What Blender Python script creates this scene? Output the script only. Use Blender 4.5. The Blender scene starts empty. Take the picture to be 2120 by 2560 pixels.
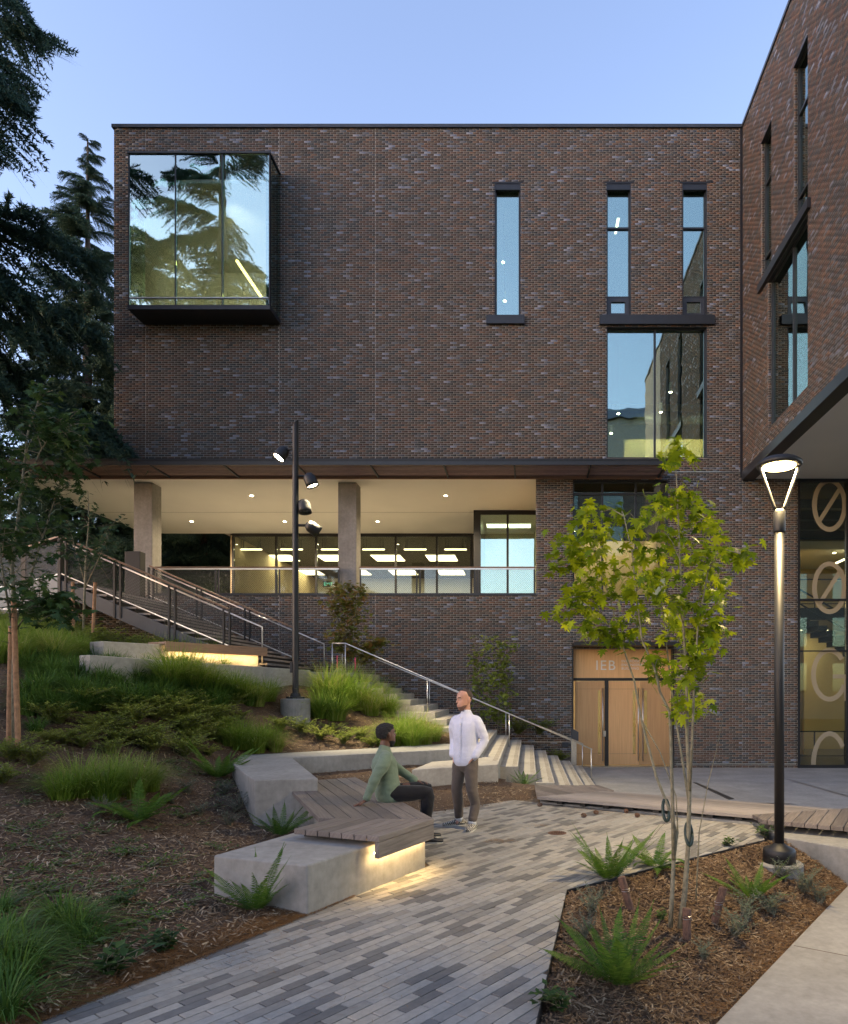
import bpy, bmesh, math, random
import numpy as np
from mathutils import Vector, Matrix, noise as mnoise

S = bpy.context.scene
C = S.collection
R = math.radians
rnd = random.Random(7)
rng = np.random.default_rng(7)

# ------------------------------------------------------------------ camera
HC = 1.77                      # eye height above the paved patio
FPX, CX, CY = 1720.0, 1320.0, 1724.0   # focal length and principal point of a 2120 x 2560 shift-lens picture
cam_d = bpy.data.cameras.new('camera'); cam = bpy.data.objects.new('camera', cam_d); C.objects.link(cam)
cam_d.sensor_fit = 'HORIZONTAL'; cam_d.sensor_width = 36.0
cam_d.lens = 36.0 * FPX / 2120.0
cam_d.shift_x = (1060 - CX) / 2120.0
cam_d.shift_y = (CY - 1280) / 2120.0
cam_d.clip_end = 3000; cam_d.clip_start = 0.1
cam.location = (0, 0, HC); cam.rotation_euler = (R(90), 0, 0)
S.camera = cam

# ------------------------------------------------------------------ sky, sun, exposure
SUN_EL, SUN_AZ = R(15), R(243)          # low sun off to the left; azimuth clockwise from +Y
W = bpy.data.worlds.new('World'); S.world = W; W.use_nodes = True
wn = W.node_tree.nodes; wl = W.node_tree.links
bg = wn['Background']
sky = wn.new('ShaderNodeTexSky'); sky.sky_type = 'NISHITA'; sky.sun_disc = False
sky.sun_elevation = SUN_EL; sky.sun_rotation = SUN_AZ
sky.air_density = 1.0; sky.dust_density = 0.9; sky.ozone_density = 1.5
wb = wn.new('ShaderNodeMix'); wb.data_type = 'RGBA'; wb.blend_type = 'MULTIPLY'; wb.inputs[0].default_value = 1.0
wb.inputs[7].default_value = (1.15, 0.985, 1.02, 1)      # dusk white balance of the whole sky
wl.new(sky.outputs[0], wb.inputs[6]); wl.new(wb.outputs[2], bg.inputs[0]); bg.inputs[1].default_value = 0.15
sun_d = bpy.data.lights.new('sun', 'SUN'); sun = bpy.data.objects.new('sun', sun_d); C.objects.link(sun)
sun_d.energy = 0.04; sun_d.angle = R(30); sun_d.color = (1.0, 0.97, 0.94)
sd = Vector((math.sin(SUN_AZ) * math.cos(SUN_EL), math.cos(SUN_AZ) * math.cos(SUN_EL), math.sin(SUN_EL)))
sun.rotation_euler = sd.to_track_quat('Z', 'Y').to_euler()
S.view_settings.view_transform = 'Standard'; S.view_settings.look = 'None'
S.view_settings.gamma = 1.0; S.view_settings.use_curve_mapping = False
S.view_settings.exposure = 1.75
S.render.engine = 'CYCLES'
S.cycles.use_denoising = True
S.cycles.max_bounces = 8; S.cycles.diffuse_bounces = 3; S.cycles.glossy_bounces = 4
S.cycles.transparent_max_bounces = 24; S.cycles.transmission_bounces = 4
S.cycles.caustics_reflective = False; S.cycles.caustics_refractive = False
S.cycles.sample_clamp_indirect = 6.0

# ------------------------------------------------------------------ measuring helpers
F = 21.55                      # distance of the brick facade
def P(x, y, Y):                # photo pixel at a known distance
    return Vector(((x - CX) / FPX * Y, Y, HC - (y - CY) / FPX * Y))
def G(x, y, z=0.0):            # photo pixel on a level surface of known height
    Y = FPX * (HC - z) / (y - CY)
    return ((x - CX) / FPX * Y, Y)
def FX(x, Y=F): return (x - CX) / FPX * Y
def FZ(y, Y=F): return HC - (y - CY) / FPX * Y

# ------------------------------------------------------------------ node helpers
def new_mat(name):
    m = bpy.data.materials.new(name); m.use_nodes = True
    nt = m.node_tree
    return m, nt, nt.nodes, nt.links, nt.nodes['Principled BSDF']
def ramp(n, stops):
    r = n.new('ShaderNodeValToRGB')
    e = r.color_ramp.elements
    while len(e) < len(stops): e.new(0.5)
    for el, (p, c) in zip(e, stops):
        el.position = p; el.color = (*c, 1) if len(c) == 3 else c
    return r
def tex_coord(n, l, scale=1.0, kind='Object'):
    tc = n.new('ShaderNodeTexCoord'); mp = n.new('ShaderNodeMapping')
    mp.inputs['Scale'].default_value = (scale,) * 3 if not hasattr(scale, '__len__') else scale
    l.new(tc.outputs[kind], mp.inputs[0]); return mp.outputs[0]
def world_pos(n): return n.new('ShaderNodeNewGeometry').outputs['Position']
def noise_tex(n, l, vec, scale, detail=4, rough=0.55):
    t = n.new('ShaderNodeTexNoise'); t.inputs['Scale'].default_value = scale
    t.inputs['Detail'].default_value = detail; t.inputs['Roughness'].default_value = rough
    l.new(vec, t.inputs['Vector']); return t
def bump(n, l, height, strength, dist=0.01, into=None):
    b = n.new('ShaderNodeBump'); b.inputs['Strength'].default_value = strength; b.inputs['Distance'].default_value = dist
    l.new(height, b.inputs['Height'])
    if into: l.new(b.outputs[0], into.inputs['Normal'])
    return b
def mixc(n, l, fac, a, b, mode='MIX'):
    m = n.new('ShaderNodeMix'); m.data_type = 'RGBA'; m.blend_type = mode
    for s, v in ((m.inputs[0], fac), (m.inputs[6], a), (m.inputs[7], b)):
        if hasattr(v, 'is_output') or isinstance(v, bpy.types.NodeSocket): l.new(v, s)
        elif hasattr(v, '__len__'): s.default_value = (*v, 1) if len(v) == 3 else v
        else: s.default_value = v
    return m.outputs[2]
def plain(name, col, rough=0.5, metal=0.0, var=0.12, nscale=6.0, bumpy=0.0, spec=0.5):
    m, nt, n, l, b = new_mat(name)
    t = noise_tex(n, l, world_pos(n), nscale, 5)
    lo = tuple(c * (1 - var) for c in col); hi = tuple(min(1, c * (1 + var)) for c in col)
    r = ramp(n, [(0.3, lo), (0.7, hi)]); l.new(t.outputs[0], r.inputs[0]); l.new(r.outputs[0], b.inputs['Base Color'])
    b.inputs['Roughness'].default_value = rough; b.inputs['Metallic'].default_value = metal
    b.inputs['Specular IOR Level'].default_value = spec
    if bumpy: bump(n, l, noise_tex(n, l, world_pos(n), nscale * 12, 4).outputs[0], bumpy, 0.004, b)
    return m
def emit(name, col, strength):
    m, nt, n, l, b = new_mat(name); n.remove(b)
    e = n.new('ShaderNodeEmission'); e.inputs[0].default_value = (*col, 1); e.inputs[1].default_value = strength
    l.new(e.outputs[0], n['Material Output'].inputs[0]); return m

# ------------------------------------------------------------------ materials
M = {}
def brick_material():
    m, nt, n, l, b = new_mat('brick')
    a = n.new('ShaderNodeAttribute'); a.attribute_name = 'piece'
    t = noise_tex(n, l, world_pos(n), 28, 4)
    v = n.new('ShaderNodeMapRange'); l.new(t.outputs[0], v.inputs[0]); v.inputs[3].default_value = 0.66; v.inputs[4].default_value = 1.34
    hs = n.new('ShaderNodeHueSaturation'); l.new(a.outputs['Color'], hs.inputs['Color']); l.new(v.outputs[0], hs.inputs['Value'])
    l.new(hs.outputs[0], b.inputs['Base Color'])
    rr = n.new('ShaderNodeMapRange'); l.new(a.outputs['Alpha'], rr.inputs[0]); rr.inputs[3].default_value = 0.9; rr.inputs[4].default_value = 0.4
    l.new(rr.outputs[0], b.inputs['Roughness'])
    bump(n, l, noise_tex(n, l, world_pos(n), 90, 3).outputs[0], 0.35, 0.004, b)
    return m
M['brick'] = brick_material()
M['mortar'] = plain('mortar', (0.33, 0.31, 0.27), 0.95, var=0.15, nscale=3, bumpy=0.3)
M['dark_metal'] = plain('dark_metal', (0.018, 0.020, 0.023), 0.42, 0.0, 0.15, 5)
M['black_metal'] = plain('black_metal', (0.009, 0.009, 0.010), 0.5, 0.0, 0.2, 9)
M['grey_metal'] = plain('grey_metal', (0.045, 0.05, 0.058), 0.45, 0.2, 0.15, 4)
M['steel'] = plain('steel', (0.55, 0.53, 0.5), 0.3, 1.0, 0.1, 20)
M['white_paint'] = plain('white_paint', (0.78, 0.75, 0.68), 0.7, var=0.04, nscale=0.6)
M['soffit_paint'] = plain('soffit_paint', (0.80, 0.76, 0.68), 0.6, var=0.035, nscale=0.5, bumpy=0.05)
M['yellow_wall'] = plain('yellow_wall', (0.62, 0.5, 0.26), 0.75, var=0.05, nscale=0.8)
M['tan_wall'] = plain('tan_wall', (0.60, 0.48, 0.30), 0.75, var=0.06, nscale=0.8)
M['room_floor'] = plain('room_floor', (0.16, 0.14, 0.11), 0.45, var=0.15)
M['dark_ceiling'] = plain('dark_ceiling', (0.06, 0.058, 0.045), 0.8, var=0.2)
M['rubber'] = plain('rubber', (0.012, 0.03, 0.022), 0.5)
M['pink_tape'] = plain('pink_tape', (0.75, 0.06, 0.16), 0.6)

def concrete(name, col, grain=1.0, streak=False):
    m, nt, n, l, b = new_mat(name)
    p = world_pos(n)
    t1 = noise_tex(n, l, p, 1.3, 6, 0.6); t2 = noise_tex(n, l, p, 14, 5, 0.65); t3 = noise_tex(n, l, p, 120, 2)
    r1 = ramp(n, [(0.3, tuple(c * 0.78 for c in col)), (0.72, tuple(c * 1.16 for c in col))]); l.new(t1.outputs[0], r1.inputs[0])
    r2 = ramp(n, [(0.3, (0.82,) * 3), (0.7, (1.1,) * 3)]); l.new(t2.outputs[0], r2.inputs[0])
    c = mixc(n, l, 1.0, r1.outputs[0], r2.outputs[0], 'MULTIPLY')
    if streak:
        mp = n.new('ShaderNodeMapping'); mp.inputs['Scale'].default_value = (9, 9, 0.5); l.new(p, mp.inputs[0])
        t4 = noise_tex(n, l, mp.outputs[0], 1.6, 5)
        r4 = ramp(n, [(0.32, (0.7, 0.69, 0.67)), (0.6, (1.05,) * 3)]); l.new(t4.outputs[0], r4.inputs[0])
        c = mixc(n, l, 0.3, c, r4.outputs[0], 'MULTIPLY')
    # small dark air holes
    vo = n.new('ShaderNodeTexVoronoi'); vo.inputs['Scale'].default_value = 30; l.new(p, vo.inputs['Vector'])
    rv = ramp(n, [(0.05, (0.55,) * 3), (0.09, (1,) * 3)]); l.new(vo.outputs['Distance'], rv.inputs[0])
    c = mixc(n, l, 0.22, c, rv.outputs[0], 'MULTIPLY')
    l.new(c, b.inputs['Base Color']); b.inputs['Roughness'].default_value = 0.85
    bump(n, l, t3.outputs[0], 0.25 * grain, 0.004, b)
    return m
M['concrete'] = concrete('concrete', (0.27, 0.265, 0.245), streak=True)
M['concrete_warm'] = concrete('concrete_warm', (0.38, 0.35, 0.30))
M['concrete_column'] = concrete('concrete_column', (0.30, 0.285, 0.255), streak=True)
M['plaza_concrete'] = concrete('plaza_concrete', (0.30, 0.29, 0.27), 0.6)
M['walk_concrete'] = concrete('walk_concrete', (0.28, 0.27, 0.25), 0.7)

def paver_material():
    m, nt, n, l, b = new_mat('paver')
    a = n.new('ShaderNodeAttribute'); a.attribute_name = 'piece'
    p = world_pos(n)
    t = noise_tex(n, l, p, 16, 6, 0.65); t3 = noise_tex(n, l, p, 220, 2)
    r = ramp(n, [(0.25, (0.78, 0.78, 0.78)), (0.75, (1.15, 1.14, 1.12))]); l.new(t.outputs[0], r.inputs[0])
    c = mixc(n, l, 1.0, a.outputs['Color'], r.outputs[0], 'MULTIPLY')
    t5 = noise_tex(n, l, p, 1.1, 5, 0.6); r5 = ramp(n, [(0.35, (0.9, 0.89, 0.87)), (0.62, (1, 1, 1))]); l.new(t5.outputs[0], r5.inputs[0])
    c = mixc(n, l, 1.0, c, r5.outputs[0], 'MULTIPLY')
    l.new(c, b.inputs['Base Color']); b.inputs['Roughness'].default_value = 0.8
    bump(n, l, t3.outputs[0], 0.3, 0.003, b)
    return m
M['paver'] = paver_material()
M['joint_sand'] = plain('joint_sand', (0.10, 0.07, 0.045), 0.95, var=0.35, nscale=40)

def wood(name, lo, hi, rough=0.65, grain=(3.0, 60.0, 60.0), attr=True):
    m, nt, n, l, b = new_mat(name)
    tc = n.new('ShaderNodeTexCoord'); mp = n.new('ShaderNodeMapping'); mp.inputs['Scale'].default_value = grain
    oi = n.new('ShaderNodeObjectInfo')
    ad = n.new('ShaderNodeVectorMath'); ad.operation = 'ADD'
    sc = n.new('ShaderNodeVectorMath'); sc.operation = 'SCALE'; sc.inputs[3].default_value = 37.0
    cb = n.new('ShaderNodeCombineXYZ'); l.new(oi.outputs['Random'], cb.inputs[0]); l.new(oi.outputs['Random'], cb.inputs[1])
    l.new(cb.outputs[0], sc.inputs[0]); l.new(tc.outputs['UV'], ad.inputs[0]); l.new(sc.outputs[0], ad.inputs[1])
    l.new(ad.outputs[0], mp.inputs[0])
    t = noise_tex(n, l, mp.outputs[0], 1.0, 6, 0.6)
    t.inputs['Distortion'].default_value = 0.6
    r = ramp(n, [(0.25, lo), (0.5, tuple((x + y) / 2 for x, y in zip(lo, hi))), (0.75, hi)]); l.new(t.outputs[0], r.inputs[0])
    v = n.new('ShaderNodeMapRange'); l.new(oi.outputs['Random'], v.inputs[0]); v.inputs[3].default_value = 0.72; v.inputs[4].default_value = 1.25
    hs = n.new('ShaderNodeHueSaturation'); l.new(r.outputs[0], hs.inputs['Color']); l.new(v.outputs[0], hs.inputs['Value'])
    l.new(hs.outputs[0], b.inputs['Base Color']); b.inputs['Roughness'].default_value = rough
    bump(n, l, t.outputs[0], 0.25, 0.003, b)
    return m
M['bench_wood'] = wood('bench_wood', (0.085, 0.07, 0.061), (0.215, 0.185, 0.166), 0.6)
M['deck_wood'] = wood('deck_wood', (0.16, 0.14, 0.125), (0.31, 0.28, 0.26), 0.6)
M['brown_wood'] = wood('brown_wood', (0.15, 0.085, 0.05), (0.28, 0.17, 0.10), 0.55)
M['slat_wood'] = wood('slat_wood', (0.15, 0.085, 0.06), (0.3, 0.18, 0.125), 0.6)
M['door_wood'] = wood('door_wood', (0.58, 0.315, 0.125), (0.74, 0.44, 0.195), 0.45, (26.0, 0.9, 1.0))
M['stake_wood'] = plain('stake_wood', (0.33, 0.18, 0.09), 0.8, var=0.3, nscale=18, bumpy=0.4)
M['stub_wood'] = plain('stub_wood', (0.13, 0.07, 0.045), 0.85, var=0.35, nscale=25, bumpy=0.5)

def glass(name, tint, base, refl=(0.92, 0.97, 1.0), wob=0.02, wscale=0.9):
    m, nt, n, l, b = new_mat(name); n.remove(b)
    tr = n.new('ShaderNodeBsdfTransparent'); tr.inputs[0].default_value = (*tint, 1)
    gl = n.new('ShaderNodeBsdfGlossy'); gl.inputs[0].default_value = (*refl, 1); gl.inputs['Roughness'].default_value = 0.0
    fr = n.new('ShaderNodeFresnel'); fr.inputs[0].default_value = 1.5
    mr = n.new('ShaderNodeMapRange'); l.new(fr.outputs[0], mr.inputs[0]); mr.inputs[1].default_value = 0.04; mr.inputs[2].default_value = 1.0
    mr.inputs[3].default_value = base; mr.inputs[4].default_value = 1.0
    mx = n.new('ShaderNodeMixShader'); l.new(mr.outputs[0], mx.inputs[0]); l.new(tr.outputs[0], mx.inputs[1]); l.new(gl.outputs[0], mx.inputs[2])
    if wob:
        bp = bump(n, l, noise_tex(n, l, world_pos(n), wscale, 2).outputs[0], wob, 0.08)
        l.new(bp.outputs[0], gl.inputs['Normal'])
    l.new(mx.outputs[0], n['Material Output'].inputs[0]); return m
M['glass_bay'] = glass('glass_bay', (0.8, 0.9, 0.84), 0.40, (0.84, 1.0, 0.93), 0.03)
M['glass_blue'] = glass('glass_blue', (0.74, 0.88, 0.84), 0.36, (0.84, 0.99, 0.90), 0.03)
M['glass_clear'] = glass('glass_clear', (0.85, 0.88, 0.8), 0.07, (0.95, 1.0, 1.0), 0.0)
def frosted():
    m, nt, n, l, b = new_mat('frosted'); b.inputs['Base Color'].default_value = (0.7, 0.62, 0.46, 1); b.inputs['Roughness'].default_value = 0.7
    tl = n.new('ShaderNodeBsdfTranslucent'); tl.inputs[0].default_value = (0.75, 0.68, 0.52, 1); tr = n.new('ShaderNodeBsdfTransparent')
    m1 = n.new('ShaderNodeMixShader'); m1.inputs[0].default_value = 0.5; l.new(b.outputs[0], m1.inputs[1]); l.new(tl.outputs[0], m1.inputs[2])
    m2 = n.new('ShaderNodeMixShader'); m2.inputs[0].default_value = 0.45; l.new(m1.outputs[0], m2.inputs[1]); l.new(tr.outputs[0], m2.inputs[2])
    l.new(m2.outputs[0], n['Material Output'].inputs[0]); return m
M['frosted'] = frosted()

def leaf_mat(name, cols, trans=0.35, rough=0.55, scale=3.0):
    m, nt, n, l, b = new_mat(name)
    oi = n.new('ShaderNodeObjectInfo'); p = world_pos(n)
    t = noise_tex(n, l, p, scale, 3, 0.6)
    gi = n.new('ShaderNodeNewGeometry')
    ad = n.new('ShaderNodeMath'); ad.operation = 'MULTIPLY_ADD'; l.new(gi.outputs['Random Per Island'], ad.inputs[0]); ad.inputs[1].default_value = 0.55
    mu = n.new('ShaderNodeMath'); mu.operation = 'MULTIPLY'; l.new(t.outputs[0], mu.inputs[0]); mu.inputs[1].default_value = 0.5
    l.new(mu.outputs[0], ad.inputs[2])
    a2 = n.new('ShaderNodeMath'); a2.operation = 'MULTIPLY_ADD'; l.new(oi.outputs['Random'], a2.inputs[0]); a2.inputs[1].default_value = 0.3; l.new(ad.outputs[0], a2.inputs[2])
    k = len(cols); r = ramp(n, [(0.15 + 0.95 * i / max(1, k - 1), c) for i, c in enumerate(cols)]); l.new(a2.outputs[0], r.inputs[0])
    l.new(r.outputs[0], b.inputs['Base Color']); b.inputs['Roughness'].default_value = rough; b.inputs['Specular IOR Level'].default_value = 0.15
    tl = n.new('ShaderNodeBsdfTranslucent'); l.new(r.outputs[0], tl.inputs[0])
    mx = n.new('ShaderNodeMixShader'); mx.inputs[0].default_value = trans
    l.new(b.outputs[0], mx.inputs[1]); l.new(tl.outputs[0], mx.inputs[2]); l.new(mx.outputs[0], n['Material Output'].inputs[0])
    return m
M['maple_leaf'] = leaf_mat('maple_leaf', [(0.06, 0.115, 0.006), (0.14, 0.21, 0.008), (0.27, 0.33, 0.01), (0.36, 0.38, 0.012)], 0.42)
M['dark_leaf'] = leaf_mat('dark_leaf', [(0.025, 0.055, 0.022), (0.045, 0.09, 0.03), (0.09, 0.14, 0.03)], 0.3)
M['rust_leaf'] = leaf_mat('rust_leaf', [(0.08, 0.12, 0.025), (0.15, 0.16, 0.035), (0.28, 0.14, 0.05)], 0.35)
M['fir'] = leaf_mat('fir', [(0.028, 0.058, 0.045), (0.048, 0.09, 0.062), (0.075, 0.125, 0.075)], 0.15, 0.6, 0.8)
M['tree_leaf'] = leaf_mat('tree_leaf', [(0.02, 0.045, 0.028), (0.04, 0.08, 0.04), (0.07, 0.12, 0.05)], 0.3, 0.6, 1.0)
M['grass'] = leaf_mat('grass', [(0.065, 0.135, 0.018), (0.13, 0.23, 0.025), (0.22, 0.31, 0.045), (0.36, 0.34, 0.13)], 0.35, 0.5, 1.6)
M['dark_grass'] = leaf_mat('dark_grass', [(0.035, 0.085, 0.018), (0.065, 0.14, 0.028), (0.13, 0.21, 0.04)], 0.3, 0.45, 1.6)
M['fern'] = leaf_mat('fern', [(0.035, 0.095, 0.015), (0.07, 0.15, 0.02), (0.12, 0.2, 0.03)], 0.35, 0.5, 2.0)
M['cover_leaf'] = leaf_mat('cover_leaf', [(0.13, 0.18, 0.03), (0.22, 0.28, 0.045), (0.33, 0.36, 0.07)], 0.35, 0.55, 2.0)
M['grey_leaf'] = leaf_mat('grey_leaf', [(0.06, 0.09, 0.07), (0.10, 0.14, 0.10), (0.15, 0.19, 0.13)], 0.25, 0.55, 2.0)
M['bark'] = plain('bark', (0.16, 0.15, 0.10), 0.85, var=0.4, nscale=22, bumpy=0.5)
M['pale_bark'] = plain('pale_bark', (0.19, 0.175, 0.115), 0.8, var=0.35, nscale=26, bumpy=0.4)
M['fir_bark'] = plain('fir_bark', (0.07, 0.055, 0.045), 0.95, var=0.4, nscale=8, bumpy=0.7)

def mulch_mat():
    m, nt, n, l, b = new_mat('mulch')
    p = world_pos(n)
    t1 = noise_tex(n, l, p, 1.1, 5); t2 = noise_tex(n, l, p, 55, 4, 0.7)
    r1 = ramp(n, [(0.3, (0.065, 0.043, 0.027)), (0.55, (0.11, 0.067, 0.038)), (0.75, (0.155, 0.088, 0.045))]); l.new(t1.outputs[0], r1.inputs[0])
    r2 = ramp(n, [(0.3, (0.4,) * 3), (0.7, (1.5,) * 3)]); l.new(t2.outputs[0], r2.inputs[0])
    l.new(mixc(n, l, 1.0, r1.outputs[0], r2.outputs[0], 'MULTIPLY'), b.inputs['Base Color'])
    b.inputs['Roughness'].default_value = 0.95
    bump(n, l, t2.outputs[0], 0.9, 0.03, b); return m
M['mulch'] = mulch_mat()
M['chip'] = leaf_mat('chip', [(0.055, 0.035, 0.022), (0.125, 0.078, 0.045), (0.215, 0.148, 0.088), (0.43, 0.34, 0.23)], 0.0, 0.9, 5.0)
M['needle_litter'] = leaf_mat('needle_litter', [(0.13, 0.062, 0.025), (0.2, 0.105, 0.042), (0.3, 0.18, 0.08)], 0.0, 0.9, 5.0)
M['hill_green'] = plain('hill_green', (0.03, 0.045, 0.02), 0.95, var=0.4, nscale=1.5, bumpy=0.5)

LAMP_WARM = (1.0, 0.72, 0.36)
M['lamp_glow'] = emit('lamp_glow', (1.0, 0.72, 0.28), 7)
M['spot_glow'] = emit('spot_glow', (1.0, 0.84, 0.55), 22)
M['led_glow'] = emit('led_glow', (1.0, 0.66, 0.28), 20)
M['down_glow'] = emit('down_glow', (1.0, 0.83, 0.5), 25)
M['panel_glow'] = emit('panel_glow', (1.0, 0.86, 0.55), 3.0)
M['line_glow'] = emit('line_glow', (1.0, 0.70, 0.22), 4)
M['exit_glow'] = emit('exit_glow', (0.3, 0.9, 0.6), 0.5)

# ------------------------------------------------------------------ mesh helpers
class MB:
    """collects geometry for one mesh object"""
    def __init__(s): s.v = []; s.f = []; s.uv = {}
    def add(s, vs, fs):
        k = len(s.v); s.v += [tuple(v) for v in vs]; s.f += [tuple(i + k for i in f) for f in fs]; return s
    def box(s, x0, x1, y0, y1, z0, z1):
        return s.add([(x0,y0,z0),(x1,y0,z0),(x1,y1,z0),(x0,y1,z0),(x0,y0,z1),(x1,y0,z1),(x1,y1,z1),(x0,y1,z1)],
                     [(3,2,1,0),(4,5,6,7),(0,1,5,4),(1,2,6,5),(2,3,7,6),(3,0,4,7)])
    def prism(s, pts, z0, z1):                       # counter-clockwise outline, level top and bottom (or per-point heights)
        a = sum(pts[i][0] * pts[(i + 1) % len(pts)][1] - pts[(i + 1) % len(pts)][0] * pts[i][1] for i in range(len(pts)))
        if a < 0: pts = pts[::-1]
        k = len(pts); n = list(range(k))
        zz0 = z0 if callable(z0) else (lambda x, y: z0); zz1 = z1 if callable(z1) else (lambda x, y: z1)
        vs = [(x, y, zz0(x, y)) for x, y in pts] + [(x, y, zz1(x, y)) for x, y in pts]
        return s.add(vs, [tuple(n[::-1]), tuple(i + k for i in n)] + [(i, (i + 1) % k, (i + 1) % k + k, i + k) for i in n])
    def bar(s, a, b, w, h, up=(0, 0, 1)):            # rectangular bar from a to b
        a = Vector(a); b = Vector(b); d = (b - a).normalized(); u = Vector(up)
        if abs(d.dot(u)) > 0.98: u = Vector((0, 1, 0))
        r = d.cross(u).normalized(); u = r.cross(d).normalized()
        vs = [p + r * sx * w / 2 + u * sy * h / 2 for p in (a, b) for sx, sy in ((-1,-1),(1,-1),(1,1),(-1,1))]
        return s.add(vs, [(3,2,1,0),(4,5,6,7),(0,1,5,4),(1,2,6,5),(2,3,7,6),(3,0,4,7)])
    def tube(s, pts, rad, k=8, caps=True):
        pts = [Vector(p) for p in pts]
        rad = [rad] * len(pts) if not hasattr(rad, '__len__') else rad
        rings = []; r = None
        for i, p in enumerate(pts):
            d = (pts[min(i + 1, len(pts) - 1)] - pts[max(i - 1, 0)])
            d = d.normalized() if d.length > 1e-9 else Vector((0, 0, 1))
            if r is None:
                r = d.orthogonal().normalized()
            r = (r - d * r.dot(d)).normalized(); u = d.cross(r)
            rings.append([p + (r * math.cos(2 * math.pi * j / k) + u * math.sin(2 * math.pi * j / k)) * rad[i] for j in range(k)])
        vs = [v for q in rings for v in q]; fs = []
        for i in range(len(pts) - 1):
            for j in range(k): fs.append((i*k+j, i*k+(j+1)%k, (i+1)*k+(j+1)%k, (i+1)*k+j))
        if caps: fs += [tuple(range(k))[::-1], tuple(range((len(pts)-1)*k, len(pts)*k))]
        return s.add(vs, fs)
    def lathe(s, prof, c=(0, 0, 0), k=24):           # (radius, z) profile about a vertical axis
        vs = [(c[0] + r * math.cos(2*math.pi*j/k), c[1] + r * math.sin(2*math.pi*j/k), c[2] + z) for r, z in prof for j in range(k)]
        fs = [(i*k+j, i*k+(j+1)%k, (i+1)*k+(j+1)%k, (i+1)*k+j) for i in range(len(prof)-1) for j in range(k)]
        fs += [tuple(range(k))[::-1], tuple(range((len(prof)-1)*k, len(prof)*k))]
        return s.add(vs, fs)
    def mesh(s, name):
        me = bpy.data.meshes.new(name); me.from_pydata([tuple(v) for v in s.v], [], s.f); me.update(); return me
def link(name, me, m=None, parent=None, smooth=False, bevel=0.0, kind=None):
    o = bpy.data.objects.new(name, me); C.objects.link(o)
    if m is not None and not me.materials: me.materials.append(M[m] if isinstance(m, str) else m)
    if smooth:
        for p in me.polygons: p.use_smooth = True
    if bevel:
        b = o.modifiers.new('bevel', 'BEVEL'); b.width = bevel; b.segments = 2; b.limit_method = 'ANGLE'; b.angle_limit = R(40)
    if parent is not None:
        o.parent = parent; o.matrix_parent_inverse = world_inv(parent)
    if kind: o['kind'] = kind
    return o
def world_inv(o):
    m = Matrix.Identity(4); chain = []
    while o is not None: chain.append(o); o = o.parent
    for q in reversed(chain):
        m = m @ q.matrix_parent_inverse @ Matrix.LocRotScale(q.location, q.rotation_euler, q.scale)
    return m.inverted()
def obj(name, mb, m, parent=None, **k): return link(name, mb.mesh(name), m, parent, **k)
def tag(o, label, cat, group=None, kind=None):
    o['label'] = label
    if cat: o['category'] = cat; o['kind'] = 'thing'
    if group: o['group'] = group
    if kind: o['kind'] = kind
    return o
def thing(name, label, cat, loc=(0, 0, 0), rz=0.0, group=None):
    o = bpy.data.objects.new(name, None); C.objects.link(o); o.empty_display_size = 0.1
    o.location = loc; o.rotation_euler = (0, 0, rz)
    return tag(o, label, cat, group)
def struct(name, mb, m, label=None, **k):
    o = obj(name, mb, m, **k); o['kind'] = 'structure'
    if label: o['label'] = label
    return o
def dup(root, loc=None, rz=None, label=None, group=None, scale=None):
    def cp(o, par):
        c = o.copy(); C.objects.link(c); c.parent = par
        for ch in o.children: cp(ch, c)
        return c
    r = cp(root, None)
    if loc is not None: r.location = loc
    if rz is not None: r.rotation_euler[2] = rz
    if scale is not None: r.scale = (scale,) * 3 if not hasattr(scale, '__len__') else scale
    if label: r['label'] = label
    if group: r['group'] = group
    return r
def np_mesh(name, verts, faces, attr=None):          # verts (n,3), faces (m,k)
    me = bpy.data.meshes.new(name)
    n, m, k = len(verts), len(faces), faces.shape[1]
    me.vertices.add(n); me.vertices.foreach_set('co', np.asarray(verts, np.float32).ravel())
    me.loops.add(m * k); me.loops.foreach_set('vertex_index', faces.astype(np.int32).ravel())
    me.polygons.add(m); me.polygons.foreach_set('loop_start', np.arange(0, m * k, k, dtype=np.int32))
    me.polygons.foreach_set('loop_total', np.full(m, k, np.int32))
    me.update(calc_edges=True)
    if attr is not None:
        a = me.attributes.new('piece', 'FLOAT_COLOR', 'FACE'); a.data.foreach_set('color', np.asarray(attr, np.float32).ravel())
    return me
def uv_planar(me, ax, ay, org=(0, 0, 0)):            # uv in metres along two axes
    uv = me.uv_layers.new(name='UVMap'); ax = Vector(ax); ay = Vector(ay); org = Vector(org)
    for lp in me.loops:
        p = me.vertices[lp.vertex_index].co - org
        uv.data[lp.index].uv = (p.dot(ax), p.dot(ay))
def clip(poly, planes):                              # keep the part of a convex polygon with n.p <= d for each (nx, ny, d)
    for nx, ny, d in planes:
        out = []
        for i in range(len(poly)):
            a, b = poly[i], poly[(i + 1) % len(poly)]
            da = a[0]*nx + a[1]*ny - d; db = b[0]*nx + b[1]*ny - d
            if da <= 0: out.append(a)
            if (da < 0 < db) or (db < 0 < da):
                t = da / (da - db); out.append((a[0] + t*(b[0]-a[0]), a[1] + t*(b[1]-a[1])))
        poly = out
        if len(poly) < 3: return []
    return poly
def left_of(a, b):                                   # half-plane to the left of a -> b
    nx, ny = (b[1]-a[1]), -(b[0]-a[0]); q = math.hypot(nx, ny); nx /= q; ny /= q
    return (nx, ny, nx*a[0] + ny*a[1])
def area(p): return abs(sum(p[i][0]*p[(i+1)%len(p)][1] - p[(i+1)%len(p)][0]*p[i][1] for i in range(len(p)))) / 2
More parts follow.
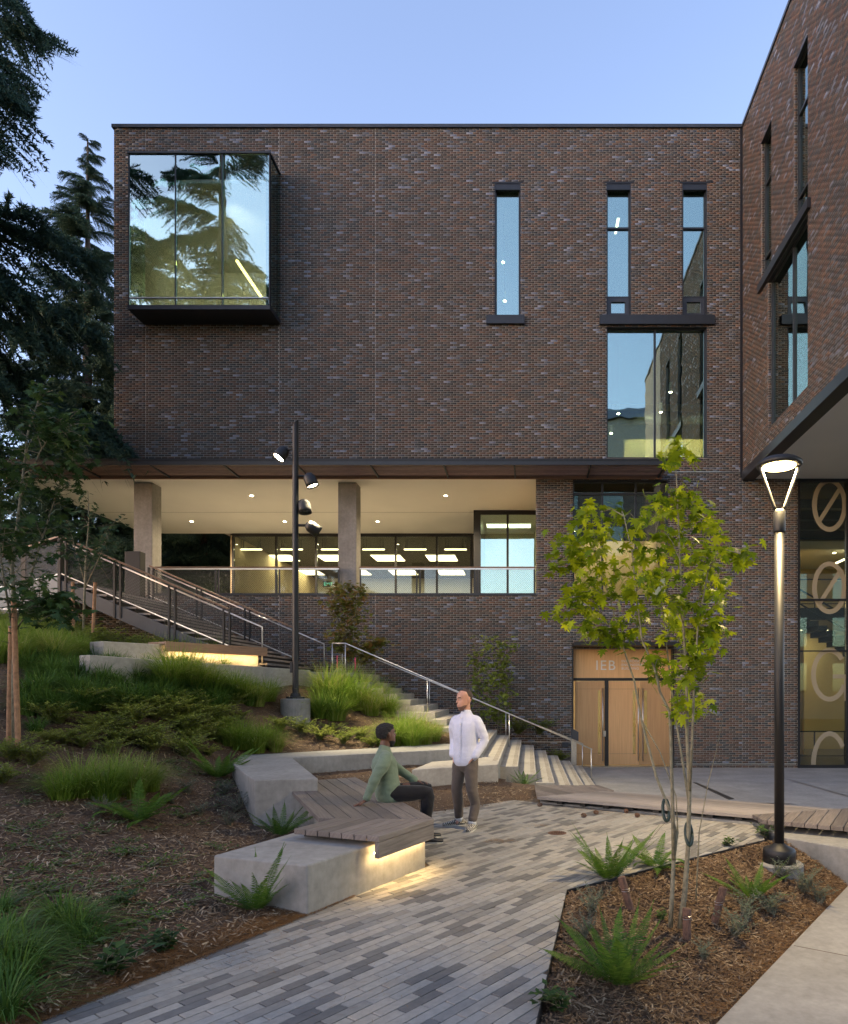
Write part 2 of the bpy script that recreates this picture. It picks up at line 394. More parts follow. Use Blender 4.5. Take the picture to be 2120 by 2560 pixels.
def spot(name, loc, target, power, size, blend, col=LAMP_WARM, rad=0.05, parent=None):
    d = bpy.data.lights.new(name, 'SPOT'); d.energy = power; d.spot_size = R(size); d.spot_blend = blend; d.color = col; d.shadow_soft_size = rad
    o = bpy.data.objects.new(name, d); C.objects.link(o); o.location = loc
    o.rotation_euler = (Vector(loc) - Vector(target)).to_track_quat('Z', 'Y').to_euler()
    if parent is not None: o.parent = parent; o.matrix_parent_inverse = world_inv(parent)
    return o
# ================================================================== the brick building
BL, BH, JT = 0.2032, 0.0677, 0.010
def brick_colors(n, r):
    """red-brown, purple-brown, charcoal and a few pale blue-grey glazed bricks"""
    k = r.random(n); c = np.empty((n, 4)); c[:, 3] = 0.15
    base = np.array([(0.102, 0.060, 0.041), (0.084, 0.059, 0.043), (0.067, 0.054, 0.043), (0.046, 0.048, 0.047), (0.135, 0.077, 0.047), (0.085, 0.089, 0.10), (0.165, 0.185, 0.23)])  # last pale blue tone paints the sky mirrored by glazed faces
    cum = np.array([0.20, 0.45, 0.66, 0.825, 0.875, 0.968, 1.0])
    i = np.searchsorted(cum, k); c[:, :3] = base[np.minimum(i, 6)]
    c[:, :3] *= r.uniform(0.75, 1.25, (n, 1)); c[i >= 5, 3] = 0.9
    return c
def minus(a, b, cuts):
    out = [(a, b)]
    for c, d in cuts:
        nx = []
        for p, q in out:
            if d <= p or c >= q: nx.append((p, q)); continue
            if c > p: nx.append((p, c))
            if d < q: nx.append((d, q))
        out = nx
    return out
def lay_bricks(wall, org, ud, nd, rects, holes, single=None, seed=1, joints=()):
    """lay brick courses on a wall plane; rects/holes are (u0,u1,v0,v1); `single` = uv patch whose bricks become objects"""
    org = np.array(org, float); ud = np.array(ud, float); nd = np.array(nd, float); up = np.array((0, 0, 1.0))
    r = np.random.default_rng(seed); us, ue, vs, ve = [], [], [], []
    v0 = min(q[2] for q in rects); v1 = max(q[3] for q in rects)
    i0, i1 = int(math.floor(v0 / BH)), int(math.ceil(v1 / BH))
    for i in range(i0, i1):
        lo, hi = i * BH + JT / 2, (i + 1) * BH - JT / 2; mid = (lo + hi) / 2
        cuts = [(h[0], h[1]) for h in holes if h[2] - 0.02 < mid < h[3] + 0.02] + [(j - 0.005, j + 0.005) for j in joints]
        for q in rects:
            if not q[2] <= mid <= q[3]: continue
            for a, b in minus(q[0], q[1], cuts):
                off = (i % 2) * BL / 2
                k0, k1 = math.floor((a - off) / BL), math.ceil((b - off) / BL)
                s = np.arange(k0, k1) * BL + off
                x0 = np.maximum(s + JT / 2, a); x1 = np.minimum(s + BL - JT / 2, b)
                ok = x1 - x0 > 0.025
                us.append(x0[ok]); ue.append(x1[ok]); vs.append(np.full(ok.sum(), lo)); ve.append(np.full(ok.sum(), hi))
    us, ue, vs, ve = map(np.concatenate, (us, ue, vs, ve)); n = len(us); col = brick_colors(n, r)
    D = 0.008; proud = r.uniform(-0.0012, 0.0015, n)
    one = np.zeros(n, bool)
    if single:
        cand = np.where((us > single[0]) & (ue < single[1]) & (vs > single[2]) & (ve < single[3]) & (ue - us > BL - JT - 0.002))[0][:300]
        one[cand] = True
        meshes = []
        pal = brick_colors(14, np.random.default_rng(seed + 5))
        for c in pal:
            w, h = BL - JT, BH - JT; b = 0.004
            V = np.array([(-w/2,-h/2,0),(w/2,-h/2,0),(w/2,h/2,0),(-w/2,h/2,0),(-w/2+b,-h/2+b,D),(w/2-b,-h/2+b,D),(w/2-b,h/2-b,D),(-w/2+b,h/2-b,D)])
            Vw = V[:, :1] * ud + V[:, 1:2] * up + V[:, 2:] * nd
            fs = np.array([(4,5,6,7),(0,1,5,4),(1,2,6,5),(2,3,7,6),(3,0,4,7)])
            if np.dot(np.cross(ud, up), nd) < 0: fs = fs[:, ::-1]
            me = np_mesh('brick', Vw, fs, np.tile(c, (5, 1))); me.materials.append(M['brick']); meshes.append(me)
        for i in cand:
            o = bpy.data.objects.new('brick', meshes[r.integers(14)]); C.objects.link(o)
            o.location = tuple(org + ud * (us[i] + ue[i]) / 2 + up * (vs[i] + ve[i]) / 2 + nd * proud[i]); o.parent = wall
    k = ~one; us, ue, vs, ve, col, proud = us[k], ue[k], vs[k], ve[k], col[k], proud[k]; n = len(us)
    b = 0.004
    corners = []
    for (a, c, inset) in ((us, vs, 0), (ue, vs, 0), (ue, ve, 0), (us, ve, 0)):
        corners.append(org + a[:, None] * ud + c[:, None] * up - 0.002 * nd)
    for (a, c, sx, sy) in ((us, vs, 1, 1), (ue, vs, -1, 1), (ue, ve, -1, -1), (us, ve, 1, -1)):
        corners.append(org + (a + sx * b)[:, None] * ud + (c + sy * b)[:, None] * up + (D + proud)[:, None] * nd)
    V = np.stack(corners, 1).reshape(-1, 3)
    fs = np.array([(4,5,6,7),(0,1,5,4),(1,2,6,5),(2,3,7,6),(3,0,4,7)])
    if np.dot(np.cross(ud, up), nd) < 0: fs = fs[:, ::-1]
    Fc = (np.arange(n)[:, None, None] * 8 + fs[None]).reshape(-1, 4)
    me = np_mesh('brick_courses', V, Fc, np.repeat(col, 5, 0)); me.materials.append(M['brick'])
    o = link('brick_courses', me, None, wall); o['kind'] = 'stuff'
    return o
def wall_mesh(rects, holes, place):
    """solid cells of a wall with openings; place(u0,u1,v0,v1) -> box extents"""
    mb = MB()
    us = sorted({x for q in rects + holes for x in q[:2]}); vs = sorted({x for q in rects + holes for x in q[2:]})
    for a, b in zip(us, us[1:]):
        run = None
        for c, d in list(zip(vs, vs[1:])) + [(None, None)]:
            solid = False
            if c is not None:
                um, vm = (a + b) / 2, (c + d) / 2
                solid = any(q[0] < um < q[1] and q[2] < vm < q[3] for q in rects) and not any(q[0] < um < q[1] and q[2] < vm < q[3] for q in holes)
            if solid: run = (run[0], d) if run else (c, d)
            elif run: mb.box(*place(a, b, run[0], run[1])); run = None
    return mb

ZC = 8.37                                   # soffit height over terrace and under the wing
ROOF = FZ(313)
XL, XR = FX(285), FX(1856)                  # ends of the upper facade
PLZ = -0.69                                 # plaza level at the door
TER = 4.35                                  # terrace floor
bld = thing('brick_building', 'dark red brick building with glass corner bay, tall slit windows and open terrace', 'building', (XL, F, PLZ))
def px_rect(x0, x1, y0, y1, Y=F): return (FX(x0, Y), FX(x1, Y), FZ(y1, Y), FZ(y0, Y))
h_bay = px_rect(345, 665, 400, 770)
h_n1 = px_rect(1237, 1301, 458, 791); h_n2 = px_rect(1516, 1577, 458, 791); h_n3 = px_rect(1706, 1767, 458, 791)
h_big = px_rect(1516, 1767, 817, 1145)
h_c = (FX(1432), FX(1670), FZ(1490), FZ(1200))
h_door = (FX(1430), FX(1686), PLZ - 0.2, FZ(1622))
XP, XG = FX(1340), FX(1994)
rects = [(XL, XR, ZC + 0.06, ROOF - 0.1), (XP, XR, -0.9, ZC + 0.06), (XR, XG, -0.9, ZC + 0.02), (-14.5, XP, -0.9, FZ(1489))]
holes = [h_bay, h_n1, h_n2, h_n3, h_big, h_c, h_door]
mbw = wall_mesh(rects, holes, lambda a, b, c, d: (a, b, F, F + 0.28, c, d))
wall = obj('wall', mbw, 'mortar', bld)
lay_bricks(wall, (0, F, 0), (1, 0, 0), (0, -1, 0), rects, holes, single=(FX(1700), FX(1990), PLZ + 0.25, PLZ + 2.6), seed=11,
           joints=(FX(364), FX(698), FX(937.6)))
# stepped metal flashings, coping, corner joint
obj('coping', MB().box(XL - 0.05, XR + 0.02, F - 0.06, F + 0.4, ROOF - 0.1, ROOF), 'grey_metal', bld)
obj('corner_joint', MB().box(XR - 0.075, XR + 0.02, F - 0.03, F + 0.02, ZC + 0.06, ROOF - 0.1), 'black_metal', bld)
obj('flashing', MB().box(FX(1680), XR + 0.4, F - 0.018, F, FZ(1181), FZ(1178.5)), 'steel', bld)
obj('flashing', MB().box(FX(1255), FX(1428), F - 0.018, F, FZ(1855.5), FZ(1854)), 'steel', bld)
obj('flashing', MB().box(FX(1690), XG - 0.05, F - 0.018, F, FZ(1911), FZ(1909)), 'steel', bld)
# body of the block behind the facade: side, back and roof
obj('side_wall', MB().box(XL, XL + 0.3, F + 0.281, 37, ZC + 0.06, ROOF - 0.1), 'mortar', bld)
obj('roof', MB().box(XL, 16, F + 0.41, 37, ROOF - 0.35, ROOF - 0.11), 'dark_metal', bld)
obj('upper_floor', MB().box(XL + 0.31, XR + 10, F + 0.281, 37, ZC + 0.16, ZC + 0.4), 'dark_ceiling', bld)

def window(hole, cols=(), rows=(), mat='glass_blue', dep=0.17, fw=0.055, lintel=True, name='window', root=None):
    """frame with mullions and one pane per cell; cols/rows are mullion positions in metres"""
    root = root or bld
    u0, u1, v0, v1 = hole; y = F + dep
    fr = MB()
    for a, b, c, d in ((u0, u0 + fw, v0, v1), (u1 - fw, u1, v0, v1), (u0 + fw, u1 - fw, v0, v0 + fw), (u0 + fw, u1 - fw, v1 - fw, v1)):
        fr.box(a, b, y - 0.06, y + 0.07, c, d)
    # dark metal lining of the reveal
    t = 0.018
    fr.box(u0 - 0.001, u0 + t, F - 0.012, y - 0.061, v0, v1); fr.box(u1 - t, u1 + 0.001, F - 0.012, y - 0.061, v0, v1)
    fr.box(u0 + t, u1 - t, F - 0.012, y - 0.061, v1 - t, v1 + 0.001); fr.box(u0 + t, u1 - t, F - 0.012, y - 0.061, v0 - 0.001, v0 + t)
    w = obj(name, fr, 'dark_metal', root)
    cu = [u0 + fw] + sorted(cols) + [u1 - fw]; cv = [v0 + fw] + sorted(rows) + [v1 - fw]
    for c in cols: obj('mullion', MB().box(c - 0.03, c + 0.03, y - 0.055, y + 0.065, v0 + fw, v1 - fw), 'dark_metal', w)
    for r_ in rows: obj('transom', MB().box(u0 + fw, u1 - fw, y - 0.05, y + 0.06, r_ - 0.03, r_ + 0.03), 'dark_metal', w)
    for i, (a, b) in enumerate(zip(cu, cu[1:])):
        for j, (c, d) in enumerate(zip(cv, cv[1:])):
            obj('pane', MB().box(a + 0.004, b - 0.004, y, y + 0.012, c + 0.004, d - 0.004), mat, w)
    return w
def vent_sash(w, hole, top):
    u0, u1, v0, v1 = hole; y = F + 0.17; s = 0.11; mb = MB()
    a, b, c, d = u0 + 0.056, u1 - 0.056, v0 + 0.056, top - 0.031
    for q in ((a, a + s, c, d), (b - s, b, c, d), (a + s, b - s, c, c + s), (a + s, b - s, d - s, d)): mb.box(q[0], q[1], y - 0.05, y - 0.004, q[2], q[3])
    obj('vent_sash', mb, 'grey_metal', w)
def head_shade(w, hole, drop):                # deep dark metal head above the slit windows
    obj('head_panel', MB().box(hole[0] + 0.02, hole[1] - 0.02, F + 0.005, F + 0.1, hole[3] - drop, hole[3] - 0.02), 'dark_metal', w)
w1 = window(h_n1)
head_shade(w1, h_n1, 0.2)
for hh in (h_n2, h_n3):
    w = window(hh, rows=(FZ(564), FZ(738))); vent_sash(w, hh, FZ(738)); head_shade(w, hh, 0.2)
window(h_big, cols=(FX(1639),))
obj('window_ledge', MB().box(FX(1216), FX(1311), F - 0.1, F + 0.05, FZ(812), FZ(791)), 'dark_metal', bld)
obj('window_ledge', MB().box(FX(1498), FX(1785), F - 0.11, F + 0.05, FZ(814), FZ(791)), 'dark_metal', bld)
window(h_c, cols=(FX(1507), FX(1591)), rows=(FZ(1232),), mat='glass_clear')
def lintel(x0, x1, y): obj('lintel', MB().box(FX(x0), FX(x1), F - 0.015, F, FZ(y), FZ(y - 3)), 'black_metal', bld)
for q in ((1230, 1308), (1508, 1585), (1698, 1783)): lintel(q[0], q[1], 458)

# ---- glass bay
YB = F / 1.0425
bx0, bx1 = FX(319.4, YB), FX(674.7, YB); bz0, bz1 = FZ(773, YB), FZ(379, YB)
bay = obj('bay_window', MB().box(bx0, bx1, YB, F + 0.05, bz0, bz0 + 0.13), 'dark_metal', bld)
obj('bay_roof', MB().box(bx0 - 0.02, bx1 + 0.02, YB - 0.02, F + 0.05, bz1 - 0.05, bz1), 'dark_metal', bay)
gz0, gz1 = bz0 + 0.13, bz1 - 0.05
cols = [bx0 + 0.02, FX(437.6, YB), FX(554.7, YB), bx1 - 0.02]
zr = FZ(743.6, YB)
for c in cols: obj('mullion', MB().box(c - 0.014, c + 0.014, YB + 0.005, YB + 0.1, gz0, gz1), 'black_metal', bay)
obj('transom', MB().box(bx0 + 0.05, bx1 - 0.05, YB + 0.004, YB + 0.07, zr - 0.015, zr + 0.015), 'steel', bay)
for a, b in zip(cols, cols[1:]):
    for c, d in ((gz0, zr - 0.017), (zr + 0.017, gz1)):
        mb = MB().box(a + 0.016, b - 0.016, YB + 0.03, YB + 0.045, c + 0.002, d - 0.002)
        obj('pane', mb, 'glass_bay', bay)
for x in (bx0 + 0.015, bx1 - 0.03):
    obj('side_pane', MB().box(x, x + 0.015, YB + 0.105, F, gz0 + 0.002, gz1 - 0.002), 'glass_blue', bay)

# ---- rooms behind the glass
def room(x0, x1, y0, y1, z0, z1, wall_m, ceil_m, floor_m='room_floor', back_m=None, left=True):
    t = 0.12
    w = obj('room_wall', MB().box(x0, x1, y1, y1 + t, z0, z1), back_m or wall_m, bld)
    obj('side_partition', MB().box(x0 - t, x0, y0, y1 + t, z0, z1), wall_m, w)
    obj('side_partition', MB().box(x1, x1 + t, y0, y1 + t, z0, z1), wall_m, w)
    obj('room_ceiling', MB().box(x0 - t, x1 + t, y0, y1 + t, z1, z1 + t), ceil_m, w)
    obj('room_floor', MB().box(x0 - t, x1 + t, y0, y1 + t, z0 - t, z0), floor_m, w)
    return w
Y1 = F + 0.29
r_bay = room(-12.5, -7.2, F + 0.3, F + 5, 13.25, 17.85, 'white_paint', 'white_paint')
r_n1 = room(FX(1200), FX(1345), Y1, F + 5, 12.9, 17.7, 'white_paint', 'white_paint')
r_n2 = room(FX(1490), XR + 0.3, Y1, F + 4.5, 13.5, 17.7, 'white_paint', 'white_paint')
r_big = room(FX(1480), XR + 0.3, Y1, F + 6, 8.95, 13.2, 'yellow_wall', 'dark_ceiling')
obj('counter_wall', MB().box(3.4, 6.9, F + 2.8, F + 2.95, 8.96, 10.63), 'yellow_wall', r_big)
obj('air_duct', MB().tube([(FX(1482), F + 2.2, 11.15), (XR, F + 2.2, 11.15)], 0.22, 14), 'grey_metal', r_big, smooth=True)
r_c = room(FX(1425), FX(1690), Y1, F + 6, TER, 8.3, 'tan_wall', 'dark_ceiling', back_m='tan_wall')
obj('bulkhead', MB().box(FX(1425) + .01, FX(1690) - .01, F + 2.5, F + 2.7, 7.0, 8.29), 'dark_ceiling', r_c)

# ---- terrace: soffit, floor, columns, back glass wall, railing
SX0 = -16.2
obj('terrace_soffit', MB().box(SX0, XP + 0.2, F - 0.02, 29.1, ZC, ZC + 0.15), 'soffit_paint', bld)
obj('soffit_joint', MB().box(SX0, XP, 25.6, 25.615, ZC - 0.003, ZC + 0.001), 'dark_ceiling', bld)
obj('terrace_floor', MB().box(-14.5, XP + 0.2, F + 0.281, 29.1, TER - 0.3, TER), 'plaza_concrete', bld)
obj('terrace_coping', MB().box(FX(383), XP - 0.002, F - 0.03, F + 0.3, FZ(1489), FZ(1483)), 'dark_metal', bld)
YCOL = 21.9
for a, b in ((334, 380.5), (845, 891)):
    x0, x1 = FX(a, YCOL), FX(b, YCOL)
    obj('concrete_column', MB().box(x0, x1, YCOL, YCOL + 0.56, 2.2 if a < 500 else TER, ZC), 'concrete_column', bld, bevel=0.015)
obj('terrace_fascia', MB().box(SX0, XL - 0.0, F - 0.02, F + 0.28, ZC + 0.151, ZC + 0.62), 'dark_metal', bld)
YT = 29.07; XT0, XT1 = FX(580, YT), FX(1180, 25.3)
XTR = FX(1180, YT)
ter = obj('terrace_glazing', MB().box(XT0, XTR, YT, YT + 0.1, ZC - 0.14, ZC).box(XT0, XTR, YT, YT + 0.1, TER, TER + 0.12), 'black_metal', bld)
mull = [FX(x, YT) for x in (582, 690, 790, 886, 989, 1092, 1178)]
for x in mull: obj('mullion', MB().box(x - 0.04, x + 0.04, YT - 0.02, YT + 0.12, TER + 0.12, ZC - 0.14), 'black_metal', ter)
for a, b in zip(mull, mull[1:]): obj('pane', MB().box(a + 0.042, b - 0.042, YT + 0.03, YT + 0.045, TER + 0.122, ZC - 0.142), 'glass_clear', ter)
# room that steps forward beside the pier
YR = 25.3
xa, xb = FX(1184, YR), XP + 0.05
rm = obj('corner_glazing', MB().box(xa, xa + 0.26, YR, YT, TER, ZC).box(xa + 0.26, xb, YR, YR + 0.1, ZC - 0.16, ZC), 'black_metal', bld)
xm = FX(1269, YR)
for x in (xm,): obj('mullion', MB().box(x - 0.04, x + 0.04, YR, YR + 0.12, TER, ZC - 0.16), 'black_metal', rm)
for a, b in ((xa + 0.262, xm - 0.042), (xm + 0.042, xb)): obj('pane', MB().box(a, b, YR + 0.03, YR + 0.045, TER + 0.002, ZC - 0.162), 'glass_blue', rm)
obj('room_wall', MB().box(xa + 0.27, xb, YR + 2.6, YR + 2.7, TER, ZC - 0.2), 'tan_wall', rm)
obj('pier_wall', MB().box(XP + 0.06, XP + 0.3, F + 0.3, YT + 0.2, TER, ZC), 'tan_wall', bld)
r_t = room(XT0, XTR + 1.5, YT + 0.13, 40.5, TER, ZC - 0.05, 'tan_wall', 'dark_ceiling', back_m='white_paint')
for x0, x1 in ((-11.4, -9.9), (-9.3, -7.9), (-6.5, -5.4)):
    obj('wood_panel', MB().box(x0, x1, 40.3, 40.4, TER + 0.01, TER + 2.5), 'door_wood', r_t)
for x0, x1 in ((-9.0, -6.9), (-5.2, -3.2)):
    obj('display_screen', MB().box(x0, x1, 38.9, 38.96, TER + 1.0, TER + 2.0), 'dark_metal', r_t)

def work_table(x, y, label):
    t = thing('work_table', label, 'table', (x, y, TER), group='tables behind the terrace glass')
    obj('top', MB().box(x - .9, x + .9, y - .4, y + .4, TER + .72, TER + .75), 'white_paint', t)
    for sx in (-.82, .82):
        for sy in (-.34, .34): obj('leg', MB().box(x + sx - .025, x + sx + .025, y + sy - .025, y + sy + .025, TER, TER + .72), 'dark_metal', t)
    for sx in (-.4, .45):
        c = thing('task_chair', 'dark task chair at a white table behind the terrace glass', 'chair', (x + sx, y - .6, TER), group='chairs behind the terrace glass')
        obj('seat', MB().box(x + sx - .24, x + sx + .24, y - .82, y - .36, TER + .44, TER + .5), 'dark_metal', c, bevel=.02)
        obj('backrest', MB().box(x + sx - .22, x + sx + .22, y - .86, y - .81, TER + .56, TER + 1.02), 'dark_metal', c, bevel=.02)
        obj('stem', MB().tube([(x + sx, y - .6, TER + .05), (x + sx, y - .6, TER + .44)], .03, 8), 'steel', c)
        obj('star_base', MB().bar((x + sx - .28, y - .6, TER + .04), (x + sx + .28, y - .6, TER + .04), .05, .05).bar((x + sx, y - .88, TER + .0405), (x + sx, y - .32, TER + .0405), .05, .05), 'steel', c)
for x, y in ((-10.6, 31.6), (-8.0, 31.9), (-5.4, 31.5), (-9.3, 35.5), (-6.6, 35.7)): work_table(x, y, 'white work table with dark chairs in the room behind the terrace')
# ---- slatted canopy
YF = 20.32; cz = 8.40
cxr = FX(1677, YF); cxl = -16.4
can = obj('canopy', MB().box(cxl, cxr, YF, YF + 0.06, FZ(1162, YF), FZ(1148, YF)).box(cxl, cxr, YF - 0.03, YF + 0.09, FZ(1150, YF) + .001, FZ(1148, YF) + 0.012), 'dark_metal', bld)
obj('canopy_ledger', MB().box(cxl, cxr - 0.04, F - 0.07, F - 0.021, cz - 0.05, cz + 0.05), 'slat_wood', can)
nsl = 8
for i in range(nsl):
    y = YF + 0.13 + (F - YF - 0.26) * i / (nsl - 1)
    mb = MB().box(cxl, cxr - 0.03, y - 0.04, y + 0.04, cz + 0.03, cz + 0.08); me = mb.mesh('slat'); uv_planar(me, (1, 0, 0), (0, 1, 0))
    link('slat', me, 'slat_wood', can)
for px in [5, 189, 373, 557, 741, 925, 1109, 1286, 1477, 1664]:
    x = FX(px, YF)
    obj('bracket', MB().add([(x - .02, YF + .061, cz + .20), (x - .02, YF + .061, cz), (x - .02, F - .071, cz - .03), (x - .02, F - .071, cz + .28), (x + .02, YF + .061, cz + .20), (x + .02, YF + .061, cz), (x + .02, F - .071, cz - .03), (x + .02, F - .071, cz + .28)],
        [(0, 1, 2, 3), (7, 6, 5, 4), (0, 4, 5, 1), (1, 5, 6, 2), (2, 6, 7, 3), (3, 7, 4, 0)]), 'dark_metal', can)

# ---- entrance
YD = F + 0.3
ent = obj('entrance', MB().box(h_door[0], h_door[1], F - 0.9, YD, FZ(1618), FZ(1618) + 0.1)
    .box(h_door[0], h_door[0] + 0.05, F + 0.01, YD, PLZ, FZ(1618)).box(h_door[1] - 0.05, h_door[1], F + 0.01, YD, PLZ, FZ(1618))
    .box(h_door[0] + 0.05, h_door[1] - 0.05, YD - 0.02, YD + 0.09, FZ(1702, YD), FZ(1695, YD))
    .box(FX(1512, YD), FX(1521, YD), YD - 0.02, YD + 0.09, PLZ + 0.01, FZ(1702, YD)), 'black_metal', bld)
me = MB().box(h_door[0] + 0.052, h_door[1] - 0.052, YD - 0.03, YD + 0.05, FZ(1695, YD) + 0.001, FZ(1618) - 0.001).mesh('sign_panel'); uv_planar(me, (1, 0, 0), (0, 0, 1))
sgn = link('sign_panel', me, 'door_wood', ent)
def text(body, x, z, y, size, m, parent, name, ext=0.004, rz=0, space=1.0, line=1.0):
    cu = bpy.data.curves.new(name, 'FONT'); cu.body = body; cu.size = size; cu.extrude = ext; cu.space_character = space; cu.space_line = line
    cu.materials.append(M[m]); o = bpy.data.objects.new(name, cu); C.objects.link(o)
    me = bpy.data.meshes.new_from_object(o.evaluated_get(bpy.context.evaluated_depsgraph_get())); bpy.data.objects.remove(o)
    me.transform(Matrix.Translation((x, y, z)) @ Matrix.Rotation(rz, 4, 'Z') @ Matrix.Rotation(R(90), 4, 'X'))
    return link(name, me, m, parent)
zs = FZ(1675, YD)
text('IEB', FX(1488, YD), zs, YD - 0.04, 0.44, 'white_paint', sgn, 'sign_letters', space=1.15)
text('INTERDISCIPLINARY\nENGINEERING\nBUILDING', FX(1553, YD), zs + 0.24, YD - 0.04, 0.115, 'white_paint', sgn, 'sign_small_letters', space=1.1)
zt = FZ(1703, YD); zb = PLZ + 0.06
def door(x0, x1, glass_at, pull_at, lock=False):
    x0, x1 = FX(x0, YD), FX(x1, YD); ga, gb = FX(glass_at[0], YD), FX(glass_at[1], YD); g0, g1 = FZ(1886, YD), FZ(1726, YD)
    mb = MB().box(x0, ga, YD, YD + 0.05, zb, zt).box(gb, x1, YD, YD + 0.05, zb, zt).box(ga, gb, YD, YD + 0.05, zb, g0).box(ga, gb, YD, YD + 0.05, g1, zt)
    me = mb.mesh('door'); uv_planar(me, (1, 0, 0), (0, 0, 1)); d = link('door', me, 'door_wood', ent)
    obj('vision_pane', MB().box(ga, gb, YD + 0.02, YD + 0.03, g0, g1), 'glass_clear', d)
    xp = FX(pull_at, YD)
    obj('pull_handle', MB().tube([(xp, YD - 0.07, FZ(1902, YD)), (xp, YD - 0.07, FZ(1720, YD))], 0.016, 10).tube([(xp, YD - 0.07, 0.0), (xp, YD, 0.0)], 0.01, 6).tube([(xp, YD - 0.07, 1.3), (xp, YD, 1.3)], 0.01, 6), 'steel', d, smooth=True)
    if lock: obj('lock', MB().box(xp + 0.02, xp + 0.1, YD - 0.03, YD, 0.28, 0.46), 'steel', d)
    obj('rail_groove', MB().box(x0 + 0.01, x1 - 0.01, YD - 0.002, YD + 0.001, zb + 0.36, zb + 0.366), 'brown_wood', d)
    obj('rail_groove', MB().box(x0 + 0.01, x1 - 0.01, YD - 0.002, YD + 0.001, zt - 0.25, zt - 0.244), 'brown_wood', d)
door(1437.5, 1511, (1495, 1502), 1506.5, True)
door(1522, 1599, (1582, 1589.5), 1595)
door(1600.4, 1676, (1610.5, 1618), 1606.5)
obj('threshold', MB().box(h_door[0] + .05, h_door[1] - .05, F - 0.02, YD + 0.1, PLZ - 0.02, PLZ + 0.045), 'steel', ent)
r_l = room(h_door[0] - 0.2, h_door[1] + 0.5, YD + 0.12, F + 5, PLZ, 3.2, 'tan_wall', 'dark_ceiling')
# wall lamp beside the door
wlz = FZ(1640)
wl_ = obj('wall_lamp', MB().box(FX(1717), FX(1733), F - 0.13, F - 0.009, wlz, wlz + 0.09), 'black_metal', bld)
obj('lens', MB().box(FX(1719), FX(1731), F - 0.12, F - 0.03, wlz - 0.012, wlz - 0.002), 'lamp_glow', wl_)
spot('door_lamp_light', (FX(1725), F - 0.1, wlz - 0.05), (FX(1725), F - 0.06, wlz - 2), 14, 150, 0.8)
obj('junction_box', MB().box(FX(1405), FX(1420), F - 0.05, F - 0.008, FZ(1868), FZ(1855)), 'grey_metal', bld, bevel=0.006)

# ---- stair hall glazing with the frosted characters
gl = obj('hall_glazing', MB().box(XG, XG + 0.06, F - 0.05, F + 0.2, PLZ, ZC).box(XG + 0.06, 14, F - 0.03, F + 0.12, PLZ, PLZ + 0.1).box(XG + 0.06, 14, F - 0.03, F + 0.12, ZC - 0.1, ZC)
    .box(XG + 0.06, 14, F - 0.03, F + 0.12, FZ(1502), FZ(1497)).box(XG + 0.06, 14, F - 0.03, F + 0.12, FZ(1629), FZ(1626)), 'black_metal', bld)
zl = [PLZ + 0.1, FZ(1629), FZ(1626), FZ(1502), FZ(1497), ZC - 0.1]
xs_ = [XG + 0.06, FX(2118), FX(2118) + 2.0, 14]
for x in xs_[1:3]: obj('mullion', MB().box(x - 0.03, x + 0.03, F - 0.028, F + 0.118, PLZ + 0.1, ZC - 0.1), 'black_metal', gl)
for a, b in zip(xs_, xs_[1:]):
    for c, d in ((zl[0], zl[1]), (zl[2], zl[3]), (zl[4], zl[5])):
        obj('pane', MB().box(a + 0.031, b - 0.031, F + 0.04, F + 0.055, c + 0.002, d - 0.002), 'glass_clear', gl)
def ring(cx, cz, rx, rz_, th, a0, a1, extra=()):
    mb = MB(); n = 40; y = F + 0.03
    vs = []; fs = []
    for i in range(n + 1):
        a = a0 + (a1 - a0) * i / n
        for k, yy in ((0, y), (th, y), (th, y + 0.004), (0, y + 0.004)):
            vs.append((cx + (rx - k) * math.cos(a), yy, cz + (rz_ - k) * math.sin(a)))
    for i in range(n):
        for j in range(4): fs.append((i*4+j, i*4+(j+1)%4, (i+1)*4+(j+1)%4, (i+1)*4+j))
    mb.add(vs, fs)
    for e in extra: mb.bar(*e)
    return mb
cxl_ = FX(2075)
for z0, z1 in ((FZ(1329), FZ(1195)), (FZ(1535), FZ(1403))):
    cz_ = (z0 + z1) / 2; h = (z1 - z0) / 2
    obj('frosted_zero', ring(cxl_, cz_, 0.55, h, 0.15, 0, 2 * math.pi, [((cxl_ - 0.33, F + 0.032, cz_ - 0.52), (cxl_ + 0.33, F + 0.032, cz_ + 0.52), 0.004, 0.13, (0, 0, 1))]), 'frosted', gl)
cz_ = FZ(1687); cg = FX(2075)
obj('frosted_letter_g', ring(cg, cz_, 0.58, 0.84, 0.15, R(40), R(335), [((cg + 0.1, F + 0.032, cz_ - 0.05), (cg + 0.6, F + 0.032, cz_ - 0.05), 0.004, 0.13, (0, 0, 1)), ((cg + 0.52, F + 0.0315, cz_ - 0.0), (cg + 0.52, F + 0.0315, cz_ - 0.82), 0.003, 0.13, (1, 0, 0))]), 'frosted', gl)
obj('frosted_letter_c', ring(cg, FZ(1912), 0.58, 1.05, 0.15, R(35), R(180), []), 'frosted', gl)
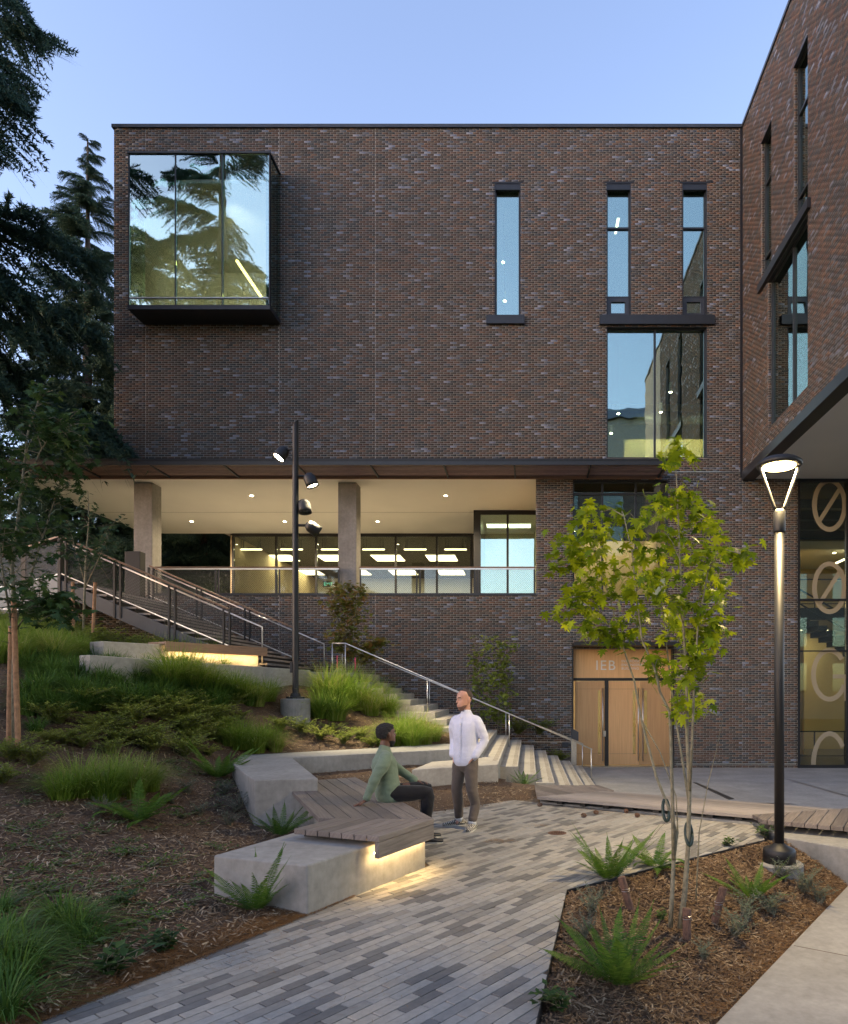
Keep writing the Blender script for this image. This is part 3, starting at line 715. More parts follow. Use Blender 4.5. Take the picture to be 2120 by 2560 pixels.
# hall interior: floors, walls, stair flights, railings
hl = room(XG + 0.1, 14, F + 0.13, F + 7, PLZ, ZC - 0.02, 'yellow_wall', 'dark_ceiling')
obj('floor_slab', MB().box(XG + 0.1, 14, F + 2.4, F + 7, FZ(1531), FZ(1497)), 'dark_metal', hl)
obj('wood_wall', MB().box(XG + 0.12, XG + 2.0, F + 4.5, F + 4.62, PLZ, FZ(1545)), 'door_wood', hl)
obj('white_wall', MB().box(XG + 0.12, XG + 1.1, F + 5.0, F + 5.1, FZ(1497), ZC - 1.3), 'white_paint', hl)
obj('wood_door', MB().box(XG + 0.2, XG + 0.75, F + 4.9, F + 4.98, FZ(1497), FZ(1497) + 2.2), 'door_wood', hl)
obj('ceiling_step', MB().box(XG + 1.0, 14, F + 3.0, F + 7, ZC - 1.6, ZC - 1.3), 'white_paint', hl)
for i in range(4):
    obj('ceiling_beam', MB().box(XG + 0.12, 13.9, F + 1.2 + i * 1.5, F + 1.45 + i * 1.5, ZC - 0.6, ZC - 0.3), 'grey_metal', hl)
stf = MB()
for i in range(16): stf.box(XG + 0.5 + i * 0.28, XG + 0.8 + i * 0.28, F + 1.0, F + 2.3, FZ(1531) - (i + 1) * 0.16, FZ(1531) - i * 0.16)
obj('stair_flight', stf, 'dark_metal', hl)
for yy in (F + 1.0, F + 2.35):
    obj('stair_rail', MB().bar((XG + 0.4, yy, FZ(1531) + 0.9), (XG + 4.9, yy, FZ(1531) - 1.67), 0.04, 0.05), 'dark_metal', hl)
for zf in (PLZ, FZ(1497)):
    yy = F + 2.45
    mb = MB().bar((XG + 0.12, yy, zf + 1.0), (13.9, yy, zf + 1.0), 0.05, 0.04).bar((XG + 0.12, yy, zf + 0.15), (13.9, yy, zf + 0.15), 0.03, 0.03)
    for i in range(5): mb.bar((XG + 0.5 + i * 1.05, yy, zf), (XG + 0.5 + i * 1.05, yy, zf + 1.0), 0.04, 0.04)
    obj('balustrade', mb, 'dark_metal', hl)

# ================================================================== the wing on the right
XW = XR; YN = 4.0                                    # wing wall plane x = XW, from the corner towards the camera
wing = thing('brick_wing', 'tall brick wing overhanging the paved walk beside the lamp post, perpendicular to the facade', 'building', (XW, YN, ZC))
ZW = ROOF
def wy(px): return FPX * XW / (px - CX)
hA = (wy(1927.7), wy(1903.3), 13.46, 17.5); hB = (wy(2019), wy(1984.3), 13.46, 17.5)
hW = (wy(2018.8), wy(1919.4), 9.07, 13.2)
hA2 = (12.6, 13.45, 13.46, 17.5); hW2 = (10.0, 13.4, 9.07, 13.2); hB2 = (10.0, 10.85, 13.46, 17.5)
wr = [(YN, F, ZC + 0.22, ZW - 0.1)]; wh = [hA, hB, hW, hA2, hW2, hB2]
ww = obj('wall', wall_mesh(wr, wh, lambda a, b, c, d: (XW + 0.009, XW + 0.30, a, b, c, d)), 'mortar', wing)
lay_bricks(ww, (XW + 0.009, 0, 0), (0, 1, 0), (-1, 0, 0), [(8.5, F, ZC + 0.22, ZW - 0.1)], wh, single=(14.45, 15.75, 9.2, 17.0), seed=23)
obj('coping', MB().box(XW - 0.04, XW + 0.4, YN, F - 0.02, ZW - 0.1, ZW + 0.002), 'grey_metal', wing)
obj('edge_beam', MB().box(XW - 0.03, XW + 0.35, YN, F - 0.01, ZC - 0.06, ZC + 0.22), 'dark_metal', wing, bevel=0.01)
obj('soffit', MB().box(XW + 0.351, 18, YN, F + 0.02, ZC, ZC + 0.15), 'soffit_paint', wing)
obj('end_wall', MB().box(XW + 0.3, 18, YN, YN + 0.3, ZC + 0.16, ZW - 0.1), 'mortar', wing)
obj('roof', MB().box(XW + 0.41, 18, YN, F, ZW - 0.3, ZW - 0.1), 'dark_metal', wing)
def wing_window(h, cols=(), rows=(), mat='glass_blue'):
    y0, y1, z0, z1 = h; x = XW + 0.15; fw = 0.06; fr = MB()
    for a, b, c, d in ((y0, y0 + fw, z0, z1), (y1 - fw, y1, z0, z1), (y0 + fw, y1 - fw, z0, z0 + fw), (y0 + fw, y1 - fw, z1 - fw, z1)): fr.box(x - 0.05, x + 0.07, a, b, c, d)
    fr.box(XW - 0.012, x - 0.06, y0, y1, z1 - 0.03, z1 + 0.001)
    w = obj('window', fr, 'dark_metal', wing)
    cu = [y0 + fw] + sorted(cols) + [y1 - fw]; cv = [z0 + fw] + sorted(rows) + [z1 - fw]
    for c in cols: obj('mullion', MB().box(x - 0.045, x + 0.065, c - 0.035, c + 0.035, z0 + fw, z1 - fw), 'dark_metal', w)
    for r_ in rows: obj('transom', MB().box(x - 0.04, x + 0.06, y0 + fw, y1 - fw, r_ - 0.03, r_ + 0.03), 'dark_metal', w)
    for a, b in zip(cu, cu[1:]):
        for c, d in zip(cv, cv[1:]): obj('pane', MB().box(x, x + 0.012, a + 0.004, b - 0.004, c + 0.004, d - 0.004), mat, w)
    return w
for h in (hA, hB, hA2, hB2): wing_window(h, rows=(16.25, 14.15))
for h in (hW, hW2): wing_window(h, cols=((h[0] + h[1]) / 2 - 0.2,))
# brick returns in the reveals
for i, h in enumerate((hA, hB, hW)):
    lay_bricks(ww, (0, h[1] - 0.001, 0), (1, 0, 0), (0, -1, 0), [(XW + 0.012, XW + 0.095, h[2], h[3] - 0.04)], [], seed=40 + i)
obj('window_hood', MB().box(XW - 0.09, XW + 0.08, wy(2027.3), wy(1900), 13.22, 13.46), 'dark_metal', wing)
obj('window_hood', MB().box(XW - 0.09, XW + 0.08, 9.8, 13.6, 13.22, 13.46), 'dark_metal', wing)
def wroom(y0, y1, z0, z1, m, cm):
    x0, x1 = XW + 0.32, XW + 5; t = 0.1
    w = obj('room_wall', MB().box(x1, x1 + t, y0, y1, z0, z1), m, wing)
    obj('side_partition', MB().box(x0, x1, y0 - t, y0, z0, z1).box(x0, x1, y1, y1 + t, z0, z1), m, w)
    obj('room_ceiling', MB().box(x0, x1, y0 - t, y1 + t, z1, z1 + t), cm, w)
    obj('room_floor', MB().box(x0, x1, y0 - t, y1 + t, z0 - t, z0), 'room_floor', w)
wroom(8.0, 20.9, 13.5, 17.7, 'white_paint', 'white_paint'); wroom(8.0, 20.9, 8.9, 13.2, 'yellow_wall', 'white_paint')
# ================================================================== lights the building shows, plus added fill spots
def pendant_bar(x0, x1, y, z, zc, label, grp):
    t = thing('linear_pendant', label, 'pendant lamp', ((x0 + x1) / 2, y, z), group=grp)
    obj('housing', MB().box(x0, x1, y - 0.04, y + 0.04, z + 0.02, z + 0.06), 'black_metal', t)
    obj('diffuser', MB().box(x0 + 0.01, x1 - 0.01, y - 0.035, y + 0.035, z - 0.02, z + 0.018), 'panel_glow', t)
    for x in (x0 + 0.12, x1 - 0.12):
        for dx in (-0.06, 0.06): obj('rod', MB().box(x + dx - 0.015, x + dx + 0.015, y - 0.015, y + 0.015, z + 0.061, zc), 'black_metal', t)
for a, b in ((599, 655), (701, 757), (803, 859), (906, 962), (1010, 1066), (1111, 1167)):
    pendant_bar(FX(a, 30), FX(b, 30), 30.0, FZ(1373.7, 30), ZC - 0.05, 'linear pendant lamp on twin black rods behind the terrace glass', 'pendants behind the terrace glass')
def panel_light(x0, x1, y0, y1, z, label, grp, m='panel_glow'):
    t = obj('light_panel', MB().box(x0 - .03, x1 + .03, y0 - .03, y1 + .03, z - 0.02, z + 0.03), 'white_paint'); tag(t, label, 'ceiling light', grp)
    obj('diffuser', MB().box(x0, x1, y0, y1, z - 0.03, z - 0.022), m, t)
for x0 in (-12.9, -10.25, -7.6, -4.95):
    for y0 in (33.2, 37.4):
        panel_light(x0, x0 + 1.4, y0, y0 + 1.5, ZC - 0.09, 'square glowing ceiling panel in the room behind the terrace', 'ceiling panels behind the terrace')
def downlight(x, y, z, power, label, grp, m='down_glow', size=120, col=LAMP_WARM):
    t = thing('downlight', label, 'downlight', (x, y, z), group=grp)
    obj('trim_ring', MB().lathe([(0.085, 0.0), (0.085, -0.008), (0.06, -0.008), (0.06, 0.0)], (x, y, z - 0.001), 20), 'white_paint', t)
    obj('lens', MB().lathe([(0.058, -0.006), (0.058, -0.002)], (x, y, z), 16), m, t)
    if power: spot('downlight_beam', (x, y, z - 0.02), (x, y, 0), power, size, 0.6, col, 0.05, t)
for x, y in ((-9.4, 23.4), (-2.8, 23.4), (-13.2, 27.0), (-9.55, 27.0), (-5.9, 27.0)):
    downlight(x, y, ZC, 330, 'small round downlight set into the terrace soffit', 'terrace downlights', size=150, col=(1.0, 0.79, 0.5))
# room lights
def bulb_pendant(x, y, z, zc, label, grp):
    t = thing('cylinder_pendant', label, 'pendant lamp', (x, y, z), group=grp)
    obj('cylinder', MB().lathe([(0.055, 0.0), (0.055, 0.3)], (x, y, z), 14), 'white_paint', t, smooth=False)
    obj('lens', MB().lathe([(0.05, -0.012), (0.05, -0.002)], (x, y, z), 14), 'down_glow', t)
    obj('cord', MB().tube([(x, y, z + 0.3), (x, y, zc)], 0.006, 5), 'black_metal', t)
for x, y, z in ((FX(1258, F + 1.5), F + 1.5, FZ(655, F + 1.5)), (FX(1262, F + 2.6), F + 2.6, FZ(752, F + 2.6))):
    bulb_pendant(x, y, z, 17.7, 'white cylinder pendant lamp inside the single slit window', 'pendants in the single slit window')
for px, py, d in ((1546, 1034, 1.2), (1652, 1030, 1.2), (1528, 1083, 2.4), (1676, 980, 0.8)):
    bulb_pendant(FX(px, F + d), F + d, FZ(py, F + d), 13.2, 'white cylinder pendant lamp inside the wide window above the entrance', 'pendants in the wide window')
for px, py, d in ((1590, 1328, 1.0), (1440, 1328, 1.0), (1604, 1300, 1.8)):
    bulb_pendant(FX(px, F + d), F + d, FZ(py, F + d), 8.3, 'white cylinder pendant lamp inside the window beside the brick pier', 'pendants beside the pier')
panel_light(FX(1560), FX(1566), F + 1.6, F + 2.4, 17.66, 'square ceiling panel behind the slit window above the entrance', 'upper room panels')
for wx in (4.2, 6.0): spot('counter_fill', (wx, F + 1.2, 10.9), (wx, F + 2.85, 9.7), 70, 130, 0.8, (1, .8, .4))  # spots without fixtures, added to brighten the counter wall
panel_light(FX(1450), FX(1650), F + 4.2, F + 5.2, 8.26, 'long ceiling panel in the window beside the brick pier', 'pier room panel')
panel_light(xa + 0.4, xb - 0.2, YR + 1.2, YR + 1.8, ZC - 0.2, 'ceiling strip in the glazed room next to the brick pier', 'glazed corner room strip')
panel_light(h_door[0] + 0.3, h_door[1], F + 1.5, F + 3, 3.15, 'ceiling strip in the lobby behind the entrance doors', 'lobby strip')
t = tag(obj('linear_lamp', MB().bar((FX(592, F + 1.2), F + 1.2, FZ(652, F + 1.2)), (FX(652, F + 0.5), F + 0.5, FZ(741, F + 0.5)), 0.07, 0.07), 'line_glow'), 'glowing diagonal linear lamp inside the glass bay', 'linear lamp')
spot('bay_fill', (-9.8, F + 1.0, 17.6), (-9.8, F + 4.6, 14.6), 170, 140, 0.9, (1, .82, .5), 0.2)  # unseen spot added to lighten the room behind the bay glass
for x, y in ((9.6, F + 3.6), (11.2, F + 3.6)): downlight(x, y, ZC - 1.6, 320, 'small downlight in the stair hall ceiling step', 'stair hall downlights')
panel_light(XG + 0.4, XG + 3.4, F + 5.6, F + 6.2, FZ(1531) - 0.05, 'ceiling strip under the stair hall upper floor', 'stair hall strips')
panel_light(XG + 0.3, XG + 1.0, F + 5.5, F + 6.3, ZC - 1.35, 'ceiling panel above the stair hall balcony door', 'stair hall strips')
obj_ = tag(obj('linear_lamp', MB().bar((FX(2090, F + 3.2), F + 3.2, FZ(1408, F + 3.2)), (FX(2140, F + 3.2), F + 3.2, FZ(1385, F + 3.2)), 0.06, 0.06), 'panel_glow'), 'slanting linear lamp in the stair hall behind the frosted zero', 'linear lamp')
for y in (11.5, 17.4):
    panel_light(XW + 1.2, XW + 3.0, y, y + 0.5, 13.13, 'ceiling strip inside the wide window of the brick wing', 'wing room strips')
    panel_light(XW + 1.2, XW + 3.0, y, y + 0.5, 17.6, 'ceiling strip inside the slit windows of the brick wing', 'wing room strips')
ex = tag(obj('exit_sign', MB().box(FX(808, 31), FX(826, 31), 31.0, 31.03, FZ(1467, 31), FZ(1452, 31)), 'dark_metal'), 'small green exit sign behind the terrace railing', 'sign')
text('EXIT', FX(809.5, 31), FZ(1464, 31), 30.99, 0.2, 'exit_glow', ex, 'exit_letters')

# ---- terrace railing
def lattice(mb, a, b, z0a, z1a, z0b, z1b, step, w):
    """expanded-metal infill: two families of diagonal wires in the panel from a to b (xy), with lower and upper heights at both ends"""
    a = Vector((a[0], a[1])); b = Vector((b[0], b[1])); L = (b - a).length
    def at(s, t):
        p = a + (b - a) * (s / L); lo = z0a + (z0b - z0a) * s / L; hi = z1a + (z1b - z1a) * s / L
        return (p.x, p.y, lo + (hi - lo) * t)
    H = z1a - z0a; n = int((L + H) / step)
    for k in range(n + 1):
        for sgn in (1, -1):
            s0 = k * step - H; s1 = k * step; t0, t1 = (0.0, 1.0)
            ca, cb = max(s0, 0), min(s1, L)
            if cb - ca < 0.01: continue
            ta, tb = (ca - s0) / H, (cb - s0) / H
            if sgn < 0: ta, tb = 1 - ta, 1 - tb
            mb.bar(at(ca, ta), at(cb, tb), w, w)
def guard(x0, x1, label):
    y = F + 0.14; zt = FZ(1417, y); z0 = FZ(1483) - 0.02
    t = thing('terrace_railing', label, 'railing', ((x0 + x1) / 2, y, z0))
    me = MB().box(x0, x1, y - 0.04, y + 0.04, zt - 0.035, zt).mesh('top_rail'); uv_planar(me, (1, 0, 0), (0, 1, 0)); link('top_rail', me, 'brown_wood', t)
    obj('under_rail', MB().box(x0 + 0.02, x1 - 0.02, y - 0.02, y + 0.02, zt - 0.085, zt - 0.05), 'steel', t)
    n = max(2, round((x1 - x0) / 1.85))
    for i in range(n + 1):
        x = x0 + 0.03 + (x1 - x0 - 0.06) * i / n
        for dx in ((-0.05, 0.05) if 0 < i < n else (0,)): obj('post', MB().box(x + dx - 0.02, x + dx + 0.02, y - 0.025, y + 0.025, z0, zt - 0.086), 'dark_metal', t)
    mb = MB(); lattice(mb, (x0 + 0.05, y), (x1 - 0.05, y), z0, zt - 0.09, z0, zt - 0.09, 0.07, 0.005)
    obj('mesh_infill', mb, 'dark_metal', t)
guard(FX(383), FX(846), 'terrace railing with wood top rail running left of the middle concrete column')
guard(FX(896), FX(1338), 'terrace railing with wood top rail between the middle column and brick pier')
# ================================================================== ground
LNE = ((-2.63, 3.64), (-1.02, 6.86))             # left edge of the patio
DKA, DKB = (0.185, 10.76), (3.02, 8.93)          # foot of the low deck bench
MUA = (-1.48, 10.2); MUB = (0.14, 11.27)
PLC, PLE, PLF = (0.344, 6.10), (2.79, 8.12), (0.042, 3.64)   # planter edge corners
def sdist(p, a, b):                               # signed distance, positive on the left of a -> b
    dx, dy = b[0]-a[0], b[1]-a[1]; q = math.hypot(dx, dy)
    return (dx * (p[1]-a[1]) - dy * (p[0]-a[0])) / q
CTRL = np.array([(-2.63,3.64,0),(-2.2,4.4,0),(-1.8,5.3,0),(-3.1,2.4,.02),(-2.61,5.71,.08),(-2.4,7.2,.05),(-3.0,8.3,.05),(-3.45,8.5,.08),(-3.85,9.2,.25),
  (-4.55,10.5,.45),(-4.95,11.75,.6),(-4.0,12.5,.63),(-2.9,13.3,.62),(-1.7,14.4,.6),(-1.4,15.4,.7),(-6.5,8.7,1.0),(-4.9,14.5,1.15),(-7.2,11.6,1.75),(-5.1,15.8,1.75),(-6.1,13.6,1.75),
  (-3.6,16.6,1.1),(-2.3,16.2,.95),(-9,8,1.65),(-12,8,2.4),(-9,12.6,2.3),(-12,14,3.0),(-14,18,3.3),(-8.9,14.4,2.35),(-6,5,.62),(-9,4,1.35),(-4,4,.22),(-4.5,6.5,.38),(-6.3,11.2,1.35),(-16,10,3.2),(-4,2,.15),(-8,1,.9),(-13,2,2.0),(-16,4,2.8),(-18,18,4.0),(-18,24,4.2),(-13,22,3.6)])
def _phi(r): return np.where(r > 1e-9, r * r * np.log(np.maximum(r, 1e-9)), 0.0)
_n = len(CTRL); _K = _phi(np.hypot(CTRL[:, None, 0] - CTRL[None, :, 0], CTRL[:, None, 1] - CTRL[None, :, 1])) + np.eye(_n) * 0.02
_Pm = np.c_[np.ones(_n), CTRL[:, :2]]
_sol = np.linalg.solve(np.block([[_K, _Pm], [_Pm.T, np.zeros((3, 3))]]), np.r_[CTRL[:, 2], np.zeros(3)])
def hill(X, Y):
    X = np.asarray(X, float); Y = np.asarray(Y, float)
    d = np.hypot(X[..., None] - CTRL[:, 0], Y[..., None] - CTRL[:, 1])
    z = (_phi(d) * _sol[:_n]).sum(-1) + _sol[_n] + _sol[_n + 1] * X + _sol[_n + 2] * Y
    a, b = LNE; q = math.hypot(b[0]-a[0], b[1]-a[1])
    s = ((b[0]-a[0]) * (Y - a[1]) - (b[1]-a[1]) * (X - a[0])) / q       # distance left of the paver edge
    s2 = -((MUB[0]-MUA[0]) * (Y - MUA[1]) - (MUB[1]-MUA[1]) * (X - MUA[0])) / math.hypot(MUB[0]-MUA[0], MUB[1]-MUA[1])
    cap = np.where(Y < 7.6, s * 0.55 - 0.012, 9.0)
    cap = np.where((Y >= 7.6) & (Y < 11.5), np.minimum(cap, np.maximum(0.02 - 0.25 * s2, s * 0.3 - 0.3)), cap)
    return np.minimum(z, cap) + 0.018 * np.sin(X * 3.1 + Y * 1.7) * np.cos(Y * 2.3 - X) * (z > 0.05)
def hz(x, y): return float(hill(np.array([x]), np.array([y]))[0])
def on_hill(px, py):                              # where the line of sight through a photo pixel meets the slope
    Y = np.arange(2.6, 30, 0.02); X = (px - CX) / FPX * Y; Z = HC - (py - CY) / FPX * Y
    k = np.where(Z <= hill(X, Y))[0]
    if len(k) == 0: return None
    i = k[0]; return (float(X[i]), float(Y[i]), hz(X[i], Y[i]))
xs = np.arange(-18, 0.6, 0.16); ys = np.arange(1.0, 21.4, 0.16)
GX, GY = np.meshgrid(xs, ys, indexing='ij'); GZ = hill(GX, GY)
V = np.stack([GX, GY, GZ], -1).reshape(-1, 3); ny = len(ys)
ii, jj = np.meshgrid(np.arange(len(xs) - 1), np.arange(ny - 1), indexing='ij')
Q = np.stack([ii*ny+jj, (ii+1)*ny+jj, (ii+1)*ny+jj+1, ii*ny+jj+1], -1).reshape(-1, 4)
cen = V[Q].mean(1)
kk = np.floor((-0.54 - cen[:, 0]) / 0.35).astype(int)
nearv = np.array([{0: 12.1, 1: 13.5, 2: 14.5, 3: 15.5, 4: 16.3, 5: 16.9}.get(int(q), 12.3 if q < 0 else 17.4) for q in kk])
keep = ~((kk <= 11) & (cen[:, 1] > nearv) & (cen[:, 0] < 0.6)) & ~((cen[:, 0] > -0.9) & (cen[:, 1] > 15.9)) & ~((cen[:, 0] > -2.2) & (cen[:, 1] > 16.6)) & ~((cen[:, 0] > -4.6) & (cen[:, 1] > 17.05)) & ~((cen[:, 0] > -0.4) & (cen[:, 1] > 12.2)) & ~((cen[:,0] > -9) & (cen[:,1] > 17.6))
me = np_mesh('hillside', V, Q[keep]); sl = link('hillside', me, 'mulch', smooth=True); sl['kind'] = 'structure'; sl['label'] = 'planted slope covered with bark mulch'
# far ground, one sheet out to the horizon, well below everything built nearby
struct('ground', MB().add([(-900, -900, -1.2), (900, -900, -1.2), (900, 1500, -1.2), (-900, 1500, -1.2)], [(0, 1, 2, 3)]), 'hill_green')
struct('rear_bank', MB().add([(-60, 20.9, 3.2), (-14.5, 20.9, 3.2), (-14.5, 30, 4.0), (-60, 30, 4.2), (-14.5, 60, 4.4), (-60, 60, 4.4), (-60, -30, 3.0), (-17.5, -30, 2.6), (-17.5, 20.9, 3.4)], [(0, 1, 2, 3), (3, 2, 4, 5), (6, 7, 8, 0)]), 'hill_green')
struct('rear_terrace', MB().box(-14.5, -10.3, 29.2, 60, 3.5, 4.2), 'hill_green')

# ---- plaza: slopes gently down to the door; lighter band and trench drain
def plz(x, y): return -0.45 + (PLZ + 0.45) * min(1, max(0, (y - 9.5) / (F - 9.5)))
def sheet(pts, dz): return MB().add([(x, y, plz(x, y) + dz) for x, y in pts], [tuple(range(len(pts)))])
struct('plaza', sheet([(-2.0, 21.8), (-1.2, 12.0), (0.0, 11.6), (0.3, 9.6), (3.3, 7.4), (16, 7.4), (16, 21.8)][::-1], 0), 'plaza_concrete')
def gp(x, y):
    for _ in range(1):
        z = -0.57; q = G(x, y, z)
    for _ in range(6): q = G(x, y, plz(*q))
    return q
struct('plaza_band', sheet([gp(1655, 1945), gp(1735, 1944), gp(1990, 2010), gp(1760, 2004)], 0.004), 'walk_concrete')
struct('plaza_band', sheet([gp(1890, 1926), gp(2119, 1924), gp(2600, 1926), gp(2600, 2040), gp(2119, 1990)], 0.004), 'walk_concrete')
tag(obj('trench_drain', MB().prism([gp(1733, 1957), gp(1741, 1957), gp(1836, 1998), gp(1822, 2000)], lambda x, y: plz(x, y) + 0.003, lambda x, y: plz(x, y) + 0.012), 'dark_metal'), 'dark trench drain grate slanting across the plaza paving', 'drain')

# ---- patio of plank pavers
PD = Vector((0.584, 0.811)).normalized(); PN = Vector((PD.y, -PD.x))
PLEN, PWID, PJ = 0.305, 0.0762, 0.006
patio = struct('patio', MB().prism([LNE[0], (-2.9, 3.1), (0.0, 3.1), PLF, PLC, PLE, DKB, DKA, MUB, MUA, (-2.2, 9.4), (-1.3, 6.9), LNE[1]], -0.12, -0.0085), 'joint_sand', 'paved patio of long two-tone grey pavers')
patio.data.materials.clear(); patio.data.materials.append(M['joint_sand'])
L1 = left_of(LNE[1], LNE[0]); S1 = left_of(PLC, PLE)      # right of the left edge / above the planter line
def neg(h): return (-h[0], -h[1], -h[2])
cA = [neg(left_of(MUA, MUB)), neg(left_of(DKA, DKB))]
regions = [[L1, neg(S1), neg(left_of(PLF, PLC)) if False else left_of(PLF, PLC)],
           [L1, S1] + cA + [left_of(PLE, (3.02, 8.93))],
           [neg(L1), S1, neg(left_of((-2.32, 9.66), (-0.924, 6.79))) if False else left_of((-2.32, 9.66), (-0.924, 6.79))] + cA]
pv = []
for ri in range(-110, 150):
    off = ((ri * 0.37) % 1.0) * PLEN
    for ci in range(-2, 46):
        s0 = ci * PLEN + off - 6.0 + 4; t0 = ri * PWID
        q = [(s0 + PJ/2, t0 + PJ/2), (s0 + PLEN - PJ/2, t0 + PJ/2), (s0 + PLEN - PJ/2, t0 + PWID - PJ/2), (s0 + PJ/2, t0 + PWID - PJ/2)]
        w = [(PD.x * s + PN.x * t, PD.y * s + PN.y * t) for s, t in q]
        c = (sum(p[0] for p in w) / 4, sum(p[1] for p in w) / 4)
        if not (-3.2 < c[0] < 3.4 and 2.9 < c[1] < 11.6): continue
        hsh = random.Random(ri * 1000 + ci); u = hsh.random()
        dark_before = random.Random(ri * 1000 + ci - 1).random() < 0.30 or random.Random((ri - 1) * 1000 + ci).random() < 0.12
        tone = 0 if (u < 0.30 and not dark_before) else (1 if u < 0.36 else 2)
        for rg in regions:
            p = clip(w, rg)
            if len(p) >= 3 and area(p) > 0.0012: pv.append((p, tone, hsh.uniform(0.92, 1.08), hsh.uniform(-0.0015, 0.0015), hsh.random()))
TONE = [(0.14, 0.137, 0.131), (0.22, 0.213, 0.195), (0.31, 0.298, 0.268)]
def size_px(p):
    cy = sum(q[1] for q in p[0]) / len(p[0]); return area(p[0]) / cy ** 3 if cy > 3.5 else 0
pv.sort(key=size_px, reverse=True)
def paver_geo(p, z, dz):
    k = len(p); c = (sum(q[0] for q in p)/k, sum(q[1] for q in p)/k)
    ins = [(q[0] + (c[0]-q[0]) * 0.0, q[1]) for q in p]
    b = 0.003
    def inset(q):
        d = math.hypot(q[0]-c[0], q[1]-c[1]); return (q[0] + (c[0]-q[0]) / d * b, q[1] + (c[1]-q[1]) / d * b)
    a = sum(p[i][0]*p[(i+1)%k][1] - p[(i+1)%k][0]*p[i][1] for i in range(k))
    if a < 0: p = p[::-1]
    vs = [(x, y, z - 0.05) for x, y in p] + [(x, y, z - 0.003) for x, y in p] + [(*inset(q), z) for q in p]
    fs = [(i, (i+1)%k, (i+1)%k+k, i+k) for i in range(k)] + [(i+k, (i+1)%k+k, (i+1)%k+2*k, i+2*k) for i in range(k)] + [tuple(range(2*k, 3*k))]
    return vs, fs
rest = MB(); rest_c = []
for i, (p, tone, val, dz, u) in enumerate(pv):
    vs, fs = paver_geo(p, dz, 0); col = tuple(c * val * (1 + 0.05 * (u - 0.5) * s) for c, s in zip(TONE[tone], (1, 0, -1))) + (1.0,)
    if i < 300:
        mb = MB().add(vs, fs); me = mb.mesh('paver'); a = me.attributes.new('piece', 'FLOAT_COLOR', 'FACE'); a.data.foreach_set('color', list(col) * len(fs))
        link('paver', me, 'paver', patio)
    else: rest.add(vs, fs); rest_c += list(col) * len(fs)
me = rest.mesh('paver_field'); a = me.attributes.new('piece', 'FLOAT_COLOR', 'FACE'); a.data.foreach_set('color', rest_c)
link('paver_field', me, 'paver', patio, kind='stuff')

# ---- planter bed, walkway and low wall on the right
WKZ = -0.40
wkA, wkB = G(2118, 2215, WKZ), G(1787, 2560, WKZ)
def soil(x, y):
    d1 = -sdist((x, y), PLC, PLE); d2 = -sdist((x, y), PLF, PLC)          # distances inside from the patio edges
    d = min(d1 if y > 5 else 9, d2) if y < 6.4 else d1
    d = max(0, min(d1, d2) if True else d)
    dw = sdist((x, y), wkB, wkA)                                      # distance from the walkway edge
    dw = max(0.0, dw)
    t = d / (d + dw + 1e-6)
    z = -0.03 + (WKZ - 0.02 + 0.03) * t ** 1.3
    return z + 0.02 * math.sin(x * 4.1 + y * 2.2) * math.cos(3 * y) * min(1, d * 4) * min(1, dw * 4)
gx = np.arange(-0.15, 4.0, 0.07); gy = np.arange(2.6, 8.9, 0.07)
vs = []; idx = {}
for i, x in enumerate(gx):
    for j, y in enumerate(gy):
        d1 = -sdist((x, y), PLC, PLE); d2 = -sdist((x, y), PLF, PLC); dw = sdist((x, y), wkB, wkA)
        if min(d1, d2) > -0.09 and dw > -0.09:
            z = soil(x, y)
            if min(d1, d2) < 0: z = -0.09
            if dw < 0: z = WKZ - 0.04
            idx[i, j] = len(vs); vs.append((x, y, z))
fs = [(idx[i, j], idx[i+1, j], idx[i+1, j+1], idx[i, j+1]) for (i, j) in idx if (i+1, j) in idx and (i, j+1) in idx and (i+1, j+1) in idx]
bed = struct('planter_bed', MB().add(vs, fs), 'mulch', 'triangular mulch bed around the young maple', smooth=True)
tag(obj('steel_edging', MB().bar((PLF[0] - 0.12, PLF[1] - 1.0, -0.04), (*PLC, -0.05), 0.006, 0.09).bar((*PLC, -0.05), (*PLE, -0.05), 0.006, 0.09), 'black_metal'), 'thin black steel edging between the pavers and the mulch bed', 'edging')
def off(p, a, b, d):
    dx, dy = b[0]-a[0], b[1]-a[1]; q = math.hypot(dx, dy); return (p[0] + dy/q*d, p[1] - dx/q*d)
walk = struct('walkway', MB().prism([off(wkB, wkB, wkA, 0), off(wkA, wkB, wkA, 0), (4.6, 8.6), (7.5, 8.2), (7.0, 2.0), (-0.4, 2.0), (wkB[0] - 1.0, wkB[1] - 1.35)], WKZ - 0.3, WKZ), 'walk_concrete', 'smooth concrete walk beside the mulch bed', bevel=0.012)
# saw-cut joint in the walk
jA = G(1985, 2364, WKZ); jB = G(2119, 2390, WKZ); ex_ = (jB[0] + (jB[0]-jA[0]) * 3, jB[1] + (jB[1]-jA[1]) * 3)
obj('walk_joint', MB().bar((*jA, WKZ + 0.0005), (*ex_, WKZ + 0.0005), 0.008, 0.002), 'joint_sand', walk)
lw = obj('low_wall', MB().prism([(3.03, 8.42), (3.08, 8.23), (3.57, 7.67), (4.3, 8.0), (5.6, 8.6), (5.6, 9.6), (3.1, 8.86)], -0.7, 0.0), 'concrete', bevel=0.012)
tag(lw, 'low concrete wall under the slatted deck bench behind the lamp post', 'wall')
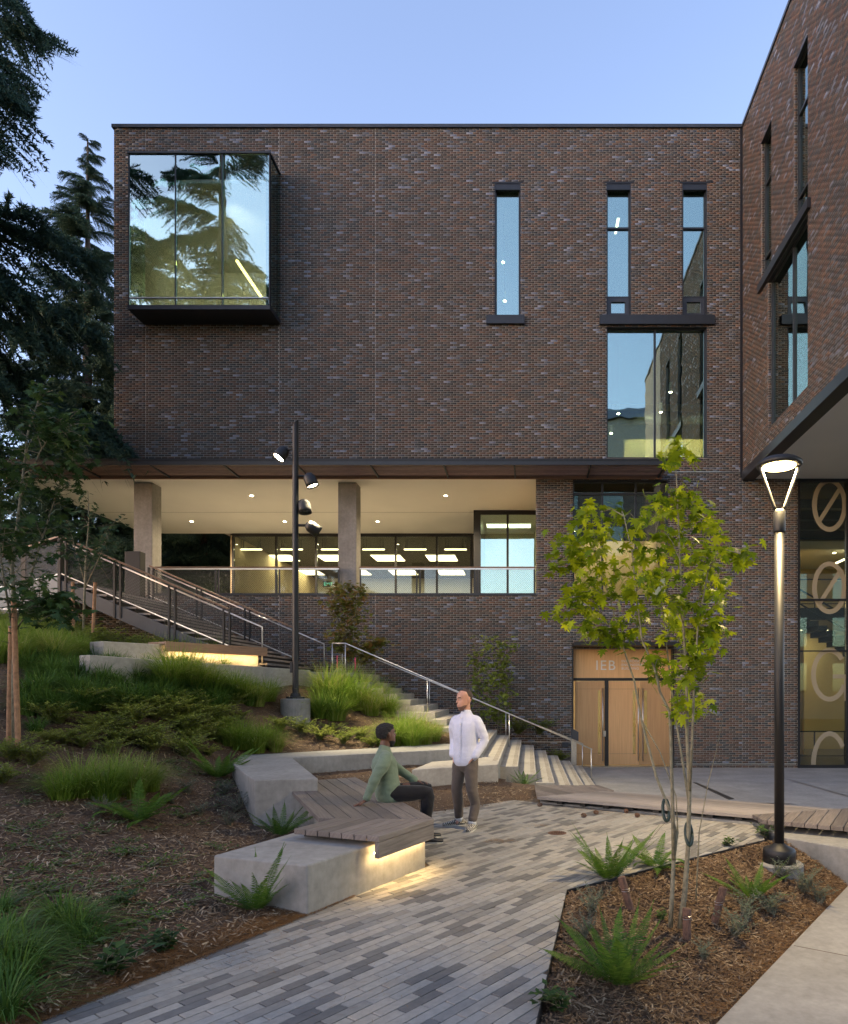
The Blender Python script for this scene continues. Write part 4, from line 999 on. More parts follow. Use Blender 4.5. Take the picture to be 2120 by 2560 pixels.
# storm drain cover, pine cones, leaf litter on the patio
dx_, dy_ = G(1393, 2083)
t = thing('drain_cover', 'round rusty grated drain cover set into the pavers', 'drain cover', (dx_, dy_, 0.0))
obj('rim', MB().lathe([(0.115, 0.001), (0.115, 0.006), (0.1, 0.006), (0.1, 0.001)], (dx_, dy_, 0), 24), 'stub_wood', t)
for i in range(-4, 5):
    w_ = math.sqrt(max(0, 0.1 ** 2 - (i * 0.022) ** 2)); obj('grate_bar', MB().box(dx_ + i * .022 - .006, dx_ + i * .022 + .006, dy_ - w_, dy_ + w_, 0.001, 0.0055), 'stub_wood', t)
def cone_mesh():
    mb = MB(); r = random.Random(3)
    for i in range(60):
        t = i / 60; a = i * 2.4; rr = 0.022 * math.sin(math.pi * (0.12 + 0.86 * t)); z = 0.08 * t
        c = Vector((rr * math.cos(a), rr * math.sin(a), z)); o = Vector((math.cos(a), math.sin(a), 0.5)) * 0.010; s = Vector((-math.sin(a), math.cos(a), 0)) * 0.008
        mb.add([c - s * 0.6, c + s * 0.6, c + o + s, c + o * 1.25, c + o - s, c + Vector((0, 0, 0.008))], [(0, 1, 2, 3, 4), (1, 0, 5), (2, 1, 5), (3, 2, 5), (4, 3, 5), (0, 4, 5)])
    return mb.mesh('pine_cone')
cm = cone_mesh(); cm.materials.append(M['stub_wood'])
for px, py in ((1343, 2017), (1453, 2043), (1496, 2037), (1589, 2042), (1567, 2034)):
    x, y = G(px, py); o = bpy.data.objects.new('pine_cone', cm); C.objects.link(o); o.location = (x, y, 0.03); o.rotation_euler = (R(90), 0, rnd.uniform(0, 6))
    tag(o, 'brown fallen cone lying on the grey pavers near the deck bench', 'cone', 'fallen cones on the pavers')

# ================================================================== seat walls and benches
def plank_obj(poly, z0, z1, m, parent, d, name='plank', bev=0.004):
    if len(poly) < 3 or area(poly) < 0.002: return
    me = MB().prism(poly, z0, z1).mesh(name); uv_planar(me, (d[0], d[1], 0), (-d[1], d[0], 0.7), (*poly[0], z0))
    return link(name, me, m, parent, bevel=bev)
def planks(parent, org, d, lo, hi, n, planes, z0, z1, m, gap=0.008, L=12):
    """n planks running along d, laid side by side between offsets lo and hi to its left, cut by half-planes"""
    d = Vector(d).normalized(); nn = Vector((-d.y, d.x)); o = Vector(org); w = (hi - lo) / n
    for i in range(n):
        a, b = lo + i * w + gap / 2, lo + (i + 1) * w - gap / 2
        q = [o - d * L + nn * a, o + d * L + nn * a, o + d * L + nn * b, o - d * L + nn * b]
        plank_obj(clip([tuple(p) for p in q], planes), z0 + rnd.uniform(-.001, .001), z1 + rnd.uniform(-.0015, .0015), m, parent, d)

# -- near bench: concrete block with a V-shaped wooden seat
bA, bB, bC, bD = (-2.61, 5.71), (-1.73, 5.39), (-1.02, 6.86), (-2.05, 7.15)
b1 = thing('concrete_bench', 'low concrete bench block with folded weathered wood seat and glowing underside', 'bench', ((bA[0] + bC[0]) / 2, (bA[1] + bC[1]) / 2, 0))
obj('base', MB().prism([bA, bB, bC, bD], -0.1, 0.394), 'concrete', b1, bevel=0.014)
tE, tF, tG, tH = (-2.26, 6.35), (-1.29, 5.97), (-0.924, 6.79), (-2.04, 6.83)
tK, tL = (-2.50, 10.0), (-3.15, 9.62)
d1 = (tG[0] - tF[0], tG[1] - tF[1])
miter = left_of(tH, tG)                                  # beyond the mitre
planks(b1, tF, d1, 0, 0.92, 7, [neg(left_of(tE, tF)) if False else left_of(tE, tF), neg(miter)], 0.445, 0.495, 'bench_wood')
d2 = (tK[0] - tG[0], tK[1] - tG[1])
planks(b1, tG, d2, 0, 1.02, 7, [miter, neg(left_of(tL, tK)) if False else left_of(tK, tL)], 0.445, 0.495, 'bench_wood')
n1 = Vector((d1[1], -d1[0])).normalized()
def offs(p, k): return (p[0] + n1.x * k, p[1] + n1.y * k)
q = [offs(tF, -0.005), offs(tG, -0.005), offs(tG, -0.05), offs(tF, -0.05)]
plank_obj(q, 0.30, 0.441, 'bench_wood', b1, Vector(d1).normalized(), 'fascia_board')
d2n = Vector((d2[1], -d2[0])).normalized()
q = [(tG[0] - d2n.x * .005, tG[1] - d2n.y * .005), (tK[0] - d2n.x * .005, tK[1] - d2n.y * .005), (tK[0] - d2n.x * .05, tK[1] - d2n.y * .05), (tG[0] - d2n.x * .05, tG[1] - d2n.y * .05)]
plank_obj(q, 0.30, 0.441, 'bench_wood', b1, Vector(d2).normalized(), 'fascia_board')
obj('seat_frame', MB().prism([(-1.9, 6.75), (-1.16, 6.75), (-2.75, 9.9), (-3.2, 9.6)], -0.05, 0.43), 'concrete', b1)
obj('seat_packer', MB().prism([(-2.1, 6.45), (-1.42, 6.2), (-1.12, 6.85), (-1.9, 6.9)], 0.393, 0.444), 'black_metal', b1)
# light strip under the fascia
fa, fb = offs(tF, -0.075), offs(tG, -0.075)
fa = (fa[0] + (fb[0]-fa[0]) * .04, fa[1] + (fb[1]-fa[1]) * .04)
obj('light_strip', MB().bar((*fa, 0.335), (*fb, 0.335), 0.02, 0.012), 'led_glow', b1)
def strip_light(name, a, b, z, power, parent, col=(1.0, 0.66, 0.28)):
    d = bpy.data.lights.new(name, 'AREA'); d.shape = 'RECTANGLE'; L = math.hypot(b[0]-a[0], b[1]-a[1]); d.size = L; d.size_y = 0.03; d.energy = power; d.color = col
    o = bpy.data.objects.new(name, d); C.objects.link(o); o.location = ((a[0]+b[0])/2, (a[1]+b[1])/2, z); o.rotation_euler = (0, 0, math.atan2(b[1]-a[1], b[0]-a[0]))
    o.parent = parent; o.matrix_parent_inverse = world_inv(parent)
strip_light('bench_strip_light', offs(fa, 0.0), offs(fb, 0.0), 0.322, 1.5, b1)

# -- tall seat wall behind it
wallA = obj('seat_wall', MB().prism([(-3.39, 8.53), (-2.65, 8.68), (-3.89, 11.34), (-1.55, 12.84), (-0.86, 13.45), (-0.95, 13.95), (-1.73, 14.27), (-2.94, 13.2), (-4.91, 11.75), (-4.51, 10.5), (-3.80, 9.22)], -0.2, 0.65), 'concrete', bevel=0.014)
tag(wallA, 'tall angled concrete seat wall wrapping behind the wooden bench', 'wall')

# -- concrete stair rising left along the facade
stair = thing('concrete_stair', 'broad concrete stair climbing from the plaza beside the seat wall', 'stair', (0.4, 16, -0.6))
near = {0: 12.03, -1: 13.1, -2: 13.1, -3: 13.0, -4: 13.0, -5: 13.0, -6: 13.0, 1: 13.6, 2: 14.6, 3: 15.6, 4: 16.4, 5: 17.0}
for k in range(-6, 12):
    z = 0.46 + 0.15 * k; xn = -0.54 - 0.35 * k; yn = near.get(k, 17.5); xl = xn - 0.36
    far = 20.2 if k > 5 else 20.0
    pts = [(xl, yn), (xn, yn), (xn, far), (xl, far)]
    if k == 0: pts = [(-1.9, 11.25), (-0.525, 12.04), (-0.54, far), (xl, far), (xl, 13.2), (-1.75, 12.5)]
    if k == 5: pts = [(-4.6, 17.0), (xn, yn), (xn, far), (xl, far), (xl, 17.35), (-4.6, 17.35)]
    if k == -1: pts = [(xl, yn - 0.05), (xn, yn), (xn, far), (xl, far)]
    st = obj('step', MB().prism(pts, (z - 0.5) if k != 0 else -0.1, z), 'concrete_warm', stair, bevel=0.01)
    for g in range(4): obj('nosing_groove', MB().box(xn - 0.04 - g * 0.022, xn - 0.034 - g * 0.022, yn + (0.05 if k else 0.6), far - 0.05, z - 0.002, z + 0.0012), 'joint_sand', st)
lnd = struct('landing', MB().prism([(-4.4, 17.5), (-4.4, 20.4), (-8, 20.4), (-9.6, 16.2), (-8.6, 13.3), (-7.62, 12.0), (-5.3, 16.4), (-4.75, 17.5)], 1.2, 2.2), 'concrete_warm', 'concrete landing between the two stairs', bevel=0.01)
struct('stair_base', MB().prism([(-4.4, 20.0), (1.2, 20.0), (1.2, 21.5), (-4.4, 21.5)], -0.9, lambda x, y: -0.55 if x > 0.5 else 0.35), 'mulch')
cb = obj('landing_curb', MB().prism([(-7.75, 11.88), (-7.5, 11.78), (-5.15, 16.3), (-5.32, 16.42)], 1.3, lambda x, y: 2.36 - 0.03 * (y - 11.9)), 'concrete_warm', bevel=0.01)
tag(cb, 'long concrete curb edging the upper landing above the grasses', 'curb')

def handrail(y, xa, za, xb, zb, label, kick):
    t = thing('stair_handrail', label, 'handrail', (xb, y, zb - 0.9))
    obj('rail', MB().tube([(xa - kick, y, za), (xa, y, za), (xb, y, zb), (xb + 0.02, y, zb - 0.02)], 0.017, 10), 'steel', t, smooth=True)
    n = 3
    for i in range(n + 1):
        u = i / n; x = xa + (xb - xa) * u; z = za + (zb - za) * u
        obj('post', MB().tube([(x, y, z), (x, y, z - 1.0)], 0.013, 8), 'steel', t, smooth=True)
    obj('post', MB().tube([(xa - kick, y, za), (xa - kick, y, za - 0.95)], 0.013, 8), 'steel', t, smooth=True)
handrail(17.4, -4.62, 2.94, 1.60, 0.27, 'bright steel handrail on the side of the concrete stair towards the patio', 0.33)
handrail(19.6, -4.99, 2.91, 1.55, 0.23, 'bright steel handrail on the side of the concrete stair towards the brick wall', 0.3)
# door operator post
px_, pz = FX(1438, 20.2), FZ(1822, 20.2)
t = thing('operator_post', 'stainless steel pedestal with card reader beside the entrance doors', 'pedestal', (px_, 20.2, PLZ))
obj('body', MB().box(FX(1428, 20.2), FX(1441, 20.2), 20.15, 20.3, PLZ - 0.02, FZ(1838, 20.2)), 'steel', t)
obj('slanted_cap', MB().prism([(FX(1428, 20.2), 20.14), (FX(1446, 20.2), 20.14), (FX(1446, 20.2), 20.31), (FX(1428, 20.2), 20.31)], FZ(1852, 20.2), lambda x, y: FZ(1830, 20.2) + (0.12 if x < px_ else 0.0)), 'grey_metal', t)

# -- upper lit bench on the landing
ub0, ub1 = Vector((-8.57, 13.45)), Vector((-6.74, 16.5)); ud = (ub1 - ub0).normalized(); un = Vector((ud.y, -ud.x))
ub = thing('landing_bench', 'warm lit concrete bench with wood seat on the upper landing', 'bench', (*((ub0 + ub1) / 2), 2.2))
def ubp(s, t): q = ub0 + ud * s + un * t; return (q.x, q.y)
LB = (ub1 - ub0).length
obj('base', MB().prism([ubp(0, 0), ubp(0, 0.5), ubp(LB, 0.42), ubp(LB, 0)], 2.15, 2.70), 'concrete_warm', ub, bevel=0.01)
for i in range(5):
    a, b = 0.0 + i * 0.12, 0.112 + i * 0.12
    plank_obj([ubp(1.15, a), ubp(LB + 0.08, a), ubp(LB + 0.08, b), ubp(1.15, b)], 2.705, 2.76, 'brown_wood', ub, ud)
plank_obj([ubp(1.15, 0.60), ubp(LB + 0.08, 0.60), ubp(LB + 0.08, 0.64), ubp(1.15, 0.64)], 2.56, 2.76, 'brown_wood', ub, ud, 'fascia_board')
obj('light_strip', MB().bar((*ubp(1.3, 0.57), 2.57), (*ubp(LB, 0.57), 2.57), 0.02, 0.012), 'led_glow', ub)
strip_light('landing_strip_light', ubp(1.3, 0.55), ubp(LB, 0.55), 2.555, 5, ub)

# -- long low deck bench between patio and plaza
dk = thing('deck_bench', 'long low grey timber deck bench between pavers and plaza, with angled ends', 'bench', (1.6, 9.9, 0))
ddir = Vector((3.09 - 0.138, 8.9 - 10.56)).normalized(); DO = (0.138, 10.56)
e1 = left_of((1.33, 11.2), (0.138, 10.56))                 # mitre at the left end, keep the right side
e2 = ((2.93, 8.99), (4.40, 9.47))                          # mitre at the right end
planks(dk, DO, ddir, 0.0, 1.05, 8, [left_of((0.138, 10.56), (1.33, 11.2)) if False else neg(left_of((0.138, 10.56), (1.40, 11.22))), left_of(e2[1], e2[0]) if False else neg(left_of(e2[1], e2[0]))], 0.085, 0.13, 'deck_wood')
# left end: short boards
pl = [neg(left_of((1.40, 11.22), (0.138, 10.56))) if False else left_of((0.138, 10.56), (1.40, 11.22))]
lo_ = [left_of((0.138, 10.56), (1.40, 11.22)), left_of((1.21, 11.82), (0.115, 11.82)), left_of((1.40, 11.22), (1.21, 11.82)), left_of((0.115, 11.82), (0.138, 10.56))]
planks(dk, (0.13, 11.2), (0.52, -0.85), -0.7, 1.55, 15, lo_, 0.085, 0.13, 'bench_wood', L=6)
# right end: boards across
ro = [left_of(e2[1], e2[0]), neg(left_of((6.4, 6.66), (2.94, 8.63))), neg(left_of((2.94, 8.63), (2.93, 8.99))), (1, 0, 6.2), (0, 1, 9.9)]
planks(dk, (3.2, 8.6), (0.5, 0.866), -3.6, 1.2, 33, ro, 0.085, 0.14, 'bench_wood', L=6)
obj('base', MB().prism([(0.19, 10.72), (3.02, 8.95), (4.6, 9.2), (5.9, 8.2), (6.0, 9.4), (3.3, 9.85), (1.3, 11.1), (1.15, 11.7), (0.2, 11.7)], -0.7, 0.03), 'concrete', dk)
fr = MB(); dn = Vector((-ddir.y, ddir.x))
for i in range(9):
    c = Vector(DO) + ddir * (0.35 + i * 0.38) + dn * 0.07; e = c + dn * 0.75
    fr.bar((c.x, c.y, 0.056), (e.x, e.y, 0.056), 0.09, 0.056)
obj('joist_frame', fr, 'black_metal', dk)

# ================================================================== steel stair and bridge on the left
YS0, YS1 = 16.3, 20.2; sx0, sx1 = -11.04, -5.85; sl_ = 0.43
def sz(x): return 2.2 + (sx1 - x) * sl_
ss = thing('steel_stair', 'wide dark steel stair with wood treads and mesh guards up to the terrace', 'stair', (sx1, 18, 2.2))
for y in (YS0, YS1):
    obj('stringer', MB().add([(x, y + dy, sz(x) + dz) for x in (sx0, sx1) for dy in (-0.03, 0.03) for dz in (-0.42, -0.08)], [(0, 1, 3, 2), (4, 6, 7, 5), (0, 4, 5, 1), (2, 3, 7, 6), (1, 5, 7, 3), (0, 2, 6, 4)]), 'grey_metal', ss)
nst = 15
for i in range(nst):
    x = sx1 - (i + 0.5) * (sx1 - sx0) / nst; z = sz(x) - 0.02
    me = MB().box(x - 0.2, x + 0.17, YS0 + 0.05, YS1 - 0.05, z - 0.05, z).mesh('tread'); uv_planar(me, (0, 1, 0), (1, 0, 0)); link('tread', me, 'deck_wood', ss)
    obj('riser', MB().box(x - 0.2, x - 0.19, YS0 + 0.05, YS1 - 0.05, z - 0.001, z + 0.1), 'black_metal', ss)
def stair_guard(y, xe):
    top = [(sx0, y, sz(sx0) + 0.95), (xe, y, sz(xe) + 0.95)]
    mb = MB().bar(top[0], top[1], 0.12, 0.04); me = mb.mesh('top_rail'); uv_planar(me, (1, 0, 0), (0, 1, 0)); link('top_rail', me, 'brown_wood', ss)
    obj('hand_rail', MB().tube([(sx0 + 0.05, y - 0.02, sz(sx0 + .05) + 0.86), (xe, y - 0.02, sz(xe) + 0.86), (xe + 0.8, y - 0.02, sz(xe + 0.8) + 0.86), (xe + 0.8, y - 0.02, sz(xe + 0.8))], 0.02, 8), 'steel', ss, smooth=True)
    obj('bottom_rail', MB().bar((sx0, y - 0.02, sz(sx0) + 0.08), (xe, y - 0.02, sz(xe) + 0.08), 0.03, 0.025), 'steel', ss)
    n = 3
    for i in range(n + 1):
        x = sx0 + 0.04 + (xe - sx0 - 0.08) * i / n
        for dx in (-0.07, 0.07): obj('post', MB().box(x + dx - 0.02, x + dx + 0.02, y - 0.05, y + 0.02, sz(x) - 0.4, sz(x) + 0.92), 'black_metal', ss)
    mb = MB(); lattice(mb, (sx0 + 0.1, y), (xe - 0.05, y), sz(sx0 + .1) + 0.1, sz(sx0 + .1) + 0.82, sz(xe - .05) + 0.1, sz(xe - .05) + 0.82, 0.075, 0.0055)
    obj('mesh_infill', mb, 'grey_metal', ss)
stair_guard(YS0, -7.09); stair_guard(YS1 - 0.1, -6.75)
br = thing('entry_bridge', 'dark steel footbridge with mesh railing joining the stair to the hillside', 'bridge', (-13, 18, 4.3))
ba, bb = (sx0, YS0), (-14.6, 18.7)
obj('edge_beam', MB().bar((*ba, 4.2), (*bb, 4.2), 0.08, 0.5), 'grey_metal', br)
obj('deck', MB().prism([ba, (sx0, YS1 + 1.2), (-16, YS1 + 1.2), (-16, 19), bb], 4.28, 4.4), 'bench_wood', br)
me = MB().bar((*ba, 5.4), (*bb, 5.3), 0.12, 0.04).mesh('top_rail'); uv_planar(me, (1, 0, 0), (0, 1, 0)); link('top_rail', me, 'brown_wood', br)
for i in range(3):
    u = i / 2.0 * 0.96 + 0.02; x = ba[0] + (bb[0]-ba[0]) * u; y = ba[1] + (bb[1]-ba[1]) * u
    obj('post', MB().box(x - 0.05, x + 0.05, y - 0.03, y + 0.03, 3.95, 5.36), 'black_metal', br)
obj('bottom_rail', MB().bar((*ba, 4.52), (*bb, 4.5), 0.03, 0.03), 'steel', br)
mb = MB(); lattice(mb, ba, bb, 4.5, 5.3, 4.5, 5.25, 0.07, 0.008); obj('mesh_infill', mb, 'grey_metal', br)
cabx = FX(350, 20.5)
tag(obj('service_cabinet', MB().box(FX(312, 20.6), FX(350, 20.6), 20.6, 20.9, 4.3, FZ(1378, 20.6)), 'black_metal', bevel=0.01), 'black steel cabinet panel standing against the first concrete column', 'cabinet')

# ================================================================== lamp posts
def lz(x, y): return soil(x, y)
LX, LY = 2.75, 7.53; LZ = lz(LX, LY) + 0.05
lp = thing('lamp_post', 'tall black post lamp with glowing disc head on a forked yoke', 'lamp post', (LX, LY, LZ))
obj('footing', MB().lathe([(0.25, -0.5), (0.25, -0.015), (0.235, 0.0)], (LX, LY, LZ), 36), 'concrete', lp)
obj('base_cover', MB().lathe([(0.172, 0.0), (0.172, 0.13), (0.16, 0.15), (0.08, 0.185), (0.055, 0.21)], (LX, LY, LZ), 32), 'black_metal', lp, smooth=True)
zt_ = FZ(1288, LY); zh = FZ(1164, LY)
obj('pole', MB().lathe([(0.052, 0.15), (0.052, zt_ - LZ - 0.15)], (LX, LY, LZ), 24), 'black_metal', lp, smooth=True)
obj('collar', MB().lathe([(0.06, zt_ - 0.2), (0.066, zt_ - 0.17), (0.066, zt_ + 0.03), (0.05, zt_ + 0.06)], (LX, LY, 0), 24), 'black_metal', lp, smooth=True)
for sgn in (-1, 1):
    obj('yoke_arm', MB().tube([(LX + sgn * 0.03, LY, zt_ + 0.04), (LX + sgn * 0.06, LY, zt_ + 0.1), (LX + sgn * 0.205, LY, zh - 0.03), (LX + sgn * 0.21, LY, zh + 0.03)], 0.018, 10), 'black_metal', lp, smooth=True)
hd = obj('lamp_head', MB().lathe([(0.02, 0.09), (0.18, 0.07), (0.238, 0.03), (0.24, 0.0), (0.23, -0.012), (0.19, -0.012), (0.185, 0.0), (0.02, 0.002)][::-1], (LX, LY, zh), 36), 'black_metal', lp, smooth=True)
obj('lens', MB().lathe([(0.172, -0.016), (0.172, -0.004)], (LX, LY, zh), 32), 'lamp_glow', hd)
d = bpy.data.lights.new('lamp_light', 'AREA'); d.shape = 'DISK'; d.size = 0.34; d.energy = 105; d.color = (1.0, 0.74, 0.36)
o = bpy.data.objects.new('lamp_light', d); C.objects.link(o); o.location = (LX, LY, zh - 0.022); o.parent = lp; o.matrix_parent_inverse = world_inv(lp)

fp = Vector((-4.9, 14.5, 1.58))
fl = thing('floodlight_pole', 'slim black pole with four adjustable floodlights on a round concrete footing', 'lamp post', (fp.x, fp.y, 1.1))
obj('footing', MB().lathe([(0.3, 0.9), (0.3, 1.565), (0.285, 1.58)], (fp.x, fp.y, 0), 36), 'concrete', fl)
obj('base_plate', MB().lathe([(0.19, 1.581), (0.19, 1.62), (0.11, 1.63), (0.09, 1.7)], (fp.x, fp.y, 0), 12), 'black_metal', fl)
ptop = FZ(1050, fp.y)
mb = MB(); mb.lathe([(0.062, 1.6), (0.062, ptop - 0.3)], (fp.x, fp.y, 0), 20)
k = 20; vs = [(fp.x + 0.062 * math.cos(2*math.pi*j/k), fp.y + 0.062 * math.sin(2*math.pi*j/k), ptop - 0.301) for j in range(k)] + [(fp.x + 0.062 * math.cos(2*math.pi*j/k), fp.y + 0.062 * math.sin(2*math.pi*j/k), ptop - 0.08 + 1.3 * 0.062 * math.cos(2*math.pi*j/k)) for j in range(k)]
mb.add(vs, [(j, (j+1)%k, (j+1)%k+k, j+k) for j in range(k)] + [tuple(range(k, 2*k))])
obj('pole', mb, 'black_metal', fl, smooth=False)
obj('access_box', MB().box(fp.x - 0.1, fp.x - 0.05, fp.y - 0.05, fp.y + 0.05, FZ(1682, fp.y), FZ(1655, fp.y)), 'black_metal', fl)
def flood(px, py, aim, lit, power=0):
    c = P(px, py, fp.y); a = Vector(aim).normalized(); up = Vector((0, 0, 1))
    m3 = a.to_track_quat('Z', 'Y').to_matrix().to_4x4(); m3.translation = c
    prof = [(0.02, -0.2), (0.09, -0.17), (0.125, -0.1), (0.13, 0.02), (0.135, 0.1), (0.12, 0.1), (0.115, 0.06), (0.01, 0.055)]
    mb = MB().lathe(prof, (0, 0, 0), 24); mb.v = [tuple(m3 @ Vector(v)) for v in mb.v]
    h = obj('floodlight', mb, 'black_metal', fl, smooth=True)
    lens = MB().lathe([(0.112, 0.064), (0.112, 0.07)], (0, 0, 0), 20); lens.v = [tuple(m3 @ Vector(v)) for v in lens.v]
    obj('lens', lens, 'spot_glow' if lit else 'glass_clear', h)
    back = c - a * 0.12
    obj('arm', MB().tube([back, (fp.x + (0.08 if px > 739 else -0.08), fp.y, back.z + 0.02), (fp.x, fp.y, back.z + 0.02)], 0.028, 8), 'black_metal', h, smooth=True)
    if power: spot('flood_beam', c + a * 0.12, c + a * 5, power, 78, 0.9, (1.0, 0.82, 0.5), 0.08, h)
flood(702, 1137, (-0.45, -0.35, -0.85), True, 170)
flood(778, 1205, (0.33, 0.05, -0.8), True, 1100)
flood(762, 1271, (0.15, -0.1, -0.9), False)
flood(786, 1323, (0.6, 0.45, -0.45), False)

# ================================================================== what the windows mirror: the hall across the court
ob = thing('opposite_hall', 'tall hall across the court, mirrored in the wide window', 'building', (18, -26, -1.2))
obj('wall', MB().box(1, 60, -40, -26, -1.2, 29), 'mortar', ob)
obj('roof', MB().add([(0.5, -25.6, 29), (60.5, -25.6, 29), (60.5, -40.4, 29), (0.5, -40.4, 29), (0.5, -33, 33), (60.5, -33, 33)], [(0, 1, 5, 4), (2, 3, 4, 5), (0, 4, 3), (1, 2, 5), (3, 2, 1, 0)]), 'dark_metal', ob)
obj('cupola', MB().box(6, 8.5, -34, -31.5, 31, 37), 'grey_metal', ob)
ob.children[0].data.materials.clear(); ob.children[0].data.materials.append(M['fir_bark'])
for i in range(12):
    for j in range(5): obj('window', MB().box(3 + i * 4.6, 5 + i * 4.6, -25.98, -25.9, 1.5 + j * 4.6, 4.4 + j * 4.6), 'glass_blue', ob)
# ================================================================== people
def cloth(name, col, scale=6.5, strength=0.22, stripe=None):
    m, nt, n, l, b = new_mat(name)
    tc = n.new('ShaderNodeTexCoord'); mp = n.new('ShaderNodeMapping'); mp.inputs['Scale'].default_value = (1, 1, 0.8); mp.inputs['Rotation'].default_value = (0.5, 0.4, 0); l.new(tc.outputs['Object'], mp.inputs[0])
    t = noise_tex(n, l, mp.outputs[0], scale, 3, 0.5); t.inputs['Distortion'].default_value = 1.2
    t2 = noise_tex(n, l, tc.outputs['Object'], 300, 2)
    r = ramp(n, [(0.3, tuple(c * 0.86 for c in col)), (0.7, tuple(min(1, c * 1.1) for c in col))]); l.new(t2.outputs[0], r.inputs[0])
    l.new(r.outputs[0], b.inputs['Base Color']); b.inputs['Roughness'].default_value = 0.85; b.inputs['Specular IOR Level'].default_value = 0.2
    b.inputs['Sheen Weight'].default_value = 0.15
    bump(n, l, t.outputs[0], strength, 0.05, b); return m
M['shirt_white'] = cloth('shirt_white', (0.66, 0.66, 0.74))
M['shirt_green'] = cloth('shirt_green', (0.15, 0.20, 0.14))
M['trouser_taupe'] = cloth('trouser_taupe', (0.12, 0.096, 0.078))
M['trouser_black'] = cloth('trouser_black', (0.010, 0.010, 0.012))
def skin(name, col):
    m = plain(name, col, 0.5, var=0.08, nscale=30); b = m.node_tree.nodes['Principled BSDF']; b.inputs['Subsurface Weight'].default_value = 0.08; b.inputs['Subsurface Radius'].default_value = (0.02, 0.008, 0.004); return m
M['skin_light'] = skin('skin_light', (0.52, 0.27, 0.18)); M['skin_dark'] = skin('skin_dark', (0.115, 0.052, 0.03))
M['hair_brown'] = plain('hair_brown', (0.05, 0.03, 0.02), 0.7, var=0.3, nscale=160, bumpy=0.6); M['hair_black'] = plain('hair_black', (0.007, 0.006, 0.006), 0.8, var=0.3, nscale=160, bumpy=0.8)
M['stubble'] = plain('stubble', (0.16, 0.085, 0.06), 0.8, var=0.3, nscale=200); M['eye_white'] = plain('eye_white', (0.6, 0.58, 0.55), 0.3); M['eye_dark'] = plain('eye_dark', (0.01, 0.008, 0.006), 0.2)
M['lip'] = plain('lip', (0.35, 0.13, 0.10), 0.5); M['sole_white'] = plain('sole_white', (0.6, 0.56, 0.48), 0.7); M['shoe_black'] = plain('shoe_black', (0.012, 0.012, 0.015), 0.5); M['sock_white'] = plain('sock_white', (0.7, 0.7, 0.7), 0.9)
def checker():
    m, nt, n, l, b = new_mat('shoe_check'); tc = n.new('ShaderNodeTexCoord'); c = n.new('ShaderNodeTexChecker'); c.inputs['Scale'].default_value = 55
    c.inputs[1].default_value = (0.55, 0.5, 0.4, 1); c.inputs[2].default_value = (0.02, 0.018, 0.018, 1); l.new(tc.outputs['Object'], c.inputs[0]); l.new(c.outputs[0], b.inputs['Base Color']); b.inputs['Roughness'].default_value = 0.85; return m
M['shoe_check'] = checker()

def loft(mb, rings, k=18, cap=1.0):
    """rings: (centre, half-axis vector a, half-axis vector b); rounded closed ends"""
    R0, R1 = rings[0], rings[-1]
    def endcap(r, other):
        d = (Vector(r[0]) - Vector(other[0])).normalized(); s = min(Vector(r[1]).length, Vector(r[2]).length)
        return [(Vector(r[0]) + d * s * .5 * cap, Vector(r[1]) * .8, Vector(r[2]) * .8), (Vector(r[0]) + d * s * .8 * cap, Vector(r[1]) * .35, Vector(r[2]) * .35)]
    full = endcap(R0, rings[1])[::-1] + list(rings) + endcap(R1, rings[-2])
    vs = [Vector(c) + Vector(a) * math.cos(2*math.pi*j/k) + Vector(b) * math.sin(2*math.pi*j/k) for c, a, b in full for j in range(k)]; n = len(full)
    fs = [(i*k+j, i*k+(j+1)%k, (i+1)*k+(j+1)%k, (i+1)*k+j) for i in range(n-1) for j in range(k)] + [tuple(range(k))[::-1], tuple(range((n-1)*k, n*k))]
    mb.add(vs, fs)
def limb(mb, pts, rad, side=(1, 0, 0), flat=1.0, sub=4):
    """tapered limb through joints, smoothed"""
    pts = [Vector(p) for p in pts]; P_, Rr = [], []
    for i in range(len(pts) - 1):
        p0, p1, p2, p3 = pts[max(i-1, 0)], pts[i], pts[i+1], pts[min(i+2, len(pts)-1)]
        for s in range(sub):
            t = s / sub; lin = p1.lerp(p2, t)
            cr = 0.5 * ((2*p1) + (p2-p0)*t + (2*p0-5*p1+4*p2-p3)*t*t + (3*p1-p0-3*p2+p3)*t**3)
            P_.append(lin.lerp(cr, .6)); Rr.append(rad[i] + (rad[i+1]-rad[i]) * t)
    P_.append(pts[-1]); Rr.append(rad[-1]); rings = []
    for i, p in enumerate(P_):
        d = (P_[min(i+1, len(P_)-1)] - P_[max(i-1, 0)]).normalized(); a = Vector(side); a = (a - d * a.dot(d)).normalized(); b = d.cross(a)
        rings.append((p, a * Rr[i], b * Rr[i] * flat))
    loft(mb, rings)
def torso(mb, rings):                                  # (x, y, z, half width, half depth, shear of axis)
    loft(mb, [(Vector((x, y, z)), Vector((w, 0, 0)), Vector((0, d, 0))) for x, y, z, w, d in rings], 24)
HEADP = [(0.0, .034, -.088, -.03), (.07, .050, -.100, .0), (.18, .058, -.102, .045), (.33, .066, -.100, .078), (.5, .0735, -.090, .094), (.6, .0755, -.098, .101), (.75, .0765, -.093, .101), (.87, .067, -.073, .086), (.95, .047, -.045, .062), (1.0, .018, -.005, .025)]
